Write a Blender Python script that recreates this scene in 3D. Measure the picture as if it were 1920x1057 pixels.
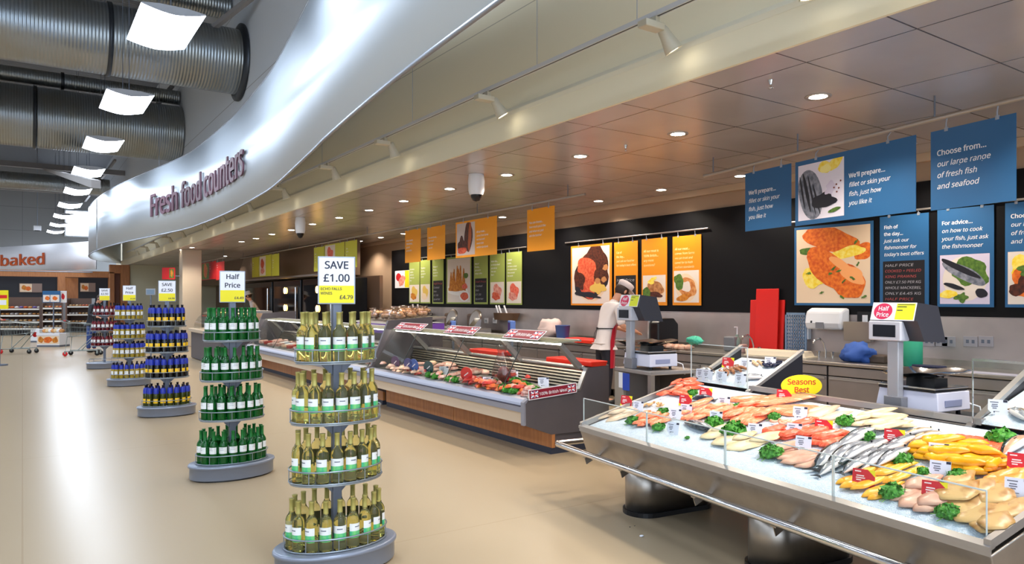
import bpy, bmesh, math, random
from mathutils import Vector, Matrix, noise as mnoise
random.seed(11)
sc = bpy.context.scene
for o in list(bpy.data.objects): bpy.data.objects.remove(o)
C = sc.collection
PI = math.pi
# ------------------------------------------------------------------ camera
FPX, HOR, EYE = 1354.0, 561.0, 1.65
TH = math.atan2(918, 1354)
FW = Vector((math.sin(TH), math.cos(TH), 0)); RT = Vector((math.cos(TH), -math.sin(TH), 0)); UP = Vector((0, 0, 1))
EYEP = Vector((0, 0, EYE))
cam = bpy.data.cameras.new('camera'); camo = bpy.data.objects.new('camera', cam); C.objects.link(camo)
camo.location = EYEP; camo.rotation_euler = (PI/2, 0, -TH)
cam.sensor_width = 36; cam.lens = 36*FPX/1920; cam.shift_y = (HOR-528.5)/1920; cam.clip_end = 300; cam.clip_start = .02
sc.camera = camo
# ------------------------------------------------------------------ world, exposure
w = bpy.data.worlds.new('world'); sc.world = w; w.use_nodes = True
w.node_tree.nodes['Background'].inputs[0].default_value = (.72, .85, 1, 1)
w.node_tree.nodes['Background'].inputs[1].default_value = 3.2
sc.view_settings.view_transform = 'Standard'; sc.view_settings.look = 'None'
sc.view_settings.exposure = 0.22; sc.view_settings.gamma = 1
cy = sc.cycles
cy.max_bounces = 9; cy.diffuse_bounces = 6; cy.glossy_bounces = 3; cy.transmission_bounces = 6; cy.transparent_max_bounces = 14
cy.caustics_reflective = False; cy.caustics_refractive = False; cy.sample_clamp_indirect = 4
PENDANT_E, DOWN_W, TRACK_W, FISH_W, CASE_E = 27.0, 130.0, 105.0, 74.0, 17.0
# ------------------------------------------------------------------ pixel helpers: a photo point dropped on a real plane of the shop
def ray(px, py): return FW + RT*((px-960)/FPX) + UP*((HOR-py)/FPX)
def onX(px, py, X): d = ray(px, py); return EYEP + d*(X/d.x)
def onY(px, py, Y): d = ray(px, py); return EYEP + d*(Y/d.y)
def onZ(px, py, Z): d = ray(px, py); return EYEP + d*((Z-EYE)/d.z)
def onP(px, py, p, n): d = ray(px, py); return EYEP + d*((p-EYEP).dot(n)/d.dot(n))
def atD(px, py, D): return EYEP + ray(px, py)*D
# ------------------------------------------------------------------ mesh building
class MB:
    def __init__(s): s.v = []; s.f = []; s.m = []; s.s = []
    def add(s, vs, fs, mi=0, smooth=False, M=None):
        b = len(s.v)
        s.v += [tuple(M @ Vector(v)) if M else tuple(v) for v in vs]
        for f in fs: s.f.append([b+i for i in f]); s.m.append(mi); s.s.append(smooth)
        return s
    def box(s, x0, x1, y0, y1, z0, z1, mi=0, M=None):
        v = [(x0,y0,z0),(x1,y0,z0),(x1,y1,z0),(x0,y1,z0),(x0,y0,z1),(x1,y0,z1),(x1,y1,z1),(x0,y1,z1)]
        return s.add(v, [(0,3,2,1),(4,5,6,7),(0,1,5,4),(1,2,6,5),(2,3,7,6),(3,0,4,7)], mi, False, M)
    def rbox(s, x0, x1, y0, y1, z0, z1, b=.01, mi=0, M=None):      # box with chamfered edges
        bm = bmesh.new(); bmesh.ops.create_cube(bm, size=1)
        for v in bm.verts: v.co = Vector(((x0+x1)/2+v.co.x*(x1-x0), (y0+y1)/2+v.co.y*(y1-y0), (z0+z1)/2+v.co.z*(z1-z0)))
        bmesh.ops.bevel(bm, geom=bm.edges[:], offset=b, segments=2, affect='EDGES', profile=.5)
        bm.verts.index_update()
        s.add([v.co[:] for v in bm.verts], [[v.index for v in f.verts] for f in bm.faces], mi, False, M); bm.free(); return s
    def prism(s, pts, vec, mi=0, M=None, smooth=False):
        n = len(pts); vec = Vector(vec); p = [Vector(q) for q in pts]
        return s.add(p+[q+vec for q in p], [list(range(n))[::-1], list(range(n, 2*n))]+[(i, (i+1)%n, n+(i+1)%n, n+i) for i in range(n)], mi, smooth, M)
    def face(s, pts, mi=0, M=None): return s.add(pts, [list(range(len(pts)))], mi, False, M)
    def tube(s, pts, r, n=8, mi=0, closed=False, caps=True, M=None):
        pts = [Vector(p) for p in pts]; k = len(pts); rs = r if isinstance(r, (list, tuple)) else [r]*k
        vs = []; prev = None
        for i, p in enumerate(pts):
            a = pts[(i-1)%k] if (closed or i > 0) else p; b = pts[(i+1)%k] if (closed or i < k-1) else p
            t = (b-a).normalized() if (b-a).length > 1e-9 else Vector((0,0,1))
            if prev is None:
                u = t.orthogonal().normalized()
            else:
                u = prev - t*prev.dot(t); u = u.normalized() if u.length > 1e-6 else t.orthogonal().normalized()
            prev = u; q = t.cross(u)
            vs += [p+(u*math.cos(2*PI*j/n)+q*math.sin(2*PI*j/n))*rs[i] for j in range(n)]
        fs = []
        for i in range(k if closed else k-1):
            i2 = (i+1) % k
            fs += [(i*n+j, i*n+(j+1)%n, i2*n+(j+1)%n, i2*n+j) for j in range(n)]
        s.add(vs, fs, mi, True, M)
        if caps and not closed:
            s.add(vs[:n], [list(range(n))[::-1]], mi, False, M); s.add(vs[-n:], [list(range(n))], mi, False, M)
        return s
    def lathe(s, prof, n=16, mi=0, M=None, a0=0, a1=2*PI, sx=1, sy=1, smooth=True, caps=True):
        full = abs(a1-a0-2*PI) < 1e-6; cols = n if full else n+1
        vs = []
        for r, z in prof:
            for j in range(cols):
                a = a0+(a1-a0)*j/n; vs.append((r*math.cos(a)*sx, r*math.sin(a)*sy, z))
        fs = []
        for i in range(len(prof)-1):
            for j in range(n):
                j2 = (j+1) % cols
                fs.append((i*cols+j, i*cols+j2, (i+1)*cols+j2, (i+1)*cols+j))
        s.add(vs, fs, mi, smooth, M)
        if full and caps:
            if prof[0][0] > 1e-6: s.add(vs[:cols], [list(range(cols))[::-1]], mi, False, M)
            if prof[-1][0] > 1e-6: s.add(vs[-cols:], [list(range(cols))], mi, False, M)
        return s
    def cyl(s, c, r, h, n=16, mi=0, r2=None, M=None):
        T = Matrix.Translation(Vector(c)); T = M @ T if M else T
        return s.lathe([(r, 0), (r if r2 is None else r2, h)], n, mi, T)
    def ell(s, c, rad, n=12, k=8, mi=0, M=None, nz=0, nf=3, seed=0):
        prof = []; vs = []; c = Vector(c)
        vs.append(Vector((0,0,-1)))
        for i in range(1, k):
            a = -PI/2+PI*i/k
            for j in range(n): vs.append(Vector((math.cos(a)*math.cos(2*PI*j/n), math.cos(a)*math.sin(2*PI*j/n), math.sin(a))))
        vs.append(Vector((0,0,1)))
        out = []
        for v in vs:
            g = 1+nz*mnoise.noise(v*nf+Vector((seed*3.7, seed*1.3, seed))) if nz else 1
            out.append(c+Vector((v.x*rad[0], v.y*rad[1], v.z*rad[2]))*g)
        fs = [(0, 1+(j+1)%n, 1+j) for j in range(n)]
        for i in range(k-2): fs += [(1+i*n+j, 1+i*n+(j+1)%n, 1+(i+1)*n+(j+1)%n, 1+(i+1)*n+j) for j in range(n)]
        L = len(vs)-1; b = 1+(k-2)*n
        fs += [(b+j, b+(j+1)%n, L) for j in range(n)]
        return s.add(out, fs, mi, True, M)
    def text(s, body, size, M, mi=0, width=None, align='LEFT', bold=0, shear=0, ext=0, fn=None):
        vs, fs = textmesh(body, size, align, min(bold, .006), shear, ext)
        if not vs: return s
        if bold > .006:                                  # heavier strokes: the same outline set again a hair to either side
            q = (bold-.006)*size; n0 = len(vs); base = vs
            vs = [(x+dx, y+dy, z+dz) for dx, dy, dz in ((-q, 0, 0), (q, 0, .00025), (0, q*.6, .0005), (0, -q*.6, .00075)) for x, y, z in base]; fs = [tuple(i+n0*k for i in f) for k in range(4) for f in fs]
        if width:
            xs = [v[0] for v in vs]; wv = max(xs)-min(xs)
            k = width/wv if wv > 0 else 1
            vs = [(v[0]*k, v[1], v[2]) for v in vs]
        if fn: vs = [fn(*v) for v in vs]; return s.add(vs, fs, mi)
        return s.add(vs, fs, mi, False, M)
    def mesh(s, name, mats):
        me = bpy.data.meshes.new(name); me.from_pydata(s.v, [], s.f)
        for m in mats: me.materials.append(m)
        me.polygons.foreach_set('material_index', s.m); me.polygons.foreach_set('use_smooth', s.s); me.update()
        return me
    def build(s, name, mats, parent=None, world=False, fix=True, bevel=0):
        if not isinstance(mats, (list, tuple)): mats = [mats]
        if world and parent is not None:
            L = parent.location; s.v = [(v[0]-L.x, v[1]-L.y, v[2]-L.z) for v in s.v]
        me = s.mesh(name, mats)
        if fix or bevel:
            bm = bmesh.new(); bm.from_mesh(me)
            if fix: bmesh.ops.recalc_face_normals(bm, faces=bm.faces[:])
            if bevel:
                bmesh.ops.remove_doubles(bm, verts=bm.verts[:], dist=1e-5)
                es = [e for e in bm.edges if len(e.link_faces) == 2 and e.calc_face_angle(0) > .6]
                bmesh.ops.bevel(bm, geom=es, offset=bevel, segments=2, affect='EDGES', profile=.5)
            bm.to_mesh(me); bm.free()
        o = bpy.data.objects.new(name, me); C.objects.link(o)
        if parent is not None: o.parent = parent
        return o
_tc = {}
try: FONT = bpy.data.fonts.load(bpy.utils.system_resource('DATAFILES')+'/fonts/NotoSansHebrew-Regular.woff2')      # Blender's own sans face, if there
except Exception: FONT = None
def textmesh(body, size, align='LEFT', bold=0, shear=0, ext=0):
    k = (body, align, bold, shear, ext/size if size else 0)
    if k not in _tc:
        cu = bpy.data.curves.new('t', 'FONT'); cu.body = body; cu.size = 1; cu.align_x = align; cu.offset = bold; cu.shear = shear; cu.extrude = ext/size
        cu.resolution_u = 3
        if FONT: cu.font = FONT
        ob = bpy.data.objects.new('t', cu); me = ob.to_mesh()
        _tc[k] = ([v.co[:] for v in me.vertices], [tuple(p.vertices) for p in me.polygons])
        ob.to_mesh_clear(); bpy.data.objects.remove(ob); bpy.data.curves.remove(cu)
    vs, fs = _tc[k]
    return [(v[0]*size, v[1]*size, v[2]*size) for v in vs], fs
def frame(o, x, y=None, z=None):               # matrix from an origin and axes
    x = Vector(x).normalized()
    if z is None: y = Vector(y).normalized(); z = x.cross(y)
    else: z = Vector(z).normalized(); y = z.cross(x)
    return Matrix(((x.x, y.x, z.x, o[0]), (x.y, y.y, z.y, o[1]), (x.z, y.z, z.z, o[2]), (0, 0, 0, 1)))
def thing(name, label, cat, loc=(0,0,0), rz=0, group=None, M=None):
    o = bpy.data.objects.new(name, None); C.objects.link(o); o.empty_display_size = .1
    if M is not None: o.matrix_world = M; o.location = M.translation
    else: o.location = loc; o.rotation_euler = (0, 0, rz)
    o['label'] = label; o['category'] = cat
    if group: o['group'] = group
    return o
def tag(o, label, cat, group=None, kind=None):
    o['label'] = label; o['category'] = cat
    if group: o['group'] = group
    if kind: o['kind'] = kind
    return o
def struct(o): o['kind'] = 'structure'; return o
def kids(o): return [c for c in KID.get(o.name, ())]
def dup(root, loc=None, rz=None, label=None, group=None, scale=None, M=None):
    def cp(o, par):
        c = o.copy(); C.objects.link(c)
        if par is not None: c.parent = par
        for ch in o.children: cp(ch, c)
        return c
    r = cp(root, None)
    if M is not None: r.matrix_world = M
    else:
        if loc is not None: r.location = loc
        if rz is not None: r.rotation_euler = (0, 0, rz)
    if scale: r.scale = (scale,)*3 if not isinstance(scale, tuple) else scale
    if label: r['label'] = label
    if group: r['group'] = group
    return r
# ------------------------------------------------------------------ materials
def lin(c): return tuple(((x/255)/12.92 if x/255 <= .04045 else ((x/255+.055)/1.055)**2.4) for x in c)
_mats = {}
def mat(name, col, rough=.5, metal=0, spec=.5, var=None, bump=None, emit=0, trans=0, ior=1.45, coat=0, rnd=0, ecol=None, sss=0):
    if name in _mats: return _mats[name]
    m = bpy.data.materials.new(name); m.use_nodes = True; nt = m.node_tree; b = nt.nodes['Principled BSDF']; L = nt.links.new
    c = lin(col)+(1,)
    b.inputs['Base Color'].default_value = c; b.inputs['Roughness'].default_value = rough; b.inputs['Metallic'].default_value = metal
    b.inputs['Specular IOR Level'].default_value = spec; b.inputs['IOR'].default_value = ior
    b.inputs['Transmission Weight'].default_value = trans; b.inputs['Coat Weight'].default_value = coat
    if sss: b.inputs['Subsurface Weight'].default_value = sss; b.inputs['Subsurface Radius'].default_value = (.02, .012, .008)
    if emit: b.inputs['Emission Color'].default_value = (lin(ecol)+(1,)) if ecol else c; b.inputs['Emission Strength'].default_value = emit
    tc = None
    if var or bump or rnd: tc = nt.nodes.new('ShaderNodeTexCoord')
    out = None
    if var:                                     # (scale, colour 2, detail, contrast low, contrast high, stretch)
        n = nt.nodes.new('ShaderNodeTexNoise'); n.inputs['Scale'].default_value = var[0]; n.inputs['Detail'].default_value = var[2] if len(var) > 2 else 4
        if len(var) > 5:
            mp = nt.nodes.new('ShaderNodeMapping'); mp.inputs['Scale'].default_value = var[5]; L(tc.outputs['Object'], mp.inputs['Vector']); L(mp.outputs[0], n.inputs['Vector'])
        else: L(tc.outputs['Object'], n.inputs['Vector'])
        r = nt.nodes.new('ShaderNodeMapRange'); r.inputs['From Min'].default_value = var[3] if len(var) > 3 else .35; r.inputs['From Max'].default_value = var[4] if len(var) > 4 else .65
        L(n.outputs['Fac'], r.inputs['Value'])
        x = nt.nodes.new('ShaderNodeMix'); x.data_type = 'RGBA'; x.inputs['A'].default_value = c; x.inputs['B'].default_value = lin(var[1])+(1,)
        L(r.outputs['Result'], x.inputs['Factor']); out = x.outputs['Result']; L(out, b.inputs['Base Color'])
    if rnd:
        oi = nt.nodes.new('ShaderNodeObjectInfo'); h = nt.nodes.new('ShaderNodeHueSaturation')
        mr = nt.nodes.new('ShaderNodeMapRange'); mr.inputs['To Min'].default_value = 1-rnd; mr.inputs['To Max'].default_value = 1+rnd
        L(oi.outputs['Random'], mr.inputs['Value']); L(mr.outputs['Result'], h.inputs['Value'])
        if out: L(out, h.inputs['Color'])
        else: h.inputs['Color'].default_value = c
        L(h.outputs['Color'], b.inputs['Base Color'])
    if bump:
        n = nt.nodes.new('ShaderNodeTexNoise'); n.inputs['Scale'].default_value = bump[0]; n.inputs['Detail'].default_value = 3
        if len(bump) > 2:
            mp = nt.nodes.new('ShaderNodeMapping'); mp.inputs['Scale'].default_value = bump[2]; L(tc.outputs['Object'], mp.inputs['Vector']); L(mp.outputs[0], n.inputs['Vector'])
        else: L(tc.outputs['Object'], n.inputs['Vector'])
        bp = nt.nodes.new('ShaderNodeBump'); bp.inputs['Strength'].default_value = bump[1]; bp.inputs['Distance'].default_value = .01
        L(n.outputs['Fac'], bp.inputs['Height']); L(bp.outputs['Normal'], b.inputs['Normal'])
    _mats[name] = m; return m
def glass(name, tint=(235, 242, 240), refl=.12):
    if name in _mats: return _mats[name]
    m = bpy.data.materials.new(name); m.use_nodes = True; nt = m.node_tree; nt.nodes.clear(); L = nt.links.new
    o = nt.nodes.new('ShaderNodeOutputMaterial'); t = nt.nodes.new('ShaderNodeBsdfTransparent'); g = nt.nodes.new('ShaderNodeBsdfGlossy')
    t.inputs['Color'].default_value = lin(tint)+(1,); g.inputs['Roughness'].default_value = .02
    lw = nt.nodes.new('ShaderNodeLayerWeight'); lw.inputs['Blend'].default_value = .5; pw = nt.nodes.new('ShaderNodeMath'); pw.operation = 'POWER'; pw.inputs[1].default_value = 3.5; L(lw.outputs['Facing'], pw.inputs[0]); ma = nt.nodes.new('ShaderNodeMath'); ma.operation = 'MULTIPLY_ADD'; ma.inputs[1].default_value = .55; ma.inputs[2].default_value = refl*.35; L(pw.outputs[0], ma.inputs[0])
    x = nt.nodes.new('ShaderNodeMixShader'); L(ma.outputs[0], x.inputs[0]); L(t.outputs[0], x.inputs[1]); L(g.outputs[0], x.inputs[2]); L(x.outputs[0], o.inputs['Surface'])
    _mats[name] = m; return m
def emis(name, col, s):
    if name in _mats: return _mats[name]
    m = bpy.data.materials.new(name); m.use_nodes = True; nt = m.node_tree; nt.nodes.clear()
    o = nt.nodes.new('ShaderNodeOutputMaterial'); e = nt.nodes.new('ShaderNodeEmission'); e.inputs[0].default_value = lin(col)+(1,); e.inputs[1].default_value = s
    nt.links.new(e.outputs[0], o.inputs['Surface']); _mats[name] = m; return m
def tiles(m, bw, rh, mortar, col, axes=(1, 1, 1), rot=(0, 0, 0), fac=1.0):    # joints over the base colour
    nt = m.node_tree; b = nt.nodes['Principled BSDF']; L = nt.links.new
    tc = nt.nodes.new('ShaderNodeTexCoord'); mp = nt.nodes.new('ShaderNodeMapping'); mp.inputs['Rotation'].default_value = rot; L(tc.outputs['Object'], mp.inputs['Vector'])
    br = nt.nodes.new('ShaderNodeTexBrick'); br.offset = 0; br.inputs['Scale'].default_value = 1; br.inputs['Brick Width'].default_value = bw; br.inputs['Row Height'].default_value = rh
    br.inputs['Mortar Size'].default_value = mortar; br.inputs['Mortar Smooth'].default_value = .2; L(mp.outputs[0], br.inputs['Vector'])
    x = nt.nodes.new('ShaderNodeMix'); x.data_type = 'RGBA'; mu = nt.nodes.new('ShaderNodeMath'); mu.operation = 'MULTIPLY'; mu.inputs[1].default_value = fac
    L(br.outputs['Fac'], mu.inputs[0]); L(mu.outputs[0], x.inputs['Factor'])
    src = b.inputs['Base Color']
    if src.is_linked: L(src.links[0].from_socket, x.inputs['A'])
    else: x.inputs['A'].default_value = src.default_value
    x.inputs['B'].default_value = lin(col)+(1,); L(x.outputs['Result'], b.inputs['Base Color'])
    return m
def bands(m, scale, strength, axis='X', dist=.02, rot=None):                         # corrugation / fine grooves
    nt = m.node_tree; b = nt.nodes['Principled BSDF']; L = nt.links.new
    tc = nt.nodes.new('ShaderNodeTexCoord'); wv = nt.nodes.new('ShaderNodeTexWave'); wv.bands_direction = axis; wv.inputs['Scale'].default_value = scale
    L(tc.outputs['Object'], wv.inputs['Vector']); bp = nt.nodes.new('ShaderNodeBump'); bp.inputs['Strength'].default_value = strength; bp.inputs['Distance'].default_value = dist
    L(wv.outputs['Fac'], bp.inputs['Height']); L(bp.outputs['Normal'], b.inputs['Normal']); return m
M_steel = mat('brushed_steel', (176,169,162), .36, 1, var=(5, (158,151,144), 3, .3, .7))
M_steel2 = mat('satin_steel', (176,172,170), .38, .9)
M_chrome = mat('polished_chrome', (210,210,212), .12, 1)
M_white = mat('white_plastic', (226,226,230), .4)
M_black = mat('black_plastic', (14,14,18), .35)
M_paper = mat('white_card', (228,228,234), .5)
M_red = mat('signal_red', (205,24,30), .4)
M_yell = mat('price_yellow', (232,216,20), .5)
M_dark = mat('dark_print', (30,28,52), .5)
M_greyp = mat('grey_powder_coat', (104,110,124), .35, .2)
M_greyl = mat('light_grey_paint', (150,156,168), .35, .2)
M_wood = mat('oak_laminate', (182,120,70), .4, var=(4, (156,96,54), 6, .3, .7, (6, 6, .6)))
M_cream = mat('cream_paint', (203,190,156), .55)
M_bwall = mat('warm_beige_paint', (168,142,118), .5)
# ================================================================== shell
floor_m = mat('terrazzo_floor', (176,157,130), .16, 0, .16, var=(420, (154,134,106), 2, .42, .6))
tiles(floor_m, 9.0, 4.5, .006, (150,128,100), fac=.55)
nt = floor_m.node_tree; bs = nt.nodes['Principled BSDF']                # worn patches: gloss varies
tcn = nt.nodes.new('ShaderNodeTexCoord'); nn = nt.nodes.new('ShaderNodeTexNoise'); nn.inputs['Scale'].default_value = 1.3; nn.inputs['Detail'].default_value = 6
mr = nt.nodes.new('ShaderNodeMapRange'); mr.inputs['To Min'].default_value = .255; mr.inputs['To Max'].default_value = .28
nt.links.new(tcn.outputs['Object'], nn.inputs['Vector']); nt.links.new(nn.outputs['Fac'], mr.inputs['Value']); nt.links.new(mr.outputs[0], bs.inputs['Roughness'])
struct(MB().box(-14, 9.3, -9, 60.2, -.2, 0).build('floor', floor_m))
wallgrey = mat('high_wall_grey', (222,228,236), .6); tiles(wallgrey, 2.4, 60, .012, (150,148,150), rot=(PI/2, 0, PI/2), fac=.8)
endgrey = mat('end_wall_cladding', (150,150,150), .6); tiles(endgrey, 60, 1.6, .02, (120,120,122), rot=(PI/2, 0, 0), fac=.8)
struct(MB().box(-14, 9.3, 60, 60.2, 0, 11).build('wall_far', endgrey))
struct(MB().box(-14.2, -14, -9, 60.2, 0, 11).build('wall_left', mat('left_wall_paint', (226,228,230), .6)))
roofm = mat('profiled_roof_deck', (120,124,132), .55); bands(roofm, 1.6, .8, 'Y', .05)
struct(MB().box(-14.2, 9.3, -9, 60.2, 11, 11.2).build('ceiling_high', roofm))
struct(MB().box(4.9, 5.1, -9, 60, 5.3, 11).build('wall_upper', wallgrey))
# soffit wall over the counters: lower board, sloping ledge, upper board
sof = MB()
pr = [(4.40,3.40),(4.40,3.66),(4.47,3.74),(4.47,5.4),(4.9,5.4),(4.9,5.3),(4.5,5.3),(4.5,3.74),(4.43,3.66),(4.43,3.40)]
sof.prism([(x, -6, z) for x, z in pr], (0, 52.5, 0))
sofm = mat('cream_soffit_paint', (240,231,204), .5); tiles(sofm, 2.4, 60, .006, (150,140,116), rot=(PI/2, 0, PI/2), fac=.6)
struct(sof.build('trim_soffit', sofm))
struct(MB().prism([(4.398,-6,3.655),(4.398,-6,3.70),(4.44,-6,3.752),(4.47,-6,3.752),(4.47,-6,3.735),(4.405,-6,3.655)], (0,52.5,0)).build('trim_lit_band', mat('lit_ledge_tint', (236,228,204), .45)))  # strip added over the ledge; its lit band is put into the colour
ceilm = mat('metal_ceiling_tile', (208,203,206), .26, .3, .5, var=(1.2, (196,190,192), 3, .3, .7))
tiles(ceilm, .8, 1.2, .007, (70,54,48), fac=.9, rot=(0, 0, PI/2))
struct(MB().box(4.43, 9.3, -6, 46.5, 3.402, 3.5).build('ceiling_counter', ceilm))
struct(MB().box(9.0, 9.3, -6, 46.5, 0, 3.40).build('wall_back', M_bwall))
struct(MB().box(8.92, 9.0, -6, 46.5, 3.30, 3.40).build('trim_cornice', mat('cornice_beige', (196,170,142), .45)))
pblack = mat('black_wall_panel', (6,6,10), .5, 0, .25)
yl = onX(735, 520, 8.98).y
struct(MB().box(8.97, 9.0, -6, yl, 1.45, 3.07).build('wall_panel_black', pblack))
splash = mat('steel_splashback', (196,186,182), .42, .7, var=(1.3, (170,160,158), 3))
tiles(splash, 2.0, 60, .01, (120,112,110), rot=(PI/2, 0, PI/2), fac=.7)
struct(MB().box(8.975, 9.0, -6, yl, .92, 1.45).build('wall_splashback', splash))
# cross wall and pillar at the end of the counters
struct(MB().box(4.5, 9.0, 41, 41.3, 0, 3.4).build('wall_cross', mat('pale_cream_paint', (206,200,172), .6)))
p = onZ(349, 468, 3.4)
struct(MB().rbox(4.62, 5.25, 27.3, 27.95, 0, 3.4, .02).build('pillar', mat('pillar_beige', (196,182,162), .5)))
struct(MB().box(7.8, 8.0, yl+.02, 41, 2.35, 3.40).box(8.6, 8.7, yl+.02, 41, 0, 2.35).build('wall_servery', mat('servery_steel_brown', (122,98,82), .35, .5)))
# ================================================================== wavy fascia with raised letters
fx = [(-4,2.75),(0,2.5),(2.5,2.48),(3.95,2.57),(5.97,2.73),(8.3,3.0),(9.5,3.17),(12.5,3.57),(14.2,3.70),(16.8,3.82),(19.8,3.82),(22.2,3.68),(27.3,2.95),(30.6,2.6),(32.5,2.48),(35,2.40),(37.5,2.45),(40,2.75),(42.2,3.3),(43.6,4.0),(44.2,4.39)]
def cr(p0, p1, p2, p3, t):
    return 0.5*((2*p1)+(-p0+p2)*t+(2*p0-5*p1+4*p2-p3)*t*t+(-p0+3*p1-3*p2+p3)*t**3)
fc = []
for i in range(len(fx)-1):
    P = [fx[max(0, min(len(fx)-1, i+k))] for k in (-1, 0, 1, 2)]
    for k in range(10): fc.append((cr(*[q[0] for q in P], k/10), cr(*[q[1] for q in P], k/10)))
fc.append(fx[-1])
ZB, ZT = 3.60, 5.65
fm = mat('satin_aluminium_fascia', (212,223,234), .36, .4)
def strip(off, z0, z1, ys, mi, mb):
    pts = [(y, x) for y, x in fc if ys[0]-1e-6 <= y <= ys[1]+1e-6]; vs = []
    for i, (y, x) in enumerate(pts):
        a = pts[max(i-1, 0)]; b = pts[min(i+1, len(pts)-1)]; t = Vector((b[1]-a[1], b[0]-a[0], 0)).normalized(); n = Vector((-t.y, t.x, 0))
        for o_ in (off, off-.03):
            for z in (z0, z1): vs.append((x+n.x*o_, y+n.y*o_, z))
    fs = []
    for i in range(len(pts)-1):
        a = 4*i; b = a+4
        fs += [(a, b, b+1, a+1), (a+2, a+3, b+3, b+2), (a+1, b+1, b+3, a+3), (a, a+2, b+2, b)]
    mb.add(vs, fs, mi, True)
def band(name, ys):
    o = thing('fascia_band', 'long wavy satin aluminium fascia sweeping above the counters with the fresh food lettering', 'fascia', (3, 10, ZB))
    return o
fas = band('f', None)
for i, (a, b) in enumerate(((-4, 9.5), (9.5, 22.2), (22.2, 33), (33, 45))):
    mb = MB(); strip(0, ZB, ZT, (a, b), 0, mb); mb.build('panel', fm, fas, world=True)
mb = MB(); strip(.008, ZB-.015, ZB+.012, (-4, 45), 0, mb); strip(.008, ZT-.012, ZT+.012, (-4, 45), 0, mb); mb.build('edge_trim', M_greyl, fas, world=True)
# letters follow the curve, reading from the far end towards the near end
arc = [0]
for i in range(1, len(fc)): arc.append(arc[-1]+math.dist(fc[i], fc[i-1]))
def at_arc(s):
    for i in range(1, len(arc)):
        if arc[i] >= s: t = (s-arc[i-1])/(arc[i]-arc[i-1]); a, b = fc[i-1], fc[i]; break
    t_ = Vector((b[1]-a[1], b[0]-a[0], 0)).normalized()
    return Vector((a[1]+(b[1]-a[1])*t, a[0]+(b[0]-a[0])*t, 0)), Vector((-t_.y, t_.x, 0))
def arc_at_px(px, z):
    best = None
    for i, (y, x) in enumerate(fc):
        if y < 6 or y > 31: continue
        d = Vector((x, y, 0)); q = 960+FPX*d.dot(RT)/d.dot(FW)
        if best is None or abs(q-px) < best[0]: best = (abs(q-px), arc[i])
    return best[1]
def curved_text(body, s0, s1, z0, capz, parent, m):
    vs, fs = textmesh(body, 1, 'LEFT', .008, 0, .02)
    x0 = min(v[0] for v in vs); x1 = max(v[0] for v in vs); cap = .73
    n0 = len(vs); vs = [(v[0]+d, v[1], v[2]+z) for d, z in ((-.016, 0), (.016, .0007), (0, .0014)) for v in vs]; fs = [tuple(i+n0*k for i in f) for k in range(3) for f in fs]
    out = []
    for v in vs:
        s = s0+(s1-s0)*(v[0]-x0)/(x1-x0); P, n = at_arc(s); off = .05+v[2]*.9
        out.append((P.x+n.x*off, P.y+n.y*off, z0+v[1]*capz/cap))
    MB().add(out, fs).build('lettering', m, parent, world=True)
sF, sS = arc_at_px(284, 4.4), arc_at_px(463, 4.4)
curved_text('Fresh food counters', sF, sS, 4.20, .84, fas, mat('plum_letters', (96,62,76), .5))
for yy in (9.5, 24.0):                       # suspension cables
    k = min(range(len(fc)), key=lambda i: abs(fc[i][0]-yy))
    MB().tube([(fc[k][1], yy, ZT), (fc[k][1], yy, 10.98)], .006, 6).build('suspension_cable', M_greyp, fas, world=True)
# ================================================================== roof: ducts, trusses, pendants
duct_m = mat('galvanised_duct', (160,160,154), .34, .9, var=(1.0, (160,168,176), 3)); bands(duct_m, 4.2, .6, 'X', .012)
dk = mat('duct_band', (70,74,80), .4, .8)
def duct(pa, pb, r, label, flange=True, bandx=()):
    o = thing('ventilation_duct', label, 'duct', (pb.x, pb.y, pb.z-r), 0, 'spiral ducts under the roof')
    d = (pb-pa); M = frame(pa, d.orthogonal(), z=d)
    MB().lathe([(r, 0), (r, d.length)], 40, 0, M).build('pipe', duct_m, o, world=True)
    if flange: MB().lathe([(r+.02, d.length-.12), (r+.17, d.length-.06), (r+.17, d.length)], 40, 0, M).build('flange', dk, o, world=True)
    for bx in bandx: MB().lathe([(r+.002, bx), (r+.045, bx), (r+.045, bx+.1), (r+.002, bx+.1)], 40, 0, M).build('clamp_band', dk, o, world=True)
    return o
def duct_px(px, py, hpx, X, lab, **k):
    c = onX(px, py, X); D = (c-EYEP).dot(FW); r = hpx/2/FPX*D
    return duct(Vector((-13.9, c.y, c.z)), c, r, lab, **k)
duct_px(450, 118, 118, 4.88, 'huge ribbed metal duct ending in a flange on the grey wall, nearest one', bandx=(15.6, ))
duct_px(337, 252, 102, 4.88, 'huge ribbed metal duct second from the viewer, level with the second pendant lamp', flange=False, bandx=(14.2, ))
duct_px(336, 184, 26, 4.88, 'thin ribbed metal duct running above the second huge duct', flange=False, bandx=(15.0,))
duct_px(430, 15, 44, 4.88, 'thin ribbed metal duct at the top of the picture behind the nearest pendant lamp', flange=False, bandx=(15.5,))
duct_px(205, 352, 30, 4.0, 'far metal duct beyond the third pendant lamp', flange=False)
beam_m = mat('painted_roof_steel', (150,146,146), .5)
def beam(a, b, r, label):
    a, b = Vector(a), Vector(b); M = frame(a, (b-a).cross(Vector((0,0,1))) if abs((b-a).normalized().z) < .9 else (1,0,0), z=(b-a))
    mb = MB().box(-r, r, -r, r, 0, (b-a).length, 0, M)
    tag(mb.build('roof_beam', beam_m), label, 'beam', 'painted steel roof members')
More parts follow.
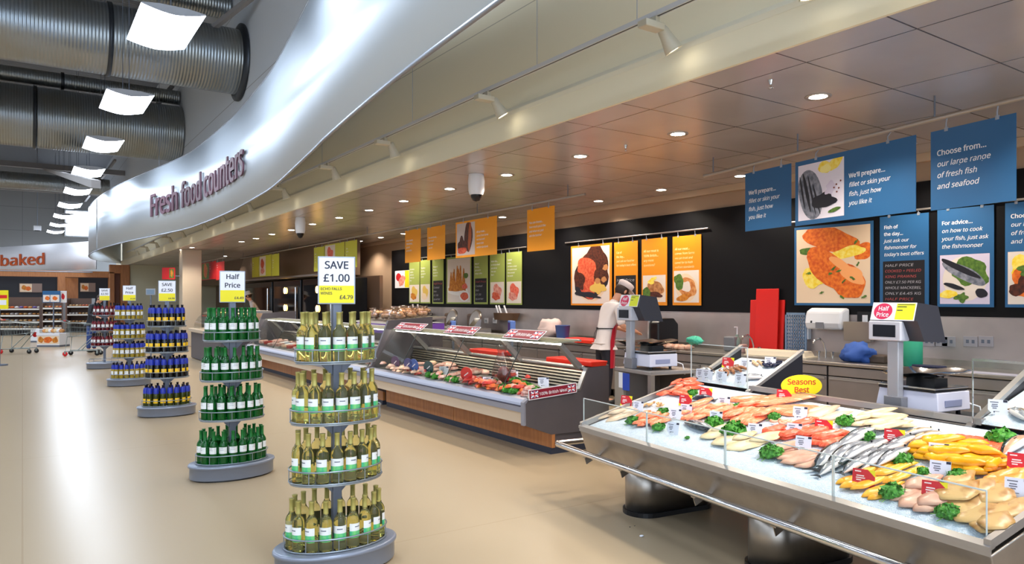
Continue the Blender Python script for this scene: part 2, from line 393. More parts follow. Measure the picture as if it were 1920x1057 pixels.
for i, (a, b, r) in enumerate((((-13.9, 15.6, 9.6), (4.88, 15.6, 9.6), .12), ((-13.9, 24.5, 9.4), (4.88, 24.5, 9.4), .12), ((-13.9, 36, 9.0), (4.88, 36, 9.0), .14), ((-13.9, 47, 8.9), (4.88, 47, 8.9), .14), ((-13.9, 47, 7.6), (4.88, 47, 7.6), .1))):
    beam(a, b, r, 'pale steel beam crossing under the roof, %s from the viewer' % ('first', 'second', 'third', 'fourth', 'lower fourth')[i])
dg = [((1.2, 20.8, 10.3), (4.8, 20.8, 8.6), .11), ((1.0, 28, 10.0), (4.8, 28, 8.0), .11), ((1.6, 38, 9.2), (4.8, 37, 6.6), .12), ((-2.5, 42, 9.4), (3.0, 42, 7.6), .1), ((3.9, 52, 8.9), (1.9, 52, 6.2), .11)]
dg = []
for q in (((478,-10),(400,52),4.7), ((324,160),(288,205),4.7), ((216,300),(150,390),4.2), ((60,310),(180,345),1.5)):
    a = onX(q[0][0], q[0][1], q[2]); b = onX(q[1][0], q[1][1], q[2]-.6); dg.append((a, b, .06))
for i, (a, b, r) in enumerate(dg):
    beam(a, b, r, 'pale diagonal roof brace beside the %s' % ('flange of the nearest duct', 'end of the second huge duct', 'fourth pendant lamp and fascia', 'far roof on the left')[i])
k = onZ(70, 425, 6.0)
cm = thing('hanging_camera', 'small white box camera hanging on a long rod at far left', 'camera', (k.x, k.y, k.z-.1))
MB().rbox(-.2, .2, -.2, .2, -.12, .16, .03).build('housing', M_white, cm); MB().tube([(0,0,.16), (0,0,4.95)], .03, 6).build('rod', M_greyl, cm); MB().lathe([(.12,-.16),(.15,-.12)], 14).build('lens', M_black, cm)
# pendants: gull-wing diffuser under a pale housing
pend_e = emis('pendant_tube_light', (228,240,255), PENDANT_E)
pend_h = mat('pendant_housing', (170,172,178), .5)
def pendant(loc, label, top_z=11):
    o = thing('pendant_lamp', label, 'pendant lamp', loc, 0, 'rectangular pendant lamps in a row')
    n = 10; pf = [(-.45+.9*i/n, -.02-.085*(1-abs(2*i/n-1)**1.6)) for i in range(n+1)]
    vs = []; L = .9
    for x, z in pf: vs += [(x, -L, z), (x, L, z)]
    MB().add(vs, [(2*i, 2*i+1, 2*i+3, 2*i+2) for i in range(n)], 0, True).build('diffuser', pend_e, o)
    top = pf + [(.45, 0.0), (.2, .03), (-.2, .03), (-.45, 0.0)]
    mb = MB()
    for y in (-L, L):
        mb.face([(x, y, z) for x, z in top])
    tq = [(.45,-.02), (.45,0.0), (.2,.03), (-.2,.03), (-.45,0.0), (-.45,-.02)]
    for (x0, z0), (x1, z1) in zip(tq, tq[1:]): mb.face([(x0,-L,z0), (x1,-L,z1), (x1,L,z1), (x0,L,z0)])
    mb.build('housing', pend_h, o, fix=False)
    for y in (-.6, .6): MB().tube([(0, y, .03), (0, y, top_z-loc[2])], .008, 6).build('suspension_cable', M_greyp, o)
    return o
P0 = pendant((1.9, 12.8, 6.05), 'rectangular pendant lamp nearest the viewer, at the top left before the big duct')
ords = ['second', 'third', 'fourth', 'fifth', 'sixth', 'seventh', 'eighth', 'farthest']
for i in range(8):
    if i == 2: pendant((1.86, 12.8+5.28*3, 6.05), 'rectangular pendant lamp, fourth in the row from the viewer', 6.7)['group'] = 'rectangular pendant lamps in a row'; continue
    dup(P0, (1.9-.02*i, 12.8+5.28*(i+1), 6.05), None, 'rectangular pendant lamp, %s in the row from the viewer' % ords[i])
for i in range(3): dup(P0, (1.9, 12.8-5.28*(i+1), 6.05), None, 'rectangular pendant lamp of the same row, %s behind the picture edge' % ('first', 'second', 'third')[i])
for j, xx in enumerate((-3.6, -9.2)):
    for i in range(10): dup(P0, (xx, 1.46+5.28*i, 6.05), None, 'rectangular pendant lamp in the aisle rows to the left', 'pendant lamps over the other aisles')
wn = onY(150, 418, 59.97)
wf = MB().box(wn.x-.95, wn.x+1.6, 59.9, 60, wn.z-1.0, wn.z+.9).build('window_1', mat('window_frame_white', (225,228,232), .4)); struct(wf)
MB().box(wn.x-.85, wn.x+1.5, 59.88, 59.9, wn.z-.9, wn.z+.8).build('pane', emis('daylight_pane', (225,238,255), 8), wf)
# ================================================================== bottle stands
def bottle(name, label, cat, gm, capm, labm, group, cap_z=.228, cap_r=.0012, lab=(.066, .152), seg=18, collar=None, half=None):
    o = thing(name, label, cat, (0, 0, 0), 0, group)
    prof = [(.030,0),(.0365,.003),(.0375,.01),(.0375,.172),(.0355,.186),(.029,.2),(.019,.214),(.0148,.228),(.0138,.25),(.0138,.292),(.0152,.293),(.0152,.3)]
    MB().lathe(prof, seg).build('glass_body', gm, o)
    c = [(r+cap_r, z) for r, z in prof if z >= cap_z-.003]
    MB().lathe([(c[0][0], cap_z)]+c[1:]+[(c[-1][0], .302)], seg).build('capsule', capm, o)
    mb = MB(); a = PI*.42; mid = lab[0]+(lab[1]-lab[0])*.48
    if half:
        mb.lathe([(.0381, mid), (.0381, lab[1])], 10, 0, None, -PI/2-a, -PI/2+a).lathe([(.0381, lab[0]), (.0381, mid)], 10, 1, None, -PI/2-a, -PI/2+a)
        mb.lathe([(.0384, lab[1]-.022), (.0384, lab[1]-.016)], 6, 2, None, -PI/2-.45, -PI/2+.45)
        mb.build('paper_label', [labm, half, M_greyp], o, fix=False)
    else:
        mb.lathe([(.0381, lab[0]), (.0381, lab[1])], 10, 0, None, -PI/2-a, -PI/2+a)
        mb.lathe([(.0384, lab[0]+.045), (.0384, lab[0]+.05)], 6, 1, None, -PI/2-.4, -PI/2+.4).lathe([(.0384, lab[0]+.03), (.0384, lab[0]+.034)], 6, 1, None, -PI/2-.5, -PI/2+.5)
        mb.build('paper_label', [labm, M_greyl], o, fix=False)
    if collar: 
        MB().lathe([(.0368,.182),(.0362,.228),(.031,.248),(.026,.262)], seg).build('neck_collar', collar, o)
    return o
def ellpt(a, b, t): return (a*math.cos(t), b*math.sin(t))
def ring_ts(a, b, n, off=0):                    # evenly spaced round an ellipse
    N = 720; ps = [ellpt(a, b, 2*PI*i/N) for i in range(N+1)]; s = [0]
    for i in range(N): s.append(s[-1]+math.dist(ps[i], ps[i+1]))
    out = []; k = 0
    for j in range(n):
        tgt = ((j+off) % n)*s[-1]/n
        k = next(i for i in range(N+1) if s[i] >= tgt-1e-9); out.append(2*PI*k/N)
    return out
tiers4 = [(.15, .322, .218), (.545, .292, .2), (.905, .284, .192), (1.27, .256, .175)]
def lines_text(mb, lines, M, x, y, size, lh, mi, **k):
    for i, t in enumerate(lines): mb.text(t, size, M @ Matrix.Translation((x, y-i*lh, 0)), mi, **k)
def stand(loc, rz, label, sgn_lines, sgn_small, sgn_price, face, tiers=tiers4, scale=1, base_a=.39):
    o = thing('bottle_display_stand', label, 'display stand', loc, rz)
    # low oval base with a rounded lip
    b = base_a*.66
    MB().lathe([(.0,0.012),(.955,.012),(.965,.02),(.965,.112),(.985,.116),(1.0,.124),(1.0,.134),(.985,.143),(.95,.146),(0,.146)], 48, 0, None, 0, 2*PI, base_a, b).build('oval_base', mat('stand_base_grey', (128,134,148), .3, .35), o)
    MB().lathe([(.9,0),(.9,.013)], 40, 0, None, 0, 2*PI, base_a, b).build('plinth', M_black, o)
    MB().rbox(-.028, .028, -.022, .022, .146, 1.64, .004).build('post', M_greyp, o)
    for z, a, bb in tiers:
        t = MB(); n = 48
        for zz, r in ((z+.004, .0045), (z+.078, .005)):
            t.tube([(*ellpt(a, bb, 2*PI*i/n), zz) for i in range(n)], r, 6, closed=True)
        for tt in ring_ts(a, bb, 9, .4): x, y = ellpt(a, bb, tt); t.tube([(x, y, z), (x, y, z+.078)], .003, 6)
        bk = t.build('wire_basket', mat('zinc_wire', (142,150,160), .3, .7), o)
        if z > .2:
            MB().lathe([(0, z-.012), (1, z-.012), (1, z-.003), (0, z-.003)], 40, 0, None, 0, 2*PI, a-.004, bb-.004).build('tier_tray', mat('tier_tray_clear', (150,156,160), .3, .4), bk)
            MB().prism([(-.1,-.01,z-.02), (.1,-.01,z-.02), (.02,-.01,z-.1), (-.02,-.01,z-.1)], (0,.02,0)).build('bracket', M_greyp, bk)
    # price sign, turned towards the aisle
    M = Matrix.Rotation(face-rz, 4, 'Z')
    z0, z1, w = 1.62, 1.915, .105
    sf = MB().rbox(-w-.008, w+.008, -.034, -.024, z0, z1, .003, 0, M).build('sign_frame', M_greyl, o)
    zc = z0+.115
    MB().box(-w, w, -.0365, -.0345, zc, z1-.008, 0, M).box(-w, w, -.0365, -.0345, z0+.008, zc, 1, M).build('sign_card', [M_paper, M_yell], sf)
    F = M @ frame((0,-.0372,0), (1,0,0), z=(0,-1,0))
    h = (z1-zc)
    for i, (t, sz) in enumerate(sgn_lines): MB().text(t, sz, F @ Matrix.Translation((.0, z1-.075-i*.08, 0)), 0, align='CENTER', bold=.02).build('lettering', M_dark, sf, fix=False)
    for i, t in enumerate(sgn_small): MB().text(t, .028, F @ Matrix.Translation((-w+.008, zc-.028-i*.027, 0)), 0, bold=.01).build('lettering', M_dark, sf, fix=False)
    if sgn_price: MB().text(sgn_price, .04, F @ Matrix.Translation((w-.006, z0+.032, 0)), 0, align='RIGHT', bold=.02).build('price_lettering', M_dark, sf, fix=False)
    return o
def fill(proto, loc, rz, tiers, counts, names, where, group, inner=0, zoff=.0005):
    tn = ['bottom tier', 'second lowest tier', 'third lowest tier', 'top tier']
    first = True
    for ti, (z, a, b) in enumerate(tiers):
        if counts[ti] == 0: continue
        rings = [(a-.048, b-.048, counts[ti], 0)]
        if inner and ti < 4: rings.append((a-.048-.085, b-.048-.085, inner, 1))
        nm = names[ti] if isinstance(names, (list, tuple)) else names
        for ra, rb, n, r_ in rings:
            for t in ring_ts(ra, rb, n, .25+.37*ti):
                x, y = ellpt(ra, rb, t)
                if abs(x) < .066 and abs(y) < .06: continue
                q = Vector((x*math.cos(rz)-y*math.sin(rz), x*math.sin(rz)+y*math.cos(rz), 0))
                ang = math.atan2(q.y, q.x)+PI/2+random.uniform(-.18, .18)
                zz = loc[2]+z+(zoff if z > .2 else -.0035)
                lab = '%s%s, %s of the %s' % (nm.replace(' with white label', '') if r_ else nm, ' in the inner ring' if r_ else '', tn[ti], where)
                pr_ = proto[ti] if isinstance(proto, (list, tuple)) else proto
                L = (loc[0]+q.x, loc[1]+q.y, zz)
                g = '%s, %s%s' % (group, tn[ti], ', inner ring' if r_ else '')
                if not pr_.get('used'): pr_['used'] = 1; pr_.location = L; pr_.rotation_euler = (0,0,ang); pr_['label'] = lab; pr_['group'] = g
                else:
                    c = dup(pr_, L, ang, lab, g)
gold = mat('gold_capsule', (172,162,92), .35, .3)
g_pale = mat('pale_wine_glass', (250,244,176), .03, 0, .5, trans=.95, ior=1.25)
g_green = mat('green_wine_glass', (22,138,52), .06, 0, .6, trans=.75, ior=1.4)
g_dark = mat('dark_wine_glass', (12,14,16), .08, 0, .6)
g_olive = mat('olive_wine_glass', (70,78,22), .07, 0, .6, trans=.5, ior=1.38)
g_straw = mat('straw_wine_glass', (214,184,66), .06, 0, .5, trans=.55, ior=1.36)
g_red = mat('rose_wine_glass', (118,14,30), .08, 0, .6, trans=.3)
labw = mat('label_white', (222,222,220), .5); labg = mat('label_green_wash', (120,196,110), .5, var=(40, (60,170,120), 2)); laby = mat('label_yellow', (240,190,20), .45)
gcap = mat('green_capsule', (18,104,44), .3); bcap = mat('blue_collar', (28,44,150), .4); dcap = mat('dark_capsule', (24,20,30), .35)
S = [(1.62, 4.34), (1.63, 7.08), (1.71, 11.3), (1.70, 15.6), (1.63, 19.8)]
fz = lambda i: math.atan2(S[i][1], S[i][0])-PI/2          # signs turned towards the walkway's front
stand((*S[0], 0), 0, 'grey tiered oval bottle stand nearest the viewer with the SAVE one pound sign', [('SAVE', .078), ('£1.00', .078)], ['ECHO FALLS', 'WINES'], '£4.79', fz(0)+.05)
stand((*S[1], 0), math.radians(3), 'grey tiered oval bottle stand of green bottles with a Half Price sign', [('Half', .075), ('Price', .075)], ['', 'white wine 75cl'][:0], '£4.49', fz(1)+.03)
stand((*S[2], 0), math.radians(-4), 'grey tiered oval bottle stand with the SAVE 2.50 sign, third from the viewer', [('SAVE', .072), ('£2.50', .072)], [], '£4.99', fz(2))
stand((*S[3], 0), 0, 'grey tiered oval bottle stand of pale bottles with blue collars and Half Price sign', [('Half', .075), ('Price', .075)], [], '£4.49', fz(3))
stand((*S[4], 0), 0, 'grey tiered oval bottle stand of rose bottles, farthest from the viewer', [('SAVE', .072), ('£2.50', .072)], [], '', fz(4))
b1 = bottle('wine_bottle', 'x', 'bottle', g_pale, gold, labw, 'g', seg=22, half=labg)
fill(b1, (*S[0], 0), 0, tiers4, [17, 15, 15, 13], 'pale wine bottle with gold capsule', 'nearest stand', 'pale wine bottles on the nearest stand')
b2 = bottle('wine_bottle', 'x', 'bottle', g_green, gcap, labw, 'g', lab=(.104, .162), cap_z=.222)
fill(b2, (*S[1], 0), math.radians(3), tiers4, [17, 15, 15, 13], 'green wine bottle with white label', 'second stand', 'green wine bottles on the second stand', inner=5)
b3 = bottle('wine_bottle', 'x', 'bottle', g_dark, dcap, laby, 'g', lab=(.07, .128), seg=14, collar=bcap)
b3o = bottle('wine_bottle', 'x', 'bottle', g_olive, dcap, laby, 'g', lab=(.05, .11), seg=14, collar=bcap)
fill([b3o, b3, b3, b3], (*S[2], 0), math.radians(-4), tiers4, [16, 15, 14, 13], ['olive bottle with yellow label and blue collar']+['dark bottle with yellow label and blue collar']*3, 'third stand', 'yellow label bottles on the third stand')
b4 = bottle('wine_bottle', 'x', 'bottle', g_straw, dcap, labw, 'g', lab=(.08, .145), seg=14, collar=bcap)
fill(b4, (*S[3], 0), 0, tiers4, [16, 15, 14, 13], 'straw coloured bottle with white label and blue collar', 'fourth stand', 'white label bottles on the fourth stand')
b5 = bottle('wine_bottle', 'x', 'bottle', g_red, dcap, labw, 'g', lab=(.09, .15), seg=12)
fill(b5, (*S[4], 0), 0, tiers4, [0, 15, 14, 12], 'red rose wine bottle with white label', 'farthest stand', 'rose bottles on the farthest stand')
# ================================================================== fish counter
FA = Vector((3.7276, 4.5227, 0)); FE1 = Vector((-.13516, -.99082, 0)); FE2 = Vector((.99082, -.13516, 0))
FM = frame(FA, FE1, z=UP)
def fw_(s, w_, z): return FA + FE1*s + FE2*w_ + UP*z
def fish_pt(px, py, z0=.63, k=.27):
    P = onP(px, py, FA+UP*z0, UP-FE2*k); d = P-FA; return d.dot(FE1), d.dot(FE2), P.z
def ice_z(w_): return .63+.27*w_
fc_ = thing('fish_counter', 'long brushed steel fish counter on oval columns, heaped with crushed ice and fish', 'counter', M=FM)
LW = 3.2
MB().prism([(0,0,.595),(0,.07,.40),(0,1.18,.40),(0,1.18,.905)], (LW,0,0)).build('trough', M_steel, fc_, bevel=.006)
lip = MB()
lip.prism([(0,-.004,.590),(0,-.004,.62),(0,.004,.62),(0,.004,.590)], (LW,0,0)); lip.prism([(0,-.012,.612),(0,-.012,.632),(0,.03,.645),(0,.03,.625)], (LW,0,0))
for s in (0, LW-.03): lip.prism([(s,0,.62),(s,0,.66),(s,1.18,.975),(s,1.18,.93)], (.03,0,0))
lip.prism([(.68,1.15,.93),(.68,1.15,.965),(.68,1.20,.965),(.68,1.20,.93)], (1.8,0,0))
lip.build('rim', M_steel2, fc_)
for s in (.42, 1.72, 2.9):
    pts = [(s+.15*math.cos(2*PI*i/28), .55+(.22 if math.sin(2*PI*i/28) > 0 else -.22)+.15*math.sin(2*PI*i/28), 0) for i in range(28)]
    cl = MB().prism([(x, y, .03) for x, y, z in pts], (0,0,.37), smooth=True).build('column', M_steel, fc_)
    MB().prism([(s+(x-s)*1.1, .55+(y-.55)*1.05, 0) for x, y, z in pts], (0,0,.035)).build('foot_ring', M_black, cl)
rl = MB().tube([(-.25,.32,.45), (-.25,-.04,.45), (-.243,-.068,.45), (-.215,-.08,.45), (LW+.2,-.08,.45)], .024, 14).build('bumper_rail', M_chrome, fc_)
for s in (.18, .66, 1.45, 2.1, 2.8):
    MB().box(s-.02, s+.02, -.07, .12, .412, .424).prism([(s-.003,-.075,.43),(s-.003,.06,.412),(s-.003,-.05,.36)], (.006,0,0)).build('rail_bracket', M_steel, rl)
gl = glass('display_glass', (249,252,252), .05); gedge = mat('polished_glass_edge', (196,206,206), .15, 0, .8)
for a, b in ((.012,.84), (.85,1.62), (1.63,2.40), (2.41,3.165)):
    g = MB().box(a, b, .028, .034, .635, .85).build('front_glass', gl, fc_)
    MB().box(a, b, .027, .035, .848, .854).box(a-.0015, a+.0015, .027, .035, .635, .85).box(b-.0015, b+.0015, .027, .035, .635, .85).build('pane_edge', gedge, g)
# raised tiers at the two ends
tier = mat('tier_dark_panel', (42,42,50), .35, .4)
for nm, a, b in (('near', 2.44, 3.19), ('far', .01, .68)):
    t = MB().prism([(a,1.20,.40),(a,1.20,.925),(a,1.72,1.10),(a,1.72,.40)], (b-a,0,0)).build('raised_tier', tier, fc_)
    for s in (a-.025, b) if nm == 'far' else (a-.025,):
        MB().prism([(s,1.13,.72),(s,1.13,.90),(s,1.72,1.20),(s,1.72,.72)], (.025,0,0)).build('side_panel', tier, t)
        MB().prism([(s-.006,1.12,.90),(s-.006,1.12,.925),(s-.006,1.73,1.235),(s-.006,1.73,1.205)], (.037,0,0)).build('panel_edge', M_steel2, t)
    g = MB().box(a, b, 1.135, 1.141, .935, 1.30 if nm == 'near' else 1.265).build('tier_glass', gl, fc_)
    zt = 1.30 if nm == 'near' else 1.265
    MB().box(a, b, 1.133, 1.143, zt-.003, zt+(.012 if nm == 'near' else .003)).box(a-.002, a+.002, 1.133, 1.143, .935, zt).box(b-.002, b+.002, 1.133, 1.143, .935, zt).build('pane_edge', M_chrome if nm == 'near' else gedge, g)
# ice beds
ice_m = mat('crushed_ice', (226,236,246), .38, 0, .6, bump=(160, .9), var=(60, (206,220,236), 3), sss=.15)
def ice_bed(name, a, b, w0, w1, zf, label, nsd):
    mb = MB(); n = int((b-a)/.018); m_ = int((w1-w0)/.018); vs = []
    for i in range(n+1):
        for j in range(m_+1):
            s = a+(b-a)*i/n; w_ = w0+(w1-w0)*j/m_
            e = min((s-a), (b-s), (w_-w0)*1.0, (w1-w_))
            f = min(1, e/.06)
            vs.append((s, w_, zf(w_)-.012*(1-f)+.010*f*mnoise.noise(Vector((s*9, w_*9, nsd)))+.006*f*mnoise.noise(Vector((s*40, w_*40, nsd)))-.004))
    fs = [(i*(m_+1)+j, (i+1)*(m_+1)+j, (i+1)*(m_+1)+j+1, i*(m_+1)+j+1) for i in range(n) for j in range(m_)]
    mb.add(vs, fs, 0, True); o = mb.build(name, ice_m, fix=False); o.matrix_world = FM
    return tag(o, label, 'ice', None, 'stuff')
ice_bed('crushed_ice', .037, 3.160, .042, 1.118, ice_z, 'white crushed ice covering the sloping bed of the fish counter', 1)
ice_bed('crushed_ice', .034, .67, 1.15, 1.70, lambda w_: .955+.335*(w_-1.15), 'white crushed ice on the raised far left tier of the fish counter', 2)
ice_bed('crushed_ice', 2.45, 3.164, 1.15, 1.70, lambda w_: .955+.335*(w_-1.15), 'bluish crushed ice on the raised tier at the right of the fish counter', 3)
# yellow oval sign
so = fish_pt(1503, 758); so = onP(1503, 723, FA+FE2*1.19, FE2); P = Vector((so.x, so.y, .966))
sg = thing('oval_sign', 'yellow oval sign reading Seasons Best standing behind the salmon', 'sign', P)
SM = frame((0,0,so.z-.966), RT, z=-FW)
D_ = (P-EYEP).dot(FW); a_ = 38.5/FPX*D_; b_ = 20.5/FPX*D_
MB().prism([(a_*math.cos(2*PI*i/40), b_*math.sin(2*PI*i/40), -.004) for i in range(40)], (0,0,.004), 0, SM).build('oval_board', mat('sunny_yellow', (246,222,14), .4), sg)
for t_, y_ in (('Seasons', .010), ('Best', -.048)): MB().text(t_, .068, SM @ Matrix.Translation((0,y_,.0012)), 0, align='CENTER', bold=.022).build('lettering', mat('sign_orange_red', (200,60,20), .5), sg, fix=False)
MB().tube([(0,0,0), (0,0,so.z-.966-.064)], .004, 6).build('stem', M_steel2, sg)
# ================================================================== serve-over counters
dgrey = mat('end_panel_grey', (92,86,90), .4, .2, var=(2, (84,79,83), 3)); alu = mat('bumper_aluminium', (150,152,166), .38, .5)
wcream = mat('warm_steel_fascia', (206,188,166), .38, .3); rib_m = mat('rib_steel', (186,172,150), .3, .9)
case_l = emis('case_tube_light', (255,246,232), CASE_E)
cglass = glass('case_glass', (246,249,247), .07)
def serve_counter(label, y0, y1, posts, panes, near=True, far=True, nose=4.30):
    o = thing('serve_over_counter', label, 'counter', (4.65, y0, 0)); dx = nose-4.30
    def px_(pts, ya, yb, name, m, par=o, **k): return MB().prism([(x+dx, ya, z) for x, z in pts], (0, yb-ya, 0)).build(name, m, par, world=True if par is o else True, **k)
    n = max(1, round((y1-y0)/2.1))
    for i in range(n):
        a, b = y0+(y1-y0)*i/n, y0+(y1-y0)*(i+1)/n
        MB().box(4.66+dx, 4.70+dx, a+.004, b-.004, .07, .40).build('base_panel', M_wood, o, world=True)
    px_([(4.69,.03),(5.42,.03),(5.42,.42),(4.70,.42)], y0+.03, y1-.03, 'cabinet_body', dgrey)
    px_([(4.66,0),(5.42,0),(5.42,.07),(4.66,.07)], y0+.02, y1-.02, 'kickplate', mat('kickplate_slate', (44,48,62), .5))
    px_([(4.335,.345),(4.36,.345),(4.66,.27),(4.69,.29),(4.69,.42),(4.335,.47)], y0+.05, y1, 'lower_fascia', wcream)
    px_([(4.30,.47),(4.30,.535),(4.315,.565),(4.35,.60),(4.44,.615),(4.44,.59),(4.345,.575),(4.345,.47)], y0+.05, y1, 'bumper', alu)
    px_([(4.297,.53),(4.297,.536),(4.32,.56),(4.322,.555)], y0+.06, y1, 'bumper_groove', M_dark)
    px_([(4.44,.592),(5.10,.655),(5.10,.635),(4.44,.572)], y0+.05, y1, 'display_deck', mat('deck_grey', (120,116,114), .45, .4))
    px_([(5.10,.42),(5.10,.66),(5.165,.88),(5.44,.90),(5.44,.42)], y0+.04, y1, 'rear_wall', dgrey)
    for i in range(6):
        z = .675+i*.034; x = 5.09+.065*(z-.66)/.22
        MB().prism([(x-.03+dx, y0+.06, z), (x-.024+dx, y0+.06, z+.014), (x+dx, y0+.06, z+.02), (x+dx, y0+.06, z)], (0, y1-y0-.08, 0)).build('rear_louvre', rib_m, o, world=True)
    MB().tube([(5.135+dx, y0+.05, .895), (5.135+dx, y1-.02, .895)], .022, 10).build('rear_rail', M_steel2, o, world=True)
    cp = px_([(4.74,1.175),(4.76,1.195),(5.02,1.205),(5.02,1.19),(4.76,1.18)], y0+.02, y1-.02, 'canopy', mat('canopy_glassy_grey', (150,152,132), .25, .3))
    MB().tube([(5.04+dx, y0-.01, 1.20), (5.04+dx, y1, 1.20)], .014, 8).build('canopy_rail', M_steel2, cp, world=False) if False else MB().tube([(5.04+dx, y0-.01, 1.20), (5.04+dx, y1, 1.20)], .014, 8).build('canopy_rail', M_steel2, o, world=True)
    MB().box(4.80+dx, 4.84+dx, y0+.08, y1-.05, 1.155, 1.172).build('light_strip', case_l, o, world=True)
    for yy in posts:
        MB().prism([(4.80+dx, yy, 1.17), (4.86+dx, yy, 1.185), (5.17+dx, yy, .90), (5.11+dx, yy, .87)], (0,.06,0)).build('canopy_post', mat('post_grey', (140,136,132), .35, .5), o, world=True)
    for a, b in panes:
        g = MB().prism([(4.735+dx, a, 1.178), (4.741+dx, a, 1.178), (4.425+dx, a, .61), (4.419+dx, a, .61)], (0, b-a, 0)).build('front_glass', cglass, o, world=True)
        MB().prism([(4.733+dx, a-.003, 1.178), (4.743+dx, a-.003, 1.178), (4.427+dx, a-.003, .61), (4.417+dx, a-.003, .61)], (0, .006, 0)).build('glass_seam', mat('seam_dark', (40,48,46), .3), o, world=True)
    if near:
        px_([(4.30,.345),(4.295,.575),(4.36,.61),(5.045,.655),(5.155,.895),(5.46,.915),(5.46,.20),(4.65,.215)], y0, y0+.05, 'end_panel', dgrey)
        px_([(4.36,.612),(5.045,.657),(5.155,.897),(5.14,.90),(5.03,.675),(4.36,.63)], y0-.004, y0+.054, 'panel_edge', M_steel2)
        px_([(4.292,.34),(4.288,.58),(4.34,.615),(4.345,.60),(4.31,.565),(4.315,.345)], y0-.003, y0+.055, 'nose_trim', alu)
    if far:
        px_([(4.30,.345),(4.30,.58),(4.42,.64),(4.70,1.32),(5.47,1.37),(5.47,.2),(4.65,.215)], y1, y1+.05, 'end_panel', dgrey)
    return o
mc = serve_counter('glass fronted meat counter with wood base, full of red meat and parsley', 6.11, 10.35, [6.2, 7.35, 8.6, 9.85], [(6.75, 8.05), (8.06, 9.4), (9.41, 10.3)])
dc = serve_counter('glass fronted deli counter with wood base beyond the meat counter', 10.46, 17.4, [10.6, 12.3, 14.0, 15.7, 17.2], [(10.5, 12.2), (12.21, 13.9), (13.91, 15.6), (15.61, 17.35)], near=False, far=True)
# hot food counter with curved glass
hc = thing('hot_food_counter', 'dark fronted hot food counter with curved glass near the pillar', 'counter', (4.4, 18.6, 0))
MB().box(3.95, 5.3, 18.3, 22.0, .02, .75).build('front_panel', mat('slate_front', (74,70,76), .45), hc, world=True)
MB().rbox(3.88, 5.36, 18.25, 22.05, .75, .84, .01).build('worktop', wcream, hc, world=True)
arc_ = [(4.0+.55*(1-math.cos(a)), .84+.5*math.sin(a)) for a in [PI/2*i/10 for i in range(11)]]
mb = MB(); vs = []
for x, z in arc_: vs += [(x, 18.4, z), (x, 21.9, z)]
mb.add(vs, [(2*i, 2*i+1, 2*i+3, 2*i+2) for i in range(10)], 0, True)
mb.face([(x, 18.4, z) for x, z in arc_]+[(4.55, 18.4, .84)]); mb.build('curved_glass', cglass, hc, world=True, fix=False)
MB().box(4.55, 5.2, 18.4, 21.9, 1.30, 1.36).box(5.15, 5.2, 18.4, 21.9, .84, 1.30).build('hood', M_steel2, hc, world=True)
MB().box(4.6, 4.64, 18.6, 21.7, 1.28, 1.298).build('heat_lamp', emis('heat_lamp_glow', (255,190,120), 10), hc, world=True)
# ================================================================== back worktop with cabinets
wt = thing('back_worktop', 'long stainless worktop with a raised back edge along the rear wall', 'worktop', (8.6, 8, .84))
MB().rbox(8.2, 8.955, -3, yl-.1, .84, .88, .006).box(8.94, 8.97, -3, yl-.1, .88, .95).build('slab', M_steel, wt, world=True)
cab = mat('cabinet_steel', (150,142,140), .38, .75, var=(1.5, (132,126,124), 3))
ord_ = 'first second third fourth fifth sixth seventh eighth ninth tenth eleventh twelfth thirteenth fourteenth fifteenth sixteenth'.split()
cw = 1.35; k0 = -2.9; i = 0
while k0+cw < yl-.1:
    c = thing('base_cabinet', 'steel two door cabinet under the back worktop, %s from the right' % ord_[i], 'cabinet', (8.6, k0+cw/2, 0), 0, 'steel cabinets under the back worktop')
    MB().box(8.27, 8.93, k0, k0+cw, .12, .838).build('carcass', M_black, c, world=True)
    MB().box(8.32, 8.90, k0+.05, k0+cw-.05, 0, .12).build('plinth', M_black, c, world=True)
    for a, b in ((k0+.012, k0+cw/2-.006), (k0+cw/2+.006, k0+cw-.012)):
        d = MB().rbox(8.235, 8.268, a, b, .14, .70, .004).build('door', cab, c, world=True)
        MB().box(8.222, 8.236, a+.02, b-.02, .665, .685).build('handle', M_steel2, d)  if False else MB().box(8.222-8.6, 8.236-8.6, a+.02-(k0+cw/2), b-.02-(k0+cw/2), .665, .685).build('handle', M_steel2, d)
    MB().rbox(8.235, 8.268, k0+.012, k0+cw-.012, .715, .825, .004).build('drawer', cab, c, world=True)
    k0 += cw; i += 1
# ================================================================== lamps: downlights, tracks, cameras
trim_m = mat('downlight_trim', (190,180,172), .35, .4)
dl_e = emis('downlight_lens', (255,246,232), 40)
def lamp(kind, name, loc, e, color, parent=None, size=.05, rot=None, spot=None, blend=.5):
    l = bpy.data.lights.new(name, kind); l.energy = e; l.color = color
    if kind == 'SPOT': l.spot_size = spot; l.spot_blend = blend; l.shadow_soft_size = size
    elif kind == 'POINT': l.shadow_soft_size = size
    o = bpy.data.objects.new(name, l); C.objects.link(o); o.location = loc
    if rot is not None: o.rotation_euler = rot
    if parent: o.parent = parent
    return o
def aim(d): return Vector(d).to_track_quat('-Z', 'Y').to_euler()
dl0 = None
WARM = (1, .88, .74)
DL = [(1534,181),(1271,251),(1388,330),(1088,293),(1240,356),(950,328),(1122,377),(843,354),(757,377),(942,407),(692,394),(757,438),(636,408),(714,445),(586,420),(675,452),(546,431),(510,439),(480,447),(453,453),(422,480),(360,464),(341,468),(1028,392)]
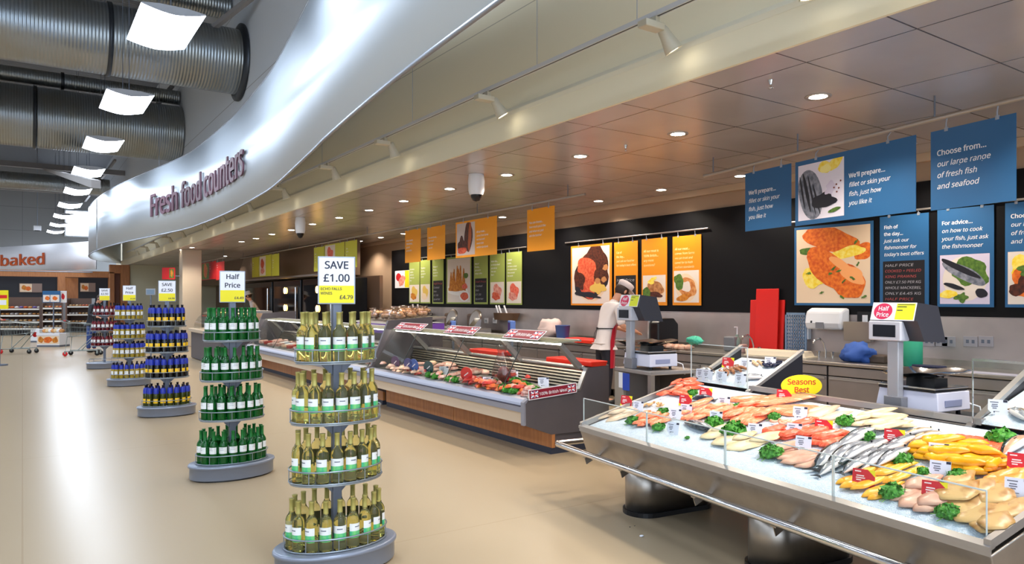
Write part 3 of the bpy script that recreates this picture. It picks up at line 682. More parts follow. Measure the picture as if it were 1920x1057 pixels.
for i, (px, py) in enumerate(DL):
    P = onZ(px, py, 3.40)
    lab = 'round recessed downlight %s' % ('nearest the viewer in the counter ceiling' if i == 0 else 'second nearest, above the fish signs row' if i == 1 else 'in the metal ceiling, %s' % ('behind the leftmost blue sign' if i == 2 else 'third from the viewer in the outer row' if i == 3 else 'above the orange meat posters' if i == 4 else 'fourth from the viewer in the outer row' if i == 5 else 'above the empty black wall' if i == 6 else 'left of the white dome camera' if i == 7 else 'small and far along the counters'))
    grp = None if i < 8 else 'far recessed downlights'
    d = thing('downlight', lab, 'downlight', P, 0, grp)
    MB().lathe([(.075,-.004),(.105,-.008),(.11,0.0),(.075,.0)], 24, caps=False).build('trim_ring', trim_m, d)
    MB().lathe([(0,-.003),(.076,-.003)], 20).build('lens', dl_e, d, fix=False)
    lamp('SPOT', 'downlight_lamp', (0,0,-.03), DOWN_W, WARM, d, .07, (0,0,0), 2.3, .6)
for px, py in ((1980,60),(2300,-150),(1700,270),(2050,230)):     # the same rows go on past the right edge of the picture
    P = onZ(px, py, 3.40); d = thing('downlight', 'round recessed downlight of the same row past the right picture edge', 'downlight', P, 0, 'downlights past the right edge')
    MB().lathe([(.075,-.004),(.105,-.008),(.11,0.0),(.075,.0)], 24, caps=False).build('trim_ring', trim_m, d)
    MB().lathe([(0,-.003),(.076,-.003)], 20).build('lens', dl_e, d, fix=False)
    lamp('SPOT', 'downlight_lamp', (0,0,-.03), DOWN_W, WARM, d, .07, (0,0,0), 2.3, .6)
# lighting track with spot heads
TX = 4.05; TZ = 1.65+.318*TX/.5855
trk = thing('lighting_track', 'long white lighting track hanging in front of the cream soffit', 'lighting track', (TX, 2, TZ))
mb = MB()
tt = [1.2, 6.6, 12.6, 18.6, 24.6, 31, 38]
for a, b in zip(tt, tt[1:]): mb.box(TX-.022, TX+.022, a+.004, b-.004, TZ-.018, TZ+.02)
mb.build('rail', mat('track_white', (206,208,214), .4), trk, world=True)
MB().box(TX-.007, TX+.007, 1.2, 38, TZ-.0195, TZ-.0175).build('conductor_slot', M_black, trk, world=True)
for yy in (2.7, 4.2, 5.55, 8.2, 11.5, 16, 22): MB().tube([(TX, yy, TZ+.02), (TX, yy, 5.3)], .003, 5).build('drop_wire', M_greyl, trk, world=True)
spot_w = mat('spot_head_grey', (196,190,172), .4); rim_e = emis('spot_lens_glow', (255,244,220), 6)
def track_spot(y, tilt, az, label, on=True, px=None):
    o = thing('track_spotlight', label, 'spotlight', (TX, y, TZ-.02), 0)
    MB().box(-.02, .02, -.03, .03, -.045, .0).build('adaptor', spot_w, o)
    MB().rbox(-.14, .06, -.05, .05, -.10, -.045, .008).build('gear_box', spot_w, o)
    d = Vector((math.sin(tilt)*math.cos(az), math.sin(tilt)*math.sin(az), -math.cos(tilt)))
    p0 = Vector((.09, 0, -.085)); M = frame(p0, d.orthogonal(), z=d)
    MB().lathe([(0,-.03),(.035,-.03),(.045,0),(.05,.05),(.072,.16),(.072,.175),(.066,.175),(.06,.16)], 20, 0, M, caps=False).build('lamp_head', spot_w, o)
    ln = MB().lathe([(0,.168),(.064,.168)], 18, 0, M).build('lens', rim_e if on else mat('lens_grey', (190,190,190), .2), o, fix=False)
    lamp('SPOT', 'spot_lamp', p0+d*.18, TRACK_W, (1,.88,.7), o, .05, aim((-.12, 0, -1)), 1.5, .8)
    return o
SPX = [(1228,75),(914,203),(722,278),(615,324),(523,360),(459,392),(409,409),(375,425),(336,437),(312,447),(288,455),(270,462),(252,468)]
near = ['nearest the viewer, pale head turned away', 'second from the viewer with a glowing lens', 'third from the viewer', 'fourth from the viewer', 'fifth, just under the fascia edge', 'sixth, just under the fascia edge']
for i, (px, py) in enumerate(SPX):
    P = onX(px, 561, TX); 
    track_spot(P.y, .55 if i < 2 else .35, -.4 if i < 2 else 0, 'white track spotlight %s' % (near[i] if i < 6 else '%s along the track from the viewer' % ord_[i]))
# dome cameras hanging from the counter ceiling
for px, py, top, r, lab in ((893,378,335,15,'white dome camera on a short post from the counter ceiling, nearer one'), (563,447,412,9,'white dome camera on a short post from the counter ceiling, farther one')):
    P = onZ(px, top-8 if px > 800 else top-4, 3.40); D = (P-EYEP).dot(FW); R = r/FPX*D; zb = EYE+(HOR-py)/FPX*D
    d = thing('dome_camera', lab, 'camera', P); h = P.z-zb
    MB().lathe([(R*.95,0),(R*1.05,-h*.25),(R*1.0,-h*.6),(R*.85,-h*.75)], 20).build('housing', M_white, d)
    MB().lathe([(R*.7,-h*.75),(R*.66,-h*.85),(R*.4,-h*.96),(0,-h)], 20).build('dome', mat('smoked_dome', (20,20,24), .08), d)
for px, py in ((1173,272),(1445,150)):
    P = onZ(px, py, 3.40); s = thing('sprinkler', 'tiny sprinkler head under the metal ceiling %s' % ('before the second downlight' if px < 1200 else 'left of the nearest downlight'), 'sprinkler', P)
    MB().lathe([(.02,0),(.012,-.03),(.006,-.06),(.02,-.065),(0,-.068)], 10).build('head', M_chrome, s)
# ice spots: extra track heads, added out of view to brighten the ice
for i, (yy, tx_, ty_) in enumerate(((2.75,4.3,4.1),(2.2,4.2,3.3),(1.65,4.1,2.7),(1.1,3.9,2.0),(.5,4.0,1.6))):
    o = track_spot(yy, .2, 0, 'white track spotlight added to brighten the ice, unseen above the top picture edge, %s' % ord_[i])
    for l in o.children:
        if l.type == 'LIGHT': l.data.energy = FISH_W; l.data.color = (1,.95,.88); l.data.spot_size = 1.35; l.rotation_euler = aim(Vector((tx_, ty_, .8))-Vector((TX+.1, yy, TZ-.15)))
# ================================================================== printed boards and hanging signs
T_white = mat('print_white', (232,232,236), .6); T_cream = mat('print_cream', (250,224,160), .6)
c_or = mat('board_orange', (226,140,22), .5); c_yo = mat('board_amber', (246,160,16), .5); c_gr = mat('board_olive_green', (158,172,86), .5)
c_bl = mat('board_blue', (40,94,142), .45); c_lg = mat('board_lime', (206,206,62), .5); c_rd = mat('board_red', (190,26,34), .5)
chalk_b = mat('chalkboard', (22,22,28), .6); chalk = mat('chalk', (170,168,176), .8); chalk_r = mat('chalk_red', (176,80,80), .8)
plate = mat('photo_plate', (226,214,204), .5); plate2 = mat('photo_warm_cloth', (232,206,176), .5)
salm = mat('photo_salmon', (238,128,40), .5, var=(22, (206,84,22), 5, .35, .65)); salm2 = mat('photo_salmon_pink', (236,120,96), .5, var=(20, (212,80,60), 4))
roast = mat('photo_roast', (96,44,26), .5, var=(24, (52,22,16), 6)); rare = mat('photo_rare_meat', (196,66,40), .5, var=(20, (222,110,74), 4))
herb = mat('photo_herb', (62,96,36), .5, var=(30, (96,130,50), 4)); lem = mat('photo_lemon', (244,208,40), .5, var=(20, (250,230,120), 3))
fishg = mat('photo_fish_grey', (92,98,112), .5, var=(18, (150,152,166), 5)); fishd = mat('photo_fish_dark', (30,30,40), .5); lilac = mat('photo_lilac', (210,200,222), .5)
goldf = mat('photo_golden_fry', (214,140,44), .5, var=(16, (178,98,24), 4)); ham = mat('photo_ham', (206,112,100), .5, var=(16, (232,170,150), 4)); chee = mat('photo_cheese', (222,186,90), .5)
class Pic:
    def __init__(s, W, H, x0, y0, x1, y1, z=.0064): s.r = (x0*W, y0*H, (x1-x0)*W, (y1-y0)*H); s.z = z; s.items = []; s.k = 0
    def bg(s, m): s.items.append(([(0,0),(1,0),(1,1),(0,1)], m)); return s
    def blob(s, cx, cy, rx, ry, m, rot=0, nz=.18, n=26, pw=1):
        a = s.r[2]/s.r[3]; pts = []; s.k += 1
        for i in range(n):
            t = 2*PI*i/n; f = 1+nz*mnoise.noise(Vector((math.cos(t)*1.3+s.k*2.1, math.sin(t)*1.3, s.k*.7)))*1.6
            ct, st = math.cos(t), math.sin(t)
            u = rx*abs(ct)**pw*(1 if ct > 0 else -1)*f; v = ry*abs(st)**pw*(1 if st > 0 else -1)*f
            c_, s_ = math.cos(rot), math.sin(rot)
            X = (u*c_*1 - v/a*s_*a*0 - v*s_/a) if False else u*c_ - v*s_/a; Y = u*s_*a + v*c_
            pts.append((min(1, max(0, cx+X)), min(1, max(0, cy+Y))))
        s.items.append((pts, m)); return s
    def poly(s, pts, m): s.items.append((pts, m)); return s
    def build(s, M, parent, name='photo_print'):
        mb = MB(); mats = []; 
        for i, (pts, m) in enumerate(s.items):
            if m not in mats: mats.append(m)
            z = s.z+.0004*i
            mb.face([(s.r[0]+u*s.r[2], s.r[1]+v*s.r[3], z) for u, v in pts], mats.index(m), M)
        return mb.build(name, mats, parent, fix=False)
RODS = {}
def board(name, label, px0, px1, yt, yb, plane, col, text=None, pic=None, chalkb=None, tm=None, group=None, clips=2, clip_h=.12, cat='sign', border=None, rodl=None):
    rodl = rodl or RODS.get(id(plane))
    p0, dx, n = plane
    tl = onP(px0, yt, p0, n); bl = onP(px0, yb, p0, n); tr = onP(px1, yt, p0, n)
    W = (Vector((tr.x, tr.y, 0))-Vector((tl.x, tl.y, 0))).length; H = tl.z-bl.z
    M = frame((tl.x, tl.y, bl.z), dx, z=n)
    o = thing(name, label, cat, M=M, group=group)
    I = Matrix.Identity(4)
    MB().box(0, W, 0, H, 0, .006).build('board_panel', col, o)
    if pic: 
        for pc in (pic if isinstance(pic, list) else [pic]): pc(W, H).build(I, o)
    if chalkb:
        x0, y0, x1, y1, lines = chalkb
        cb = MB().box(x0*W, x1*W, y0*H, y1*H, .006, .0075).build('chalkboard', chalk_b, o); lh = (y1-y0)*H/(len(lines)+.6)
        for i, (ln, mi) in enumerate(lines): MB().text(ln, lh*.8, Matrix.Translation((x0*W+.04*W, y1*H-lh*(i+1), .0079)), 0, width=min((x1-x0)*W*.86, lh*.5*len(ln)), shear=.15).build('chalk_writing', [chalk, chalk_r][mi], cb, fix=False)
    if text:
        x, y, size, lines, shear = text; ts = []
        for i, ln in enumerate(lines):
            bold = ln.startswith('*'); t = MB().text(ln.lstrip('*'), size*H, Matrix.Translation((x*W, y*H-i*size*1.22*H, .0066)), 0, bold=.024 if bold else .008, shear=0 if bold else shear)
            if t.v: ts.append(t)
        if ts:                                          # narrow the block when it would run off the board
            mx = max(v[0] for t in ts for v in t.v); lim = W*.94; k = min(1, (lim-x*W)/(mx-x*W))
            for t in ts: t.v = [(x*W+(v[0]-x*W)*k, v[1], v[2]) for v in t.v]; t.build('lettering', tm or T_white, o, fix=False)
    if clips:
        for f in (.2, .8):
            q = M @ Vector((f*W, H, 0))
            if rodl:                                    # the clip reaches up to the underside of its rod
                ra, rb, rr = rodl; u = (rb-ra).normalized(); c = ra+u*((q-ra).dot(u)/(1 if abs(u.z) < .9 else 1)); ch = max(.03, c.z-rr-.001-q.z); off = (M.inverted() @ c).z
            else: ch, off = clip_h, 0
            MB().tube([(f*W, H-.012, .009), (f*W, H+ch*.5, .010), (f*W, H+ch, off)], .006, 6).box(f*W-.015, f*W+.015, H-.02, H+.012, -.004, .0115).build('hanging_clip', M_greyl, o)
    return o
XW = (Vector((8.955,0,0)), Vector((0,-1,0)), Vector((-1,0,0)))
XY = (Vector((6.9,0,0)), Vector((0,-1,0)), Vector((-1,0,0)))
B1 = onZ(1320, 330, 3.2); B2 = onZ(1920, 182, 3.2); bd = (B2-B1).normalized()
XB = (B1, bd, bd.cross(UP))
XB2 = (B1+bd.cross(UP)*.03, bd, bd.cross(UP))
WB = 'sign board hung on the black wall'
R_long = (onX(451, 484, 6.9), onX(1097, 365, 6.9), .018); R_blue = (B1, B2+bd*.6, .02)
R_or = (onX(1060, 456, 8.94), onX(1328, 427, 8.94), .014); R_gr = (onX(765, 485, 8.94), onX(988, 464, 8.94), .014); R_fb = (onX(1484, 413, 8.94), onX(1990, 371, 8.94), .014)
XR = (Vector((5.6,0,0)), Vector((0,-1,0)), Vector((-1,0,0))); R_red = (onX(357, 493, 5.6), onX(423, 485.5, 5.6), .02)
for r_ in (R_long, R_or, R_gr, R_fb, R_red): r_[1].z = r_[0].z = (r_[0].z+r_[1].z)/2
RODS[id(XY)] = R_long; RODS[id(XB)] = R_blue; RODS[id(XB2)] = R_blue; RODS[id(XR)] = R_red
# --- fish posters on the wall
def p_salmon(W, H):
    p = Pic(W, H, .03, .03, .965, .965).bg(plate2)
    p.blob(.45, .84, .42, .15, salm, -.2).blob(.92, .66, .14, .10, salm, .3).blob(.72, .66, .24, .07, lem, .15).blob(.18,.70,.14,.05,herb).blob(.25, .35, .16, .14, lem, -.4)
    p.blob(.47, .46, .36, .20, salm, -.62, .12, pw=.75).blob(.72, .28, .22, .20, salm, -.5, .12, pw=.8).blob(.60, .52, .16, .06, mat('photo_salmon_lit', (246,168,104), .5), -.5)
    p.blob(.78, .36, .17, .10, mat('photo_salmon_lit', (246,168,104), .5), -.5)
    for x, y in ((.18,.4),(.36,.14),(.64,.08),(.92,.08),(.52,.45),(.6,.42),(.48,.39),(.78,.32),(.66,.28),(.85,.5),(.82,.78)): p.blob(x, y, .035, .014, herb, random.uniform(-1,1), .5)
    return p
board('poster', 'large poster of orange salmon fillets with lemon on the black wall', 1490, 1638, 427, 572, XW, c_bl, pic=p_salmon, clips=0, cat='poster')
board('poster', 'blue Fish of the day poster with a chalkboard on the black wall', 1650, 1742, 407, 574, XW, c_bl, (.09, .86, .062, ['*Fish of', '*the day...', 'just ask our', 'fishmonger for', "today's best offers"], .22), chalkb=(.07,.03,.92,.50,[('HALF PRICE',0),('COOKED + PEELED',1),('KING PRAWNS',1),('ONLY £7.50 PER KG',0),('WHOLE MACKEREL',0),('ONLY £4.45 KG',0),('HALF PRICE',1)]), clip_h=.06, cat='poster', rodl=R_fb)
def p_fish(W, H):
    p = Pic(W, H, .05, .03, .93, .53).bg(lilac).blob(.5, .5, .46, .44, plate, 0, .05).blob(.62, .62, .34, .26, herb, -.5, .4)
    p.blob(.5, .62, .5, .13, fishg, -.52, .08).blob(.42, .72, .46, .06, fishd, -.5, .1).blob(.84, .22, .12, .09, fishd, -.5, .1).blob(.44, .14, .13, .10, herb, .3, .5).blob(.18, .2, .18, .08, lem, .1).blob(.28,.36,.22,.05,fishd,-.3)
    return p
board('poster', 'blue For advice poster with a photo of whole grey fish, on the black wall', 1758, 1864, 394, 575, XW, c_bl, (.08, .84, .066, ['*For advice...', 'on how to cook', 'your fish, just ask', 'the fishmonger'], .22), p_fish, clip_h=.06, cat='poster', rodl=R_fb)
def p_mix(W, H): return Pic(W, H, .05, .03, .93, .53).bg(plate).blob(.3,.6,.3,.25,lem,0,.4).blob(.5,.4,.4,.3,salm,0,.4).blob(.3,.35,.25,.14,roast,.3,.5).blob(.5,.66,.3,.12,herb,.2,.5)
board('poster', 'blue Choose from poster cut by the right edge, on the black wall', 1885, 1994, 381, 576, XW, c_bl, (.10, .85, .066, ['*Choose from...', 'our large range', 'of fresh fish', 'and seafood'], .22), p_mix, clip_h=.06, cat='poster', rodl=R_fb)
# --- blue hanging signs
board('hanging_sign', "small blue hanging sign saying We'll prepare, leftmost of the blue ones", 1398, 1484, 326, 434, XB, c_bl, (.08, .62, .115, ["*We'll prepare...", 'fillet or skin your', 'fish, just how', 'you like it'], .22), clip_h=.10)
def p_lemonfish(W, H):
    p = Pic(W, H, .03, .07, .45, .93).bg(mat('photo_pale_board', (228,222,236), .5)).blob(.6, .88, .17, .10, lem).blob(.82,.92,.16,.09,lem,.5).blob(.62,.86,.12,.07,mat('photo_lemon_flesh', (250,236,150), .5))
    p.blob(.28, .45, .26, .46, fishg, .25, .06).blob(.2, .5, .035, .36, fishd, .25, .05).blob(.31,.45,.02,.38,fishd,.25,.05).blob(.1,.5,.02,.3,fishd,.2,.05).blob(.42,.35,.02,.3,fishd,.3,.05).blob(.6, .3, .24, .14, fishd, .05, .3).blob(.72,.5,.12,.1,lilac,.3,.3).blob(.8, .12, .14, .035, herb, .2, .1)
    for x, y in ((.85,.55),(.8,.5),(.9,.48),(.86,.42),(.94,.6)): p.blob(x, y, .018, .016, mat('photo_pepper', (120,60,50), .5))
    return p
board('hanging_sign', "large blue hanging sign saying We'll prepare with a photo of fish and lemons", 1492, 1718, 305, 424, XB2, c_bl, (.49, .60, .108, ["*We'll prepare...", 'fillet or skin your', 'fish, just how', 'you like it'], .22), p_lemonfish, clip_h=.12)
board('hanging_sign', 'large blue hanging sign saying Choose from our large range, rightmost', 1746, 1906, 248, 395, XB, c_bl, (.08, .68, .115, ['*Choose from...', 'our large range', 'of fresh fish', 'and seafood'], .22), clip_h=.14)
# --- orange meat posters
def p_roast(W, H):
    p = Pic(W, H, .03, .03, .95, .965).bg(plate).blob(.5, .45, .46, .42, plate2, 0, .05).blob(.5, .42, .44, .34, fishd, 0, .15).blob(.62, .72, .36, .30, roast, .2).blob(.40, .62, .26, .20, rare, -.2).blob(.42, .34, .20, .26, rare, .5, .15).blob(.8, .5, .18, .17, roast).blob(.72, .28, .17, .10, chee, 0, .5).blob(.2,.4,.14,.2,roast,.3,.4).blob(.45,.15,.3,.05,fishd,-.1,.4)
    for x,y in ((.9,.62),(.86,.42),(.7,.4)): p.blob(x,y,.07,.05,mat('photo_potato',(190,130,80),.5))
    return p
board('poster', 'orange poster with a big photo of carved roast beef, largest of the meat ones', 1071, 1147.4, 462, 572, XW, c_or, pic=p_roast, clip_h=.06, cat='poster', rodl=R_or)
board('poster', 'orange Cut of the day poster with a chalkboard, behind the butcher', 1152, 1196, 455, 572, XW, c_or, (.10, .82, .056, ['*Cut of', '*the day...', 'just ask our butcher', "for today's best offers"], .2), chalkb=(.07,.03,.93,.47,[('Half Price',0),('£ per lb',0),('steak',0),('£4.99',0)]), clip_h=.06, tm=T_cream, cat='poster', rodl=R_or)
def p_steak(W, H): return Pic(W, H, .05, .05, .95, .45).bg(plate).blob(.52,.42,.46,.36,plate2,0,.1).blob(.55,.5,.36,.26,mat('photo_pork',(196,140,90),.5,var=(20,(150,92,50),4)),-.2).blob(.5,.28,.4,.10,roast,-.1).blob(.14,.3,.2,.25,herb,.5,.4).blob(.4,.8,.18,.1,lem,.3,.5)
board('poster', 'orange poster of a steak with beans saying all our meat is British', 1203.6, 1251, 449, 572, XW, c_or, (.08, .80, .058, ['*All our meat is', '*100% British...', 'any more', 'questions?'], .2), p_steak, clip_h=.06, tm=T_cream, cat='poster', rodl=R_or)
def p_chop(W, H): return Pic(W, H, .05, .04, .93, .5).bg(plate).blob(.5,.45,.45,.42,plate2,0,.1).blob(.55,.45,.34,.30,mat('photo_chop',(190,108,48),.5,var=(20,(222,160,100),4)),-.4).blob(.5,.5,.2,.16,plate,-.3).blob(.2,.65,.18,.26,herb,.3,.4).blob(.4,.16,.3,.10,goldf,.2)
board('poster', 'orange poster of a chop with greens, rightmost of the meat posters', 1261.6, 1315, 444, 572, XW, c_or, (.08, .80, .054, ['*All our meat...', 'comes from farms', 'we can trust and', 'cared for to high', 'welfare standards'], .2), p_chop, clip_h=.06, tm=T_cream, cat='poster', rodl=R_or)
# --- green deli posters on the wall
def p_block(ma, mb_): return lambda W, H: Pic(W, H, .04, .03, .96, .44).bg(plate).blob(.5,.5,.34,.34,ma,.2,.3).blob(.4,.3,.28,.18,mb_,-.2,.3)
gl_ = ['*Our cheese', '*counter...', 'ask to try', 'before you', 'buy']
board('poster', 'olive green poster with a photo of cheese, first of the green row', 767.7, 787, 491, 568, XW, c_gr, (.08, .80, .055, gl_, .2), p_block(chee, goldf), clip_h=.06, group=None, cat='poster', rodl=R_gr)
board('poster', 'olive green poster with a photo of pale cheese wedges, second of the green row', 788.3, 807, 488, 568.5, XW, c_gr, (.08, .80, .055, ['*Try before', '*you buy...', 'just ask for', 'a taste'], .2), p_block(chee, plate2), clip_h=.06, cat='poster', rodl=R_gr)
cl = [('Half Price',1), ('Cooked',0), ('Ham',0), ('£1.50',0), ('quarter',0)]
board('poster', 'olive green poster with a chalkboard left of the spring roll photo', 811, 832, 487, 569, XW, c_gr, (.08, .82, .055, ['*Cheese of', '*the day...', 'just ask for', 'the offers'], .2), chalkb=(.08,.03,.94,.52,cl), clip_h=.06, cat='poster', rodl=R_gr)
def p_rolls(W, H):
    p = Pic(W, H, .04, .03, .96, .96).bg(plate).blob(.4,.28,.5,.12,mat('photo_bowl',(240,236,232),.5),-.05,.05)
    for i, x in enumerate((.16,.30,.44,.58,.72,.26,.5)): p.poly([(x-.09,.28),(x+.10,.26),(x+.03,.86-.07*abs(i%5-2.5)),(x-.01,.88-.07*abs(i%5-2.5))], goldf)
    return p.blob(.4,.3,.36,.05,goldf,0,.2).blob(.78,.36,.12,.06,salm2).blob(.82,.60,.10,.06,herb).blob(.76,.14,.22,.12,mat('photo_bowl',(240,236,232),.5),0,.03).blob(.76,.14,.17,.09,rare,0,.1)
board('poster', 'large poster of golden spring rolls with a dipping bowl, in the green row', 837.6, 884, 483, 569, XW, c_gr, pic=p_rolls, clip_h=.06, cat='poster', rodl=R_gr)
board('poster', 'olive green poster with a chalkboard right of the spring roll photo', 889, 915, 480, 570, XW, c_gr, (.08, .82, .055, ['*Meat of', '*the day...', 'just ask for', "today's offers"], .2), chalkb=(.08,.04,.92,.53,cl), clip_h=.06, cat='poster', rodl=R_gr)
board('poster', 'olive green poster with a photo of sliced ham, beside the right chalkboard', 919, 946.6, 477, 570, XW, c_gr, (.08, .84, .055, ['*Wafer thin...', 'or thickly sliced', 'just ask us', 'how you', 'like it'], .2), p_block(ham, rare), clip_h=.06, cat='poster', rodl=R_gr)
board('poster', 'olive green poster with a photo of curled smoked meat, last of the green row', 949.8, 979, 473.5, 571, XW, c_gr, (.08, .84, .05, ['*Cooked', '*meats...', 'we have a range', 'of cooked meats', 'from around', 'the world'], .2), p_block(salm2, ham), clip_h=.06, cat='poster', rodl=R_gr)
board('poster', 'small white and yellow offer sheet at the left end of the black wall', 741, 768, 508, 540, XW, M_paper, pic=lambda W, H: Pic(W, H, .02, .02, .98, .98).bg(M_paper).poly([(.7,0),(1,0),(1,1),(.7,1)], M_yell).blob(.25,.62,.2,.24,c_rd,0,.05).blob(.5,.4,.24,.26,ham,.4,.3), clips=0, cat='poster')
# --- amber hanging signs
board('hanging_sign', 'amber hanging sign at the left end of the amber row', 760, 789, 433, 493, XY, c_yo, (.08,.66,.085,['*All our meat is','*100% British...','just ask','our butcher'],.2), clip_h=.09)
board('hanging_sign', 'amber hanging sign second from the left, saying you can choose', 801.5, 834.7, 427, 488, XY, c_yo, (.08,.66,.085,['*You can choose...','how much','you want','just ask'],.2), clip_h=.09)
def p_ribs(W, H): return Pic(W, H, .03, .06, .49, .95).bg(mat('photo_grey_cloth',(206,190,184),.5)).blob(.64,.55,.24,.46,roast,-.1,.12).blob(.72,.55,.08,.42,mat('photo_glaze',(170,84,36),.5),-.1,.2).blob(.28,.35,.22,.22,roast,.3,.3).blob(.3,.15,.26,.1,rare,0,.3)
board('hanging_sign', 'wide amber hanging sign with a photo of glazed ribs', 855, 932, 417.6, 484, XY, c_yo, (.53,.63,.085,['*All our meat...','comes from farms','we trust and','meets high','welfare standards'],.2), p_ribs, clip_h=.09)
board('hanging_sign', 'amber hanging sign alone at the right end of the amber row', 989, 1040, 394, 472, XY, c_yo, (.08,.66,.085,['*You can choose...',"how much you'd like",'and what cut, just','ask the butcher'],.2), clip_h=.09)
# --- lime and red hanging signs farther along
lm = ['*Deli...','ask to','try','first']
board('hanging_sign', 'narrow lime hanging sign, left of the far lime pair', 473, 485.5, 483, 520, XY, c_lg, (.1,.7,.09,lm,.2), clip_h=.09)
board('hanging_sign', 'lime hanging sign with a photo of a sliced sausage', 486.2, 509, 480.5, 519, XY, c_lg, None, lambda W, H: Pic(W, H, .04, .04, .55, .96).bg(plate).blob(.45,.6,.3,.25,rare).blob(.5,.25,.3,.15,ham), clip_h=.09)
board('hanging_sign', 'narrow lime hanging sign, right of the far lime pair', 510, 523.5, 477, 517.5, XY, c_lg, (.1,.7,.09,lm,.2), clip_h=.09)
board('hanging_sign', 'narrow lime hanging sign partly behind the nearest price sign, left end', 589, 608, 464.6, 509, XY, c_lg, (.1,.7,.09,lm,.2), clip_h=.09)
board('hanging_sign', 'lime hanging sign with a red photo behind the nearest price sign', 609, 646, 459.6, 506, XY, c_lg, None, lambda W, H: Pic(W, H, .03, .04, .55, .96).bg(plate).blob(.5,.55,.32,.3,salm2,.3,.4), clip_h=.09)
board('hanging_sign', 'narrow lime hanging sign just right of the nearest price sign', 647.5, 669.7, 453, 502.5, XY, c_lg, (.1,.7,.09,lm,.2), clip_h=.09)
rl_ = ['*Hot...','food to','go']
board('hanging_sign', 'narrow red hanging sign left of the red one with a hot dog', 359, 374, 495, 526, XR, c_rd, (.1,.7,.11,rl_,.2), clip_h=.1)
board('hanging_sign', 'wide red hanging sign with a photo of a hot dog', 378.5, 405, 494, 525.5, XR, c_rd, (.58,.7,.1,rl_,.2), lambda W, H: Pic(W, H, .02, .04, .54, .96).bg(herb).blob(.5,.5,.3,.45,goldf,.1,.2).blob(.5,.5,.12,.4,rare,.1,.2), clip_h=.1)
board('hanging_sign', 'red hanging sign behind the Half Price sign of the green bottles', 405.6, 421, 492, 525, XR, c_rd, (.1,.8,.1,rl_,.2), clip_h=.1)
XR2 = (Vector((4.66,27.2,0)), Vector((.83,-.56,0)).normalized(), Vector((-.56,-.83,0)).normalized())
o = board('wall_sign', 'red sign on a bracket beside the pillar, above the SAVE 2.50 stand', 304, 328.6, 501.5, 523.6, XR2, c_rd, None, lambda W, H: Pic(W, H, .55, .1, .9, .9).bg(herb).blob(.5,.5,.3,.4,goldf), clips=0)
MB().box(.3, .62, .1, .14, -.03, -.001).build('bracket', M_greyp, o)
# --- rods
def rod(label, a, b, r, drops=(), group=None):
    o = thing('sign_rod', label, 'rod', (a+b)/2, 0, group)
    MB().tube([a, b], r, 10).build('tube', M_steel2, o, world=True)
    for t in drops:
        q = a.lerp(b, t); MB().tube([q, Vector((q.x, q.y, 3.402))], .008, 6).build('drop_rod', M_greyp, o, world=True)
    return o
rod('long steel rod carrying the amber and lime hanging signs', R_long[0], R_long[1], .018, (.02,.3,.6,.85,.98))
rod('steel rod carrying the blue hanging signs under the ceiling', B1, B2+bd*.6, .02, (.04,.35,.7,.98))
for r_, n_ in ((R_or, 'orange meat posters'), (R_gr, 'green posters'), (R_fb, 'blue fish posters')):
    o = rod('thin steel rod on the black wall above the %s' % n_, r_[0], r_[1], .014)
    for t in (.03, .5, .97): q = r_[0].lerp(r_[1], t); MB().tube([q, Vector((8.97, q.y, q.z))], .008, 6).build('wall_bracket', M_greyp, o, world=True)
rod('steel rod carrying the red hanging signs near the pillar', R_red[0], R_red[1], .02, (.05,.95))
# ================================================================== goods on the ice
SL = math.atan(.27)
def ice_M(s, w_, z, rot=0, roll=0): return FM @ Matrix.Translation((s, w_, z)) @ Matrix.Rotation(SL, 4, 'X') @ Matrix.Rotation(rot, 4, 'Z') @ Matrix.Rotation(roll, 4, 'X')
f_sal = mat('raw_salmon', (244,118,74), .3, 0, .5, var=(14, (250,166,128), 4, .45, .62, (2, 14, 4)), sss=.1, rnd=.06)
f_sal2 = mat('deep_salmon', (232,84,52), .3, 0, .5, var=(14, (246,132,98), 4, .45, .65, (2, 14, 4)), sss=.1, rnd=.06)
f_yel = mat('smoked_haddock_yellow', (238,170,18), .3, 0, .5, var=(10, (214,134,10), 5, .4, .7), sss=.05, rnd=.08)
f_yel2 = mat('smoked_strip_amber', (240,156,24), .3, 0, .5, var=(12, (250,190,70), 4), sss=.05, rnd=.06)
f_org = mat('smoked_orange', (244,140,50), .3, 0, .5, var=(12, (250,180,100), 4), rnd=.05)
f_pale = mat('pale_white_fillet', (212,190,164), .34, 0, .5, var=(12, (190,158,132), 5, .4, .7), sss=.1, rnd=.05)
f_crm = mat('cream_fillet', (222,204,166), .34, 0, .5, var=(12, (204,176,132), 4), rnd=.04)
f_pink = mat('pinkish_fillet', (214,170,146), .34, 0, .5, var=(12, (198,138,116), 4), rnd=.05)
f_tan = mat('tan_smoked_fillet', (200,162,104), .34, 0, .5, var=(14, (160,108,52), 6, .45, .68), rnd=.07)
k_back = mat('mackerel_back', (58,68,78), .22, .3, .6, var=(60, (24,30,38), 3, .45, .55)); k_side = mat('silver_flank', (176,180,186), .2, .45, .6, var=(20, (140,146,156), 4), rnd=.08); k_bel = mat('pale_belly', (226,218,212), .25, .1)
b_back = mat('brown_fish_back', (132,104,70), .28, .1, .5, var=(30, (96,74,48), 4))
par_m = mat('curly_parsley', (44,116,34), .55, 0, .4, var=(70, (86,160,54), 3), rnd=.12); stem_m = mat('parsley_stalk', (120,170,60), .5)
shr_m = mat('brown_shrimp', (196,138,84), .4, var=(60, (226,180,130), 3), rnd=.1); prw_m = mat('cooked_prawn', (226,150,116), .35, var=(40, (240,190,160), 3), rnd=.08)
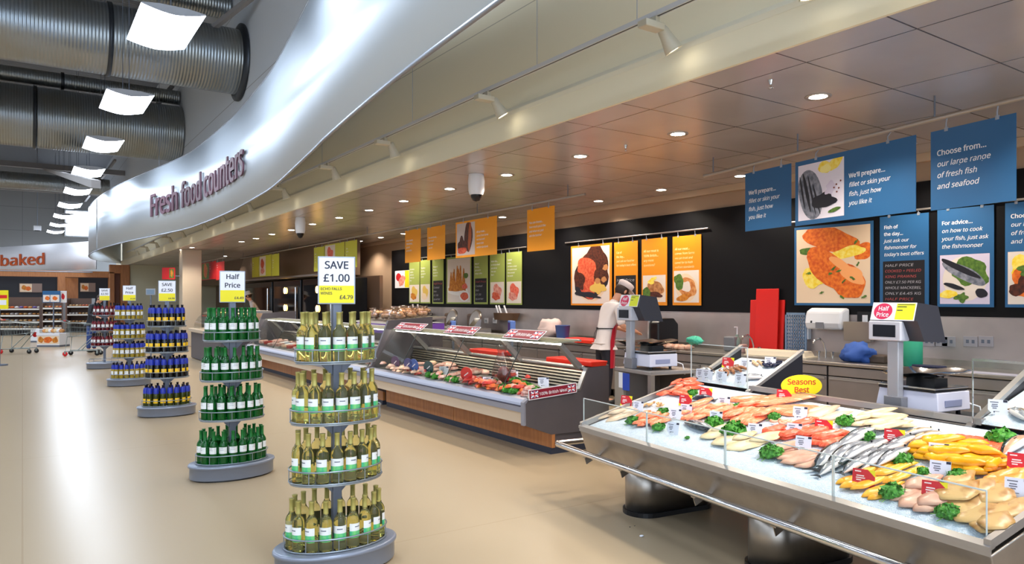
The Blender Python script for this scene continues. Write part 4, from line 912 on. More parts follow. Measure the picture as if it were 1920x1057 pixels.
def fillet_mb(L, W, T, seed=0, tail=.8, lump=.3, head=.8, bend=0, n=14, m=8):
    mb = MB(); vs = []
    for side in (1, 0):
        for i in range(n+1):
            t = i/n; hw = W/2*min(1, (t*4+.03)**head)*min(1, (max(0, 1-t)*2.2+.05)**tail)
            hw *= 1+.3*mnoise.noise(Vector((t*3, seed*1.7, 0)))
            yb = bend*L*math.sin(PI*t)+.02*W*mnoise.noise(Vector((t*4, 5, seed)))
            for j in range(m+1):
                u = -1+2*j/m; h = max(0, 1-abs(u)**2.2)**.8*min(1, (t*6)**.5, (max(0, 1-t)*4)**.55)
                h *= 1+lump*mnoise.noise(Vector((t*L*30, u*W*26, seed*2.3)))
                vs.append(((t-.5)*L, yb+u*hw, T*h*side-(0 if side else .002)))
    N = (n+1)*(m+1)
    for i in range(n):
        for j in range(m):
            a = i*(m+1)+j; q = (a, a+m+1, a+m+2, a+1); mb.f.append(q); mb.f.append(tuple(N+k for k in q[::-1])); mb.m += [0, 0]; mb.s += [True, True]
    mb.v = vs
    def edge(a, b): mb.f.append((a, b, N+b, N+a)); mb.m.append(0); mb.s.append(True)
    for i in range(n): edge(i*(m+1), (i+1)*(m+1)); edge((i+1)*(m+1)+m, i*(m+1)+m)
    for j in range(m): edge(j+1, j); edge(n*(m+1)+j, n*(m+1)+j+1)
    return mb
def lay_M(pa, pb, lift=0, z0=.63, roll=0):
    a = fish_pt(*pa, z0); b = fish_pt(*pb, z0); s, w_ = (a[0]+b[0])/2, (a[1]+b[1])/2
    L = math.hypot(b[0]-a[0], (b[1]-a[1])*1.036)
    return ice_M(s, w_, .63+.27*w_+.004+lift, math.atan2((b[1]-a[1])*1.036, b[0]-a[0]), roll), L
_sd = [0]
rx = random.Random(77)
def fillet(pa, pb, wr, T, m, label, group=None, lift=0, name='fish_fillet', cat='fillet', more=True, **k):
    _sd[0] += 1; M, L = lay_M(pa, pb, lift)
    o = fillet_mb(L*1.2, L*wr*1.65, T*(.5 if 'tan' in m.name else .66), _sd[0], **k).build(name, m); o.matrix_world = M
    if group and more and name not in ('salmon_portion', 'smoked_strip') and rx.random() < .75:      # the heaps are two layers deep
        dx, dy = rx.uniform(-11, 11), rx.uniform(-5, 7); fillet((pa[0]+dx, pa[1]+dy), (pb[0]+dx+rx.uniform(-5, 5), pb[1]+dy+rx.uniform(-4, 4)), wr*.9, T, m, label, group, lift+T*.72, name, cat, False, **k)
    return tag(o, label, cat, group)
def fish(pa, pb, hr, label, group=None, lift=0, back=None, side=None, name='whole_fish', fl=1):
    _sd[0] += 1; M, L = lay_M(pa, pb, lift); hr *= 1.32; o = thing(name, label, 'fish', M=M, group=group)
    H = L*hr; T = H*.55; n, m = 16, 14; vs = []; fs = []; ms = []
    for i in range(n+1):                          # tail at -L/2, head at +L/2
        t = i/n; r = max(.08, (math.sin(PI*min(1, t*.92+.05))**.75)) * (1 if t < .95 else .62)
        if t < .12: r = .22+t*1.2
        for j in range(m):
            a = 2*PI*j/m; vs.append(((t-.5)*L*.94+.04*L, math.cos(a)*H/2*r*fl, max(0, T/2*r*(1+math.sin(a)))*1.0))
    for i in range(n):
        for j in range(m):
            fs.append((i*m+j, i*m+(j+1)%m, (i+1)*m+(j+1)%m, (i+1)*m+j)); c = math.cos(2*PI*(j+.5)/m); ms.append(0 if c > .35 else 2 if c < -.55 else 1)
    fs += [tuple(range(m))[::-1], tuple(range(n*m, n*m+m))]; ms += [1, 0]
    mb = MB(); mb.v = vs; mb.f = [list(f) for f in fs]; mb.m = ms; mb.s = [True]*len(fs)
    mb.build('body', [back or k_back, side or k_side, k_bel], o)
    x = -.46*L
    MB().prism([(x+.06*L,.05*H,T*.12), (x-.05*L,.5*H,T*.1), (x-.02*L,0,T*.12), (x-.05*L,-.5*H,T*.1), (x+.06*L,-.05*H,T*.12)], (0,0,.003)).build('tail_fin', back or k_back, o)
    MB().prism([(.1*L,-.02*H,T*.95), (-.02*L,-.2*H,T*.9), (.0*L,.03*H,T*.97)], (0,0,.002)).build('pectoral_fin', back or k_back, o)
    MB().ell((.42*L, .1*H, T*.62), (.02*L, .02*L, .006), 10, 6).build('eye', M_black, o)
    return o
def parsley_mb(r, seed):
    rnd = random.Random(seed); mb = MB()
    mb.ell((0,0,r*.35), (r*.8, r*.8, r*.5), 10, 7, 0, None, .35, 3, seed)
    for i in range(85):
        a = rnd.uniform(0, 2*PI); e = math.acos(rnd.uniform(-.1, 1)); d = Vector((math.sin(e)*math.cos(a), math.sin(e)*math.sin(a), math.cos(e)))
        c = Vector((d.x*r*.85, d.y*r*.85, r*.32+d.z*r*.5))*rnd.uniform(.85, 1.12); M = frame(c, (d+Vector((rnd.uniform(-.7,.7), rnd.uniform(-.7,.7), rnd.uniform(-.3,.3)))).orthogonal(), z=d+Vector((rnd.uniform(-.6,.6), rnd.uniform(-.6,.6), rnd.uniform(-.3,.6))))
        q = r*rnd.uniform(.2, .34); k = 7
        pts = [(math.cos(2*PI*j/k)*q*(1 if j%2 else .7), math.sin(2*PI*j/k)*q*(1 if j%2 else .7), rnd.uniform(-.3,.45)*q) for j in range(k)]
        mb.add([(0,0,0)]+pts, [(0, 1+j, 1+(j+1)%k) for j in range(k)], 0, False, M)
    for i in range(3): a = rnd.uniform(0, 2*PI); mb.tube([(0,0,.01), (math.cos(a)*r*1.35, math.sin(a)*r*1.35, .004)], .0018, 5, 1)
    return mb
def parsley(px, py, wpx, label, z0=.65):
    s, w_, z = fish_pt(px, py, z0); P = fw_(s, w_, z); r = wpx/2/FPX*(P-EYEP).dot(FW)
    _sd[0] += 1; o = parsley_mb(r, _sd[0]).build('parsley_bunch', [par_m, stem_m], fix=False); o.matrix_world = ice_M(s, w_, .632+.27*w_, random.uniform(0, 6)); o.scale = (1,1,1)
    return tag(o, label, 'parsley')
cardp = mat('card_print_grey', (110,110,124), .6); red_p = mat('card_print_white', (244,224,220), .6); c_lily = mat('card_lilac_white', (224,224,236), .45); c_redc = mat('card_red', (206,30,40), .45)
def card_protos():
    out = {}
    for kind in ('white', 'red'):
        o = thing('price_card', 'x', 'price card', (0,0,0)); w, h = (.047, .086) if kind == 'white' else (.054, .09)
        T = Matrix.Rotation(math.radians(-14), 4, 'X')
        pts = [(-w,0,0), (-w,0,h), (w*.35,0,h), (w,0,h*.62), (w,0,0)] if kind == 'red' else [(-w,0,h*.3), (-w,0,h), (w,0,h), (w,0,0), (-w*.45,0,0)]
        MB().prism(pts, (0,.0016,0), 0, T).build('card', c_lily if kind == 'white' else c_redc, o)
        mb = MB(); pm_ = 0
        F = T @ frame((0,-.0004,0), (1,0,0), z=(0,-1,0))
        rows = ((.82,.8,.0),(.66,.55,.25),(.54,.62,.2),(.42,.4,.35)) if kind == 'white' else ((.86,.5,.0),(.62,.62,.2),(.50,.74,.15),(.38,.4,.2))
        for f, ww, sh in rows: mb.box(-w*.8+sh*w*.8, -w*.8+sh*w*.8+ww*w*1.1, h*f-.0028, h*f+.0028, 0, .0003, 0, F)
        mb.build('printed_lines', cardp if kind == 'white' else red_p, o, fix=False)
        mb = MB()
        if kind == 'white': mb.box(-w*.4, w*.2, h*.14, h*.22, 0, .0005, 0, F).box(w*.55, w*.98, h*.84, h*.99, 0, .0005, 0, F)
        else: mb.face([(w*.35,h*.995,.0004), (w,h*.62,.0004), (w,h*.995,.0004)], 0, F).face([(-w,h*.26,.0004), (-w*.4,0.001,.0004), (-w,0.001,.0004)], 0, F)
        mb.build('price_mark' if kind == 'white' else 'yellow_corner', M_dark if kind == 'white' else M_yell, o, fix=False)
        MB().box(-.012, .012, -.003, .006, -.02, .016, 0, T).build('spike_holder', M_white, o)
        out[kind] = o
    return out
CP = card_protos(); cused = {'white': 0, 'red': 0}
def card(kind, px, py, label, z0=.675, k=.27, zf=None, dz=.043, turn=0):
    s, w_, z = fish_pt(px, py, z0, k); P = fw_(s, w_, z-dz+.0)
    d = (FE2*.62+FW*.38).normalized(); rz = math.atan2(d.y, d.x)-PI/2+turn
    r = CP[kind]
    if not cused[kind]: r.location = P; r.rotation_euler = (0,0,rz); r['label'] = label; cused[kind] = 1
    else: dup(r, P, rz, label)
# --- left part of the bed
rnd = random.Random(5)
for i in range(14):
    t = rnd.random(); u = rnd.uniform(-1, 1); cx, cy_ = 1240+58*t+u*5, 746-23*t+u*7; a = rnd.uniform(-.4, .9); L = rnd.uniform(11, 17)
    fillet((cx-L*math.cos(a), cy_+L*.45*math.sin(a)), (cx+L*math.cos(a), cy_-L*.45*math.sin(a)), .3, .022, f_sal2, 'strip of orange salmon in the heap at the far left corner of the ice', 'salmon strips in the far left heap', lift=.035*(1-abs(u))*rnd.random())
for i in range(12):
    px, py = rnd.uniform(1208, 1242), rnd.uniform(752, 763); s, w_, z = fish_pt(px, py, .64)
    mb = MB(); a0 = rnd.uniform(0, 6); pts = [(.022*math.cos(q)-.0, .022*math.sin(q), .010) for q in [a*.35 for a in range(9)]]
    mb.tube(pts, [.008,.0085,.008,.0075,.007,.006,.005,.004,.003], 7); o = mb.build('brown_shrimp', shr_m); o.matrix_world = ice_M(s, w_, .632+.27*w_+rnd.uniform(0,.012), a0, rnd.uniform(-.4,.4))
    tag(o, 'brown shrimp in the small heap beside the far left white card', 'shrimp', 'brown shrimps by the far left card')
for (a, b) in (((1112,786),(1158,771)), ((1140,790),(1186,772)), ((1150,778),(1196,764)), ((1160,783),(1200,770))): fillet(a, b, .34, .02, f_pale, 'pale white fillet at the front left corner of the ice', 'pale fillets in the front left corner', name='white_fish_fillet')
for i in range(8):
    px, py = 1200+42*(i%4)/3.2+(i//4)*6, 783+(i//4)*10-2*(i%4)+4; fillet((px-9, py+4), (px+13, py-5), .42, .024, f_sal, 'small salmon piece between two parsley bunches by the left front glass', 'salmon pieces by the left front glass', lift=.01*(i%3), name='salmon_piece')
fish((1344,752),(1298,750), .28, 'dark blue grey whole fish beside the red cards at the left', back=mat('dark_fish_back', (34,40,58), .25, .2), side=mat('dark_fish_side', (84,92,112), .25, .3))
fish((1342,812),(1290,798), .22, 'silver fish behind the left front glass, upper one'); fish((1330,806),(1284,794), .22, 'silver fish behind the left front glass, lower one')
S1 = 'thick salmon fillet in the left middle of the ice bed'
for a, b in (((1300,776),(1336,762)), ((1318,779),(1362,768)), ((1330,768),(1372,760)), ((1345,778),(1385,768)), ((1278,788),(1308,779)), ((1290,792),(1322,782)), ((1304,786),(1330,776))): fillet(a, b, .36, .03, f_sal, S1, 'salmon fillets, left middle', lift=rnd.uniform(0,.015), name='salmon_fillet')
S2 = 'thick salmon fillet in the middle of the ice bed below the long salmon sides'
for a, b in (((1352,790),(1398,772)), ((1372,796),(1420,776)), ((1395,797),(1438,780)), ((1362,780),(1400,766)), ((1390,782),(1432,768)), ((1412,786),(1446,774)), ((1378,772),(1412,764))): fillet(a, b, .34, .032, f_sal, S2, 'salmon fillets, middle', lift=rnd.uniform(0,.02), name='salmon_fillet')
for i, (a, b) in enumerate((((1368,750),(1440,746)), ((1400,760),(1500,752)), ((1440,768),(1540,766)), ((1428,752),(1520,748)), ((1468,776),(1548,772)))): fillet(a, b, .27, .03, f_sal, 'long side of salmon, %s along the back of the ice bed' % ('leftmost', 'second from the left', 'third from the left', 'fourth, under the red card', 'rightmost')[i], lift=.012*(i%2), name='long_salmon_fillet', cat='fillet')
for i in range(9):
    px, py = 1462+rnd.uniform(-8,52), 786+rnd.uniform(-4,9); s, w_, z = fish_pt(px, py, .64); pts = [(.03*math.cos(q), .03*math.sin(q), .012) for q in [a*.3 for a in range(9)]]
    o = MB().tube(pts, [.011,.012,.011,.010,.009,.008,.007,.005,.003], 8).build('cooked_prawn', prw_m); o.matrix_world = ice_M(s, w_, .634+.27*w_+rnd.uniform(0,.01), rnd.uniform(0,6))
    tag(o, 'pink brown prawn behind the middle white cards', 'prawn', 'prawns in the middle of the ice')
for a, b in (((1522,792),(1572,774)), ((1536,797),(1584,782)), ((1514,784),(1552,770))): fillet(a, b, .34, .024, f_pale, 'white fillet behind the red card in the middle of the ice', 'white fillets behind the middle red card', name='white_fish_fillet')
for a, b in (((1428,812),(1470,806)), ((1436,824),(1480,812)), ((1462,822),(1500,816))): fillet(a, b, .42, .034, f_sal2, 'bright salmon fillet left of the two front white cards', 'salmon fillets left of the front white cards', name='salmon_fillet')
for a, b in (((1508,822),(1562,808)), ((1520,836),(1580,822)), ((1540,840),(1588,828)), ((1500,812),(1540,804)), ((1545,820),(1592,816))): fillet(a, b, .4, .036, f_sal2, 'bright salmon fillet right of the two front white cards', 'salmon fillets right of the front white cards', lift=rnd.uniform(0,.015), name='salmon_fillet')
for a, b in (((1318,822),(1382,808)), ((1340,834),(1412,816)), ((1366,842),(1440,822)), ((1330,812),(1372,804)), ((1400,832),(1462,820)), ((1376,826),(1420,812))): fillet(a, b, .42, .02, f_crm, 'cream fillet in the row behind the front glass', 'cream fillets behind the front glass', lift=rnd.uniform(0,.012), name='white_fish_fillet')
for a, b in (((1462,858),(1530,846)), ((1476,868),(1546,856)), ((1494,874),(1556,862)), ((1448,846),(1505,836))): fillet(a, b, .36, .02, f_pink, 'greyish pink fillet behind the front glass, left of the silver fish', 'greyish pink fillets behind the front glass', name='white_fish_fillet')
# --- silver fish in the middle right
nf = [((1522,886),(1602,830)), ((1545,884),(1630,836)), ((1570,880),(1644,842)), ((1588,890),(1668,842)), ((1608,890),(1684,848)), ((1560,862),(1625,822)), ((1600,866),(1668,826)), ((1625,872),(1700,836)), ((1640,886),(1706,850)), ((1530,896),(1590,862)), ((1650,858),(1716,824)), ((1575,900),(1640,866))]
for i, (a, b) in enumerate(nf): fish(a, b, .2, 'silver mackerel in the overlapping row right of the bright salmon', 'silver mackerel in the middle right', lift=.012*(i%3))
fish((1574,846),(1640,814), .2, 'grey fish with a dark head lying on the parsley above the mackerel', lift=.03)
for i, (a, b) in enumerate((((1700,830),(1768,812)), ((1690,818),(1752,806)))): fish(a, b, .2, 'brownish fish beside the upper right red card, %s' % ('nearer', 'farther')[i], back=b_back, side=mat('brown_fish_side', (178,154,120), .25, .2))
for a, b in (((1606,788),(1672,778)), ((1620,798),(1690,786)), ((1640,806),(1706,794)), ((1600,800),(1650,792)), ((1626,784),(1690,782)), ((1655,796),(1708,800))): fillet(a, b, .3, .022, f_crm, 'cream white fillet behind the mackerel at the back of the ice', 'cream fillets at the back', lift=rnd.uniform(0,.015), name='white_fish_fillet')
# --- yellow and pink things on the right
ye = [((1712,838),(1772,828)), ((1700,850),(1768,842)), ((1722,846),(1790,838)), ((1742,832),(1808,836)), ((1716,862),(1790,852)), ((1752,848),(1830,852)), ((1780,842),(1850,846)), ((1780,858),(1862,862)), ((1738,866),(1810,872)), ((1800,868),(1878,876)), ((1770,876),(1840,886)), ((1826,856),(1884,868)), ((1840,880),(1892,876)), ((1806,886),(1850,894)), ((1848,894),(1870,884))]
for i, (a, b) in enumerate(ye): fillet(a, b, .36, .034, f_yel, 'yellow smoked fillet in the big heap right of the mackerel', 'yellow smoked fillets in the heap', lift=.014*(i%3), name='smoked_fillet')
for i in range(6): fillet((1786+16*i, 838+2*i), (1802+17*i, 818+2.4*i), .5, .034, f_sal2, 'red salmon portion in the row at the back right', 'salmon portions in the back right row', name='salmon_portion', tail=.25, head=.3)
ys = [((1572,906),(1625,890)), ((1580,916),(1640,898)), ((1600,922),(1660,902)), ((1622,930),(1690,906)), ((1612,888),(1668,876)), ((1640,896),(1702,880)), ((1636,876),(1690,868)), ((1660,884),(1716,872)), ((1660,910),(1712,890)), ((1630,936),(1672,924)), ((1690,896),(1730,880)), ((1602,898),(1644,884))]
for i, (a, b) in enumerate(ys): fillet(a, b, .24, .022, f_yel2, 'amber smoked strip behind the right front glass', 'amber smoked strips behind the glass', lift=.008*(i%3), name='smoked_strip')
for a, b in (((1676,936),(1742,906)), ((1692,950),(1760,926)), ((1718,960),(1776,940)), ((1700,918),(1760,900)), ((1736,952),(1790,934))): fillet(a, b, .42, .026, f_pink, 'pink fillet around the red card behind the right front glass', 'pink fillets behind the right glass', lift=rnd.uniform(0,.012), name='white_fish_fillet')
tn = [((1782,966),(1856,932)), ((1800,980),(1870,946)), ((1774,950),(1830,922)), ((1830,984),(1890,952)), ((1842,1002),(1872,972)), ((1846,950),(1896,924)), ((1868,978),(1930,950)), ((1816,932),(1866,908)), ((1850,930),(1905,908)), ((1896,962),(1945,935)), ((1780,920),(1822,902))]
for i, (a, b) in enumerate(tn): fillet(a, b, .5, .024, f_tan, 'tan smoked fillet in the near right corner of the ice', 'tan fillets in the near right corner', lift=.012*(i%3), name='smoked_fillet')
for a, b in (((1862,902),(1912,886)), ((1872,914),(1925,896)), ((1880,892),(1930,880)), ((1858,912),(1888,898))): fillet(a, b, .42, .028, f_org, 'orange fillet behind the white card at the right edge', 'orange fillets at the right edge', name='smoked_fillet')
fish((1876,858),(1930,822), .24, 'fish with an orange belly at the right edge behind the red card', back=k_back, side=mat('orange_belly', (200,150,120), .3, .1))
# --- raised tiers: items on a plane through the tier ice
TK, TZ0 = .335, .955-.335*1.15
def tier_pt(px, py, up=0): return fish_pt(px, py, TZ0+up, TK)
def put(o, px, py, rot, up=.004): s, w_, z = tier_pt(px, py); o.matrix_world = FM @ Matrix.Translation((s, min(max(w_, 1.17), 1.68), TZ0+TK*min(max(w_, 1.17), 1.68)+up)) @ Matrix.Rotation(math.atan(TK), 4, 'X') @ Matrix.Rotation(rot, 4, 'Z'); return o
def lang(seed):
    o = thing('langoustine', 'brown langoustine on the raised far left tier', 'langoustine', (0,0,0), 0, 'langoustines on the raised tier')
    m = mat('langoustine_shell', (176,112,66), .35, var=(40, (132,78,44), 3), rnd=.1)
    MB().tube([(.06-.016*i, .004*math.sin(i), .016) for i in range(9)], [.006,.013,.016,.016,.015,.013,.012,.010,.012], 9).build('shell', m, o)
    mb = MB()
    for s in (-1, 1): mb.tube([(.05,s*.01,.014), (.085,s*.028,.018), (.13,s*.018,.016)], [.004,.006,.003], 6)
    mb.build('claws', m, o); return o
for i, (px, py) in enumerate(((1352,704),(1364,702),(1374,699),(1384,696),(1392,693))): put(lang(i), px, py, 2.2+.2*i)
for i in range(10):
    o = MB().ell((0,0,.010), (.02,.016,.012), 10, 6).build('clam', mat('clam_shell', (206,176,140), .4, var=(60, (170,134,96), 3), rnd=.1)); put(o, 1410+3.2*i%24, 680+(i%4)*2.2, i); tag(o, 'beige clam in the heap left of the dark mussels', 'clam', 'clams on the raised tier')
for i in range(14):
    o = MB().ell((0,0,.012), (.032,.017,.013), 10, 6).build('mussel', mat('mussel_shell', (26,32,58), .2, rnd=.2)); put(o, 1433+(i%7)*5, 682+(i//7)*5+(i%3), i*.8, .004+.01*(i%2)); tag(o, 'dark blue mussel heaped behind the white card on the raised tier', 'mussel', 'mussels on the raised tier')
_z = TZ0
for i, (a, b) in enumerate((((1390,713),(1424,709)), ((1310,704),(1338,690)), ((1892,790),(1935,772)))):
    o = fish((1500,830),(1560,810), .26, ('pale grey fish at the right of the raised far left tier', 'pale fish with a light bone at the left of the raised tier', 'brown fish on the raised right tier by the white card')[i], back=b_back if i else k_back, side=k_side); 
    put(o, (a[0]+b[0])/2, (a[1]+b[1])/2, .4-.5*i); 
# --- parsley
for px, py, w_, lab in ((1299,736,22,'parsley sprig right of the far left salmon heap'), (1188,788,28,'parsley bunch left of the small salmon pieces at the front left'), (1236,800,26,'parsley bunch right of the small salmon pieces at the front left'), (1243,771,24,'parsley bunch behind the leftmost front salmon pieces'), (1341,793,36,'wide parsley bunch in front of the left middle salmon'), (1289,817,10,'tiny parsley sprig behind the left front glass'), (1385,762,24,'parsley bunch left of the long salmon sides'), (1452,780,26,'parsley bunch in the middle between salmon and prawns'), (1587,790,36,'parsley bunch right of the middle red card'), (1377,808,48,'long parsley bunch behind the front glass, left of a white card'), (1571,838,32,'parsley bunch left of the mackerel'), (1446,849,44,'parsley bunch lying by the cream fillets near the front glass'), (1622,818,42,'parsley under the grey fish with a dark head'), (1694,862,40,'parsley bunch left of the yellow heap'), (1731,880,24,'small parsley bunch left of the white card in the yellow heap'), (1798,893,42,'parsley bunch right of the white card in the yellow heap'), (1878,822,52,'big parsley bunch behind the red salmon portions'), (1674,923,48,'parsley bunch between amber strips and pink fillets'), (1779,960,46,'parsley bunch nearest the right corner of the front glass'), (1336,776,20,'small parsley bunch above the left middle salmon'), (1357,764,18,'small parsley tuft beside the dark fish')):
    parsley(px, py, w_, lab)
# --- cards
for kd, px, py, lab in (('white',1195,762,'white price card, leftmost on the ice, beside the shrimps'), ('white',1260,803,'white price card behind the left front glass'), ('white',1265,777,'white price card right of the leftmost parsley bunches'), ('white',1285,768,'white price card under the left red card'), ('white',1356,754,'white price card right of the dark fish'), ('white',1341,782,'white price card lying among the left middle salmon'), ('white',1499,774,'white price card on the long salmon sides'), ('white',1414,806,'white price card right of the long parsley bunch'), ('white',1488,806,'white price card among the bright salmon, upper of two'), ('white',1505,831,'white price card among the bright salmon, lower of two'), ('white',1759,846,'tall white price card at the back of the yellow heap'), ('white',1762,880,'white price card at the front of the yellow heap'), ('white',1906,914,'white price card on the orange fillets at the right edge'),
    ('red',1173,752,'red price card standing at the far left edge of the ice'), ('red',1284,751,'red price card left of the dark fish'), ('red',1322,738,'red price card behind the dark fish'), ('red',1469,742,'red price card in front of the yellow oval sign'), ('red',1543,801,'red price card in the middle behind the bright salmon'), ('red',1676,820,'red price card on the mackerel and cream fillets'), ('red',1618,897,'red price card behind the glass on the amber strips'), ('red',1751,921,'red price card behind the glass on the pink fillets'), ('red',1913,868,'red price card cut by the right edge')):
    card(kd, px, py, lab)
for kd, px, py, lab in (('white',1292,711,'white price card on the raised far left tier, leftmost'), ('white',1318,706,'white price card on the raised far left tier, second'), ('white',1342,711,'white price card on the raised far left tier, third'), ('white',1382,714,'white price card on the raised far left tier, fourth'), ('white',1398,684,'white price card at the back of the raised far left tier'), ('white',1443,679,'white price card beside the mussels'), ('red',1364,680,'red price card at the back of the raised far left tier'), ('white',1870,768,'white price card on the raised right tier')):
    s, w_, z = tier_pt(px, py+9); w_ = min(max(w_, 1.17), 1.66); P = fw_(s, w_, TZ0+TK*w_); r = CP[kd]; d = (FE2*.62+FW*.38).normalized(); dup(r, P, math.atan2(d.y, d.x)-PI/2, lab)
# ================================================================== meat counter goods
def deck_pt(px, py, up=0):
    P = onP(px, py, Vector((4.44, 0, .617+up)), Vector((-.0955, 0, 1))); P.x = min(5.0, max(4.47, P.x)); P.y = min(10.2, max(6.3, P.y)); return P
dkz = lambda x: .617+.0955*(x-4.44)
def deck_M(P, up, rz): return Matrix.Translation((P.x, P.y, dkz(P.x)+up)) @ Matrix.Rotation(-.0955, 4, 'Y') @ Matrix.Rotation(rz, 4, 'Z')
m_red = mat('raw_beef', (172,36,32), .3, 0, .5, var=(18, (208,70,56), 4), rnd=.12); m_pk = mat('raw_pork', (226,156,138), .35, var=(14, (240,196,178), 4), rnd=.08); m_ck = mat('raw_chicken', (238,200,164), .35, var=(14, (226,170,140), 4), rnd=.06); m_lamb = mat('raw_lamb', (190,96,84), .35, var=(16, (236,206,190), 4), rnd=.08); m_org = mat('marinated_orange', (226,84,36), .3, var=(20, (244,130,60), 3), rnd=.08); m_drk = mat('dark_beef_joint', (112,30,36), .35, var=(20, (150,56,54), 4))
def joint(px, py, wpx, hr, m, label, group=None, nz=.25, name='meat_joint'):
    P = deck_pt(px, py); D = (P-EYEP).dot(FW); r = wpx/2/FPX*D; _sd[0] += 1
    o = MB().ell((0,0,r*hr*.8), (r, r*.7, r*hr), 14, 9, 0, None, nz, 2.2, _sd[0]).build(name, m)
    for v in o.data.vertices: v.co.z = max(v.co.z, 0); o.matrix_world = deck_M(P, .004, random.uniform(0, 6))
    return tag(o, label, 'meat', group)
def steak(px, py, wpx, m, label, group):
    P = deck_pt(px, py); D = (P-EYEP).dot(FW); L = wpx/FPX*D; _sd[0] += 1
    o = fillet_mb(L, L*.55, .029, _sd[0], n=10, m=6).build('steak', m); o.matrix_world = deck_M(P, .003+.030*(_sd[0]%3), random.uniform(0, 6)); return tag(o, label, 'meat', group)
rnd = random.Random(9)
rows = [('chicken portion behind the blue oval markers', m_ck, 724, 770, 694, 706, 9), ('pork joint slice left of the teal oval marker', m_pk, 756, 800, 690, 704, 9), ('lamb chop between the teal and red oval markers', m_lamb, 812, 862, 700, 716, 10), ('pale pork loin at the back of the meat deck', m_pk, 800, 850, 688, 698, 6), ('red marinated steak right of the red oval marker', m_red, 862, 905, 712, 736, 12), ('orange marinated piece at the front of the meat deck', m_org, 862, 930, 724, 741, 12), ('red beef steak in the right half of the meat deck', m_red, 920, 990, 712, 738, 16), ('orange kebab by the parsley at the right of the meat deck', m_org, 938, 985, 726, 746, 9), ('small burger piece near the right end of the meat deck', m_lamb, 960, 1010, 735, 748, 8)]
for lab, m, x0, x1, y0, y1, n in rows:
    for i in range(n): steak(x0+(x1-x0)*(i+.5)/n+rnd.uniform(-3,3), rnd.uniform(y0, y1), rnd.uniform(19, 31), m, lab, lab+'s')
frs = [('pinkish cut at the front left edge of the meat deck', m_pk, 6), ('pale chicken piece at the front left edge of the meat deck', m_ck, 5), ('red cut at the front edge of the meat deck', m_red, 9), ('orange piece at the front edge of the meat deck', m_org, 6), ('dark lamb cut at the front edge of the meat deck', m_lamb, 7)]
fi = [k for k in range(5) for _ in range(frs[k][2])]; rf = random.Random(4); fi = sorted(fi, key=lambda k: k*1.0+rf.uniform(-1.6, 1.6))
for i, k in enumerate(fi):
    y = 10.15-3.85*(i+.5)/len(fi); q = EYEP; P = Vector((4.495+.035*(i%2), y, 0)); d = P-EYEP; px = 960+FPX*d.dot(RT)/d.dot(FW); py = HOR-FPX*(dkz(P.x)-EYE)/d.dot(FW); steak(px, py, rf.uniform(15, 22), frs[k][1], frs[k][0], frs[k][0]+'s')
joint(888, 705, 34, .5, m_lamb, 'knuckled lamb joint at the back of the meat deck', nz=.5); joint(908, 703, 26, .4, m_pk, 'pale ham end beside the lamb joint at the back', nz=.3)
joint(842, 690, 42, .3, m_pk, 'long pork joint behind the teal oval marker'); joint(845, 680, 18, .6, m_ck, 'whole pale chicken next to the teal oval marker')
o = joint(946, 716, 36, .9, m_drk, 'dark red beef joint in a tall clear bag', nz=.15)
P = o.matrix_world.translation; cb = MB().lathe([(.14,.02),(.15,.12),(.10,.26),(.05,.36),(.07,.44)], 14, caps=False).build('clear_bag', glass('bag_film', (236,226,226), .25), o)
for i in range(22):
    px, py = (1008-7*i%130, 738-3.4*(i%7)) if i < 14 else (rnd.uniform(776, 860), rnd.uniform(704, 722))
    P = deck_pt(px, py); _sd[0] += 1; o = parsley_mb(.07, _sd[0]).build('parsley_bunch', [par_m, stem_m], fix=False); o.matrix_world = deck_M(P, .002, i)
    tag(o, 'parsley bunch dressing the %s of the meat deck' % ('right half' if i < 14 else 'left middle'), 'parsley', 'parsley on the meat deck, %s' % ('right' if i < 14 else 'left'))
for px, py, m, lab in ((712,690,mat('oval_purple',(62,24,84),.35),'purple oval marker, leftmost on the meat deck'), (729,696,mat('oval_navy',(22,44,120),.35),'navy oval marker, second from the left on the meat deck'), (746,697,mat('oval_blue',(24,84,170),.35),'bright blue oval marker, third from the left on the meat deck'), (806,696,mat('oval_teal',(10,66,72),.35),'dark teal oval marker in the middle of the meat deck'), (868,712,mat('oval_red',(214,28,30),.35),'red oval marker right of the middle of the meat deck')):
    P = deck_pt(px, py+10); o = thing('oval_marker', lab, 'marker', (P.x, P.y, dkz(P.x)+.0))
    M = Matrix.Translation((-.02,0,.125)) @ Matrix.Rotation(-.4, 4, 'Y') @ frame((0,0,0), (0,-1,0), z=(-1,0,0)) @ Matrix.Rotation(-.5, 4, 'Z')
    MB().prism([(.165*math.cos(2*PI*i/30), .085*math.sin(2*PI*i/30), -.002) for i in range(30)], (0,0,.004), 0, M @ Matrix.Rotation(.9, 4, 'Z')).build('oval_plate', m, o); MB().tube([(0,0,.0),(-.01,0,.09)], .004, 6).build('stem', M_greyl, o)
    MB().box(-.07,.07,-.006,.006,.0021,.003,0,M @ Matrix.Rotation(.9, 4, 'Z')).build('printed_line', M_paper, o)
for px, py, lab in ((962,712,'white price card standing right of the bagged joint'), (915,726,'white price card lying in front of the bagged joint'), (1019,728,'white price card at the right end of the meat deck'), (832,704,'white price card left of the red oval marker')):
    P = deck_pt(px, py); dup(CP['white'], (P.x, P.y, dkz(P.x)+.012), math.atan2(FW.y, FW.x)-PI/2, lab, scale=1.3)
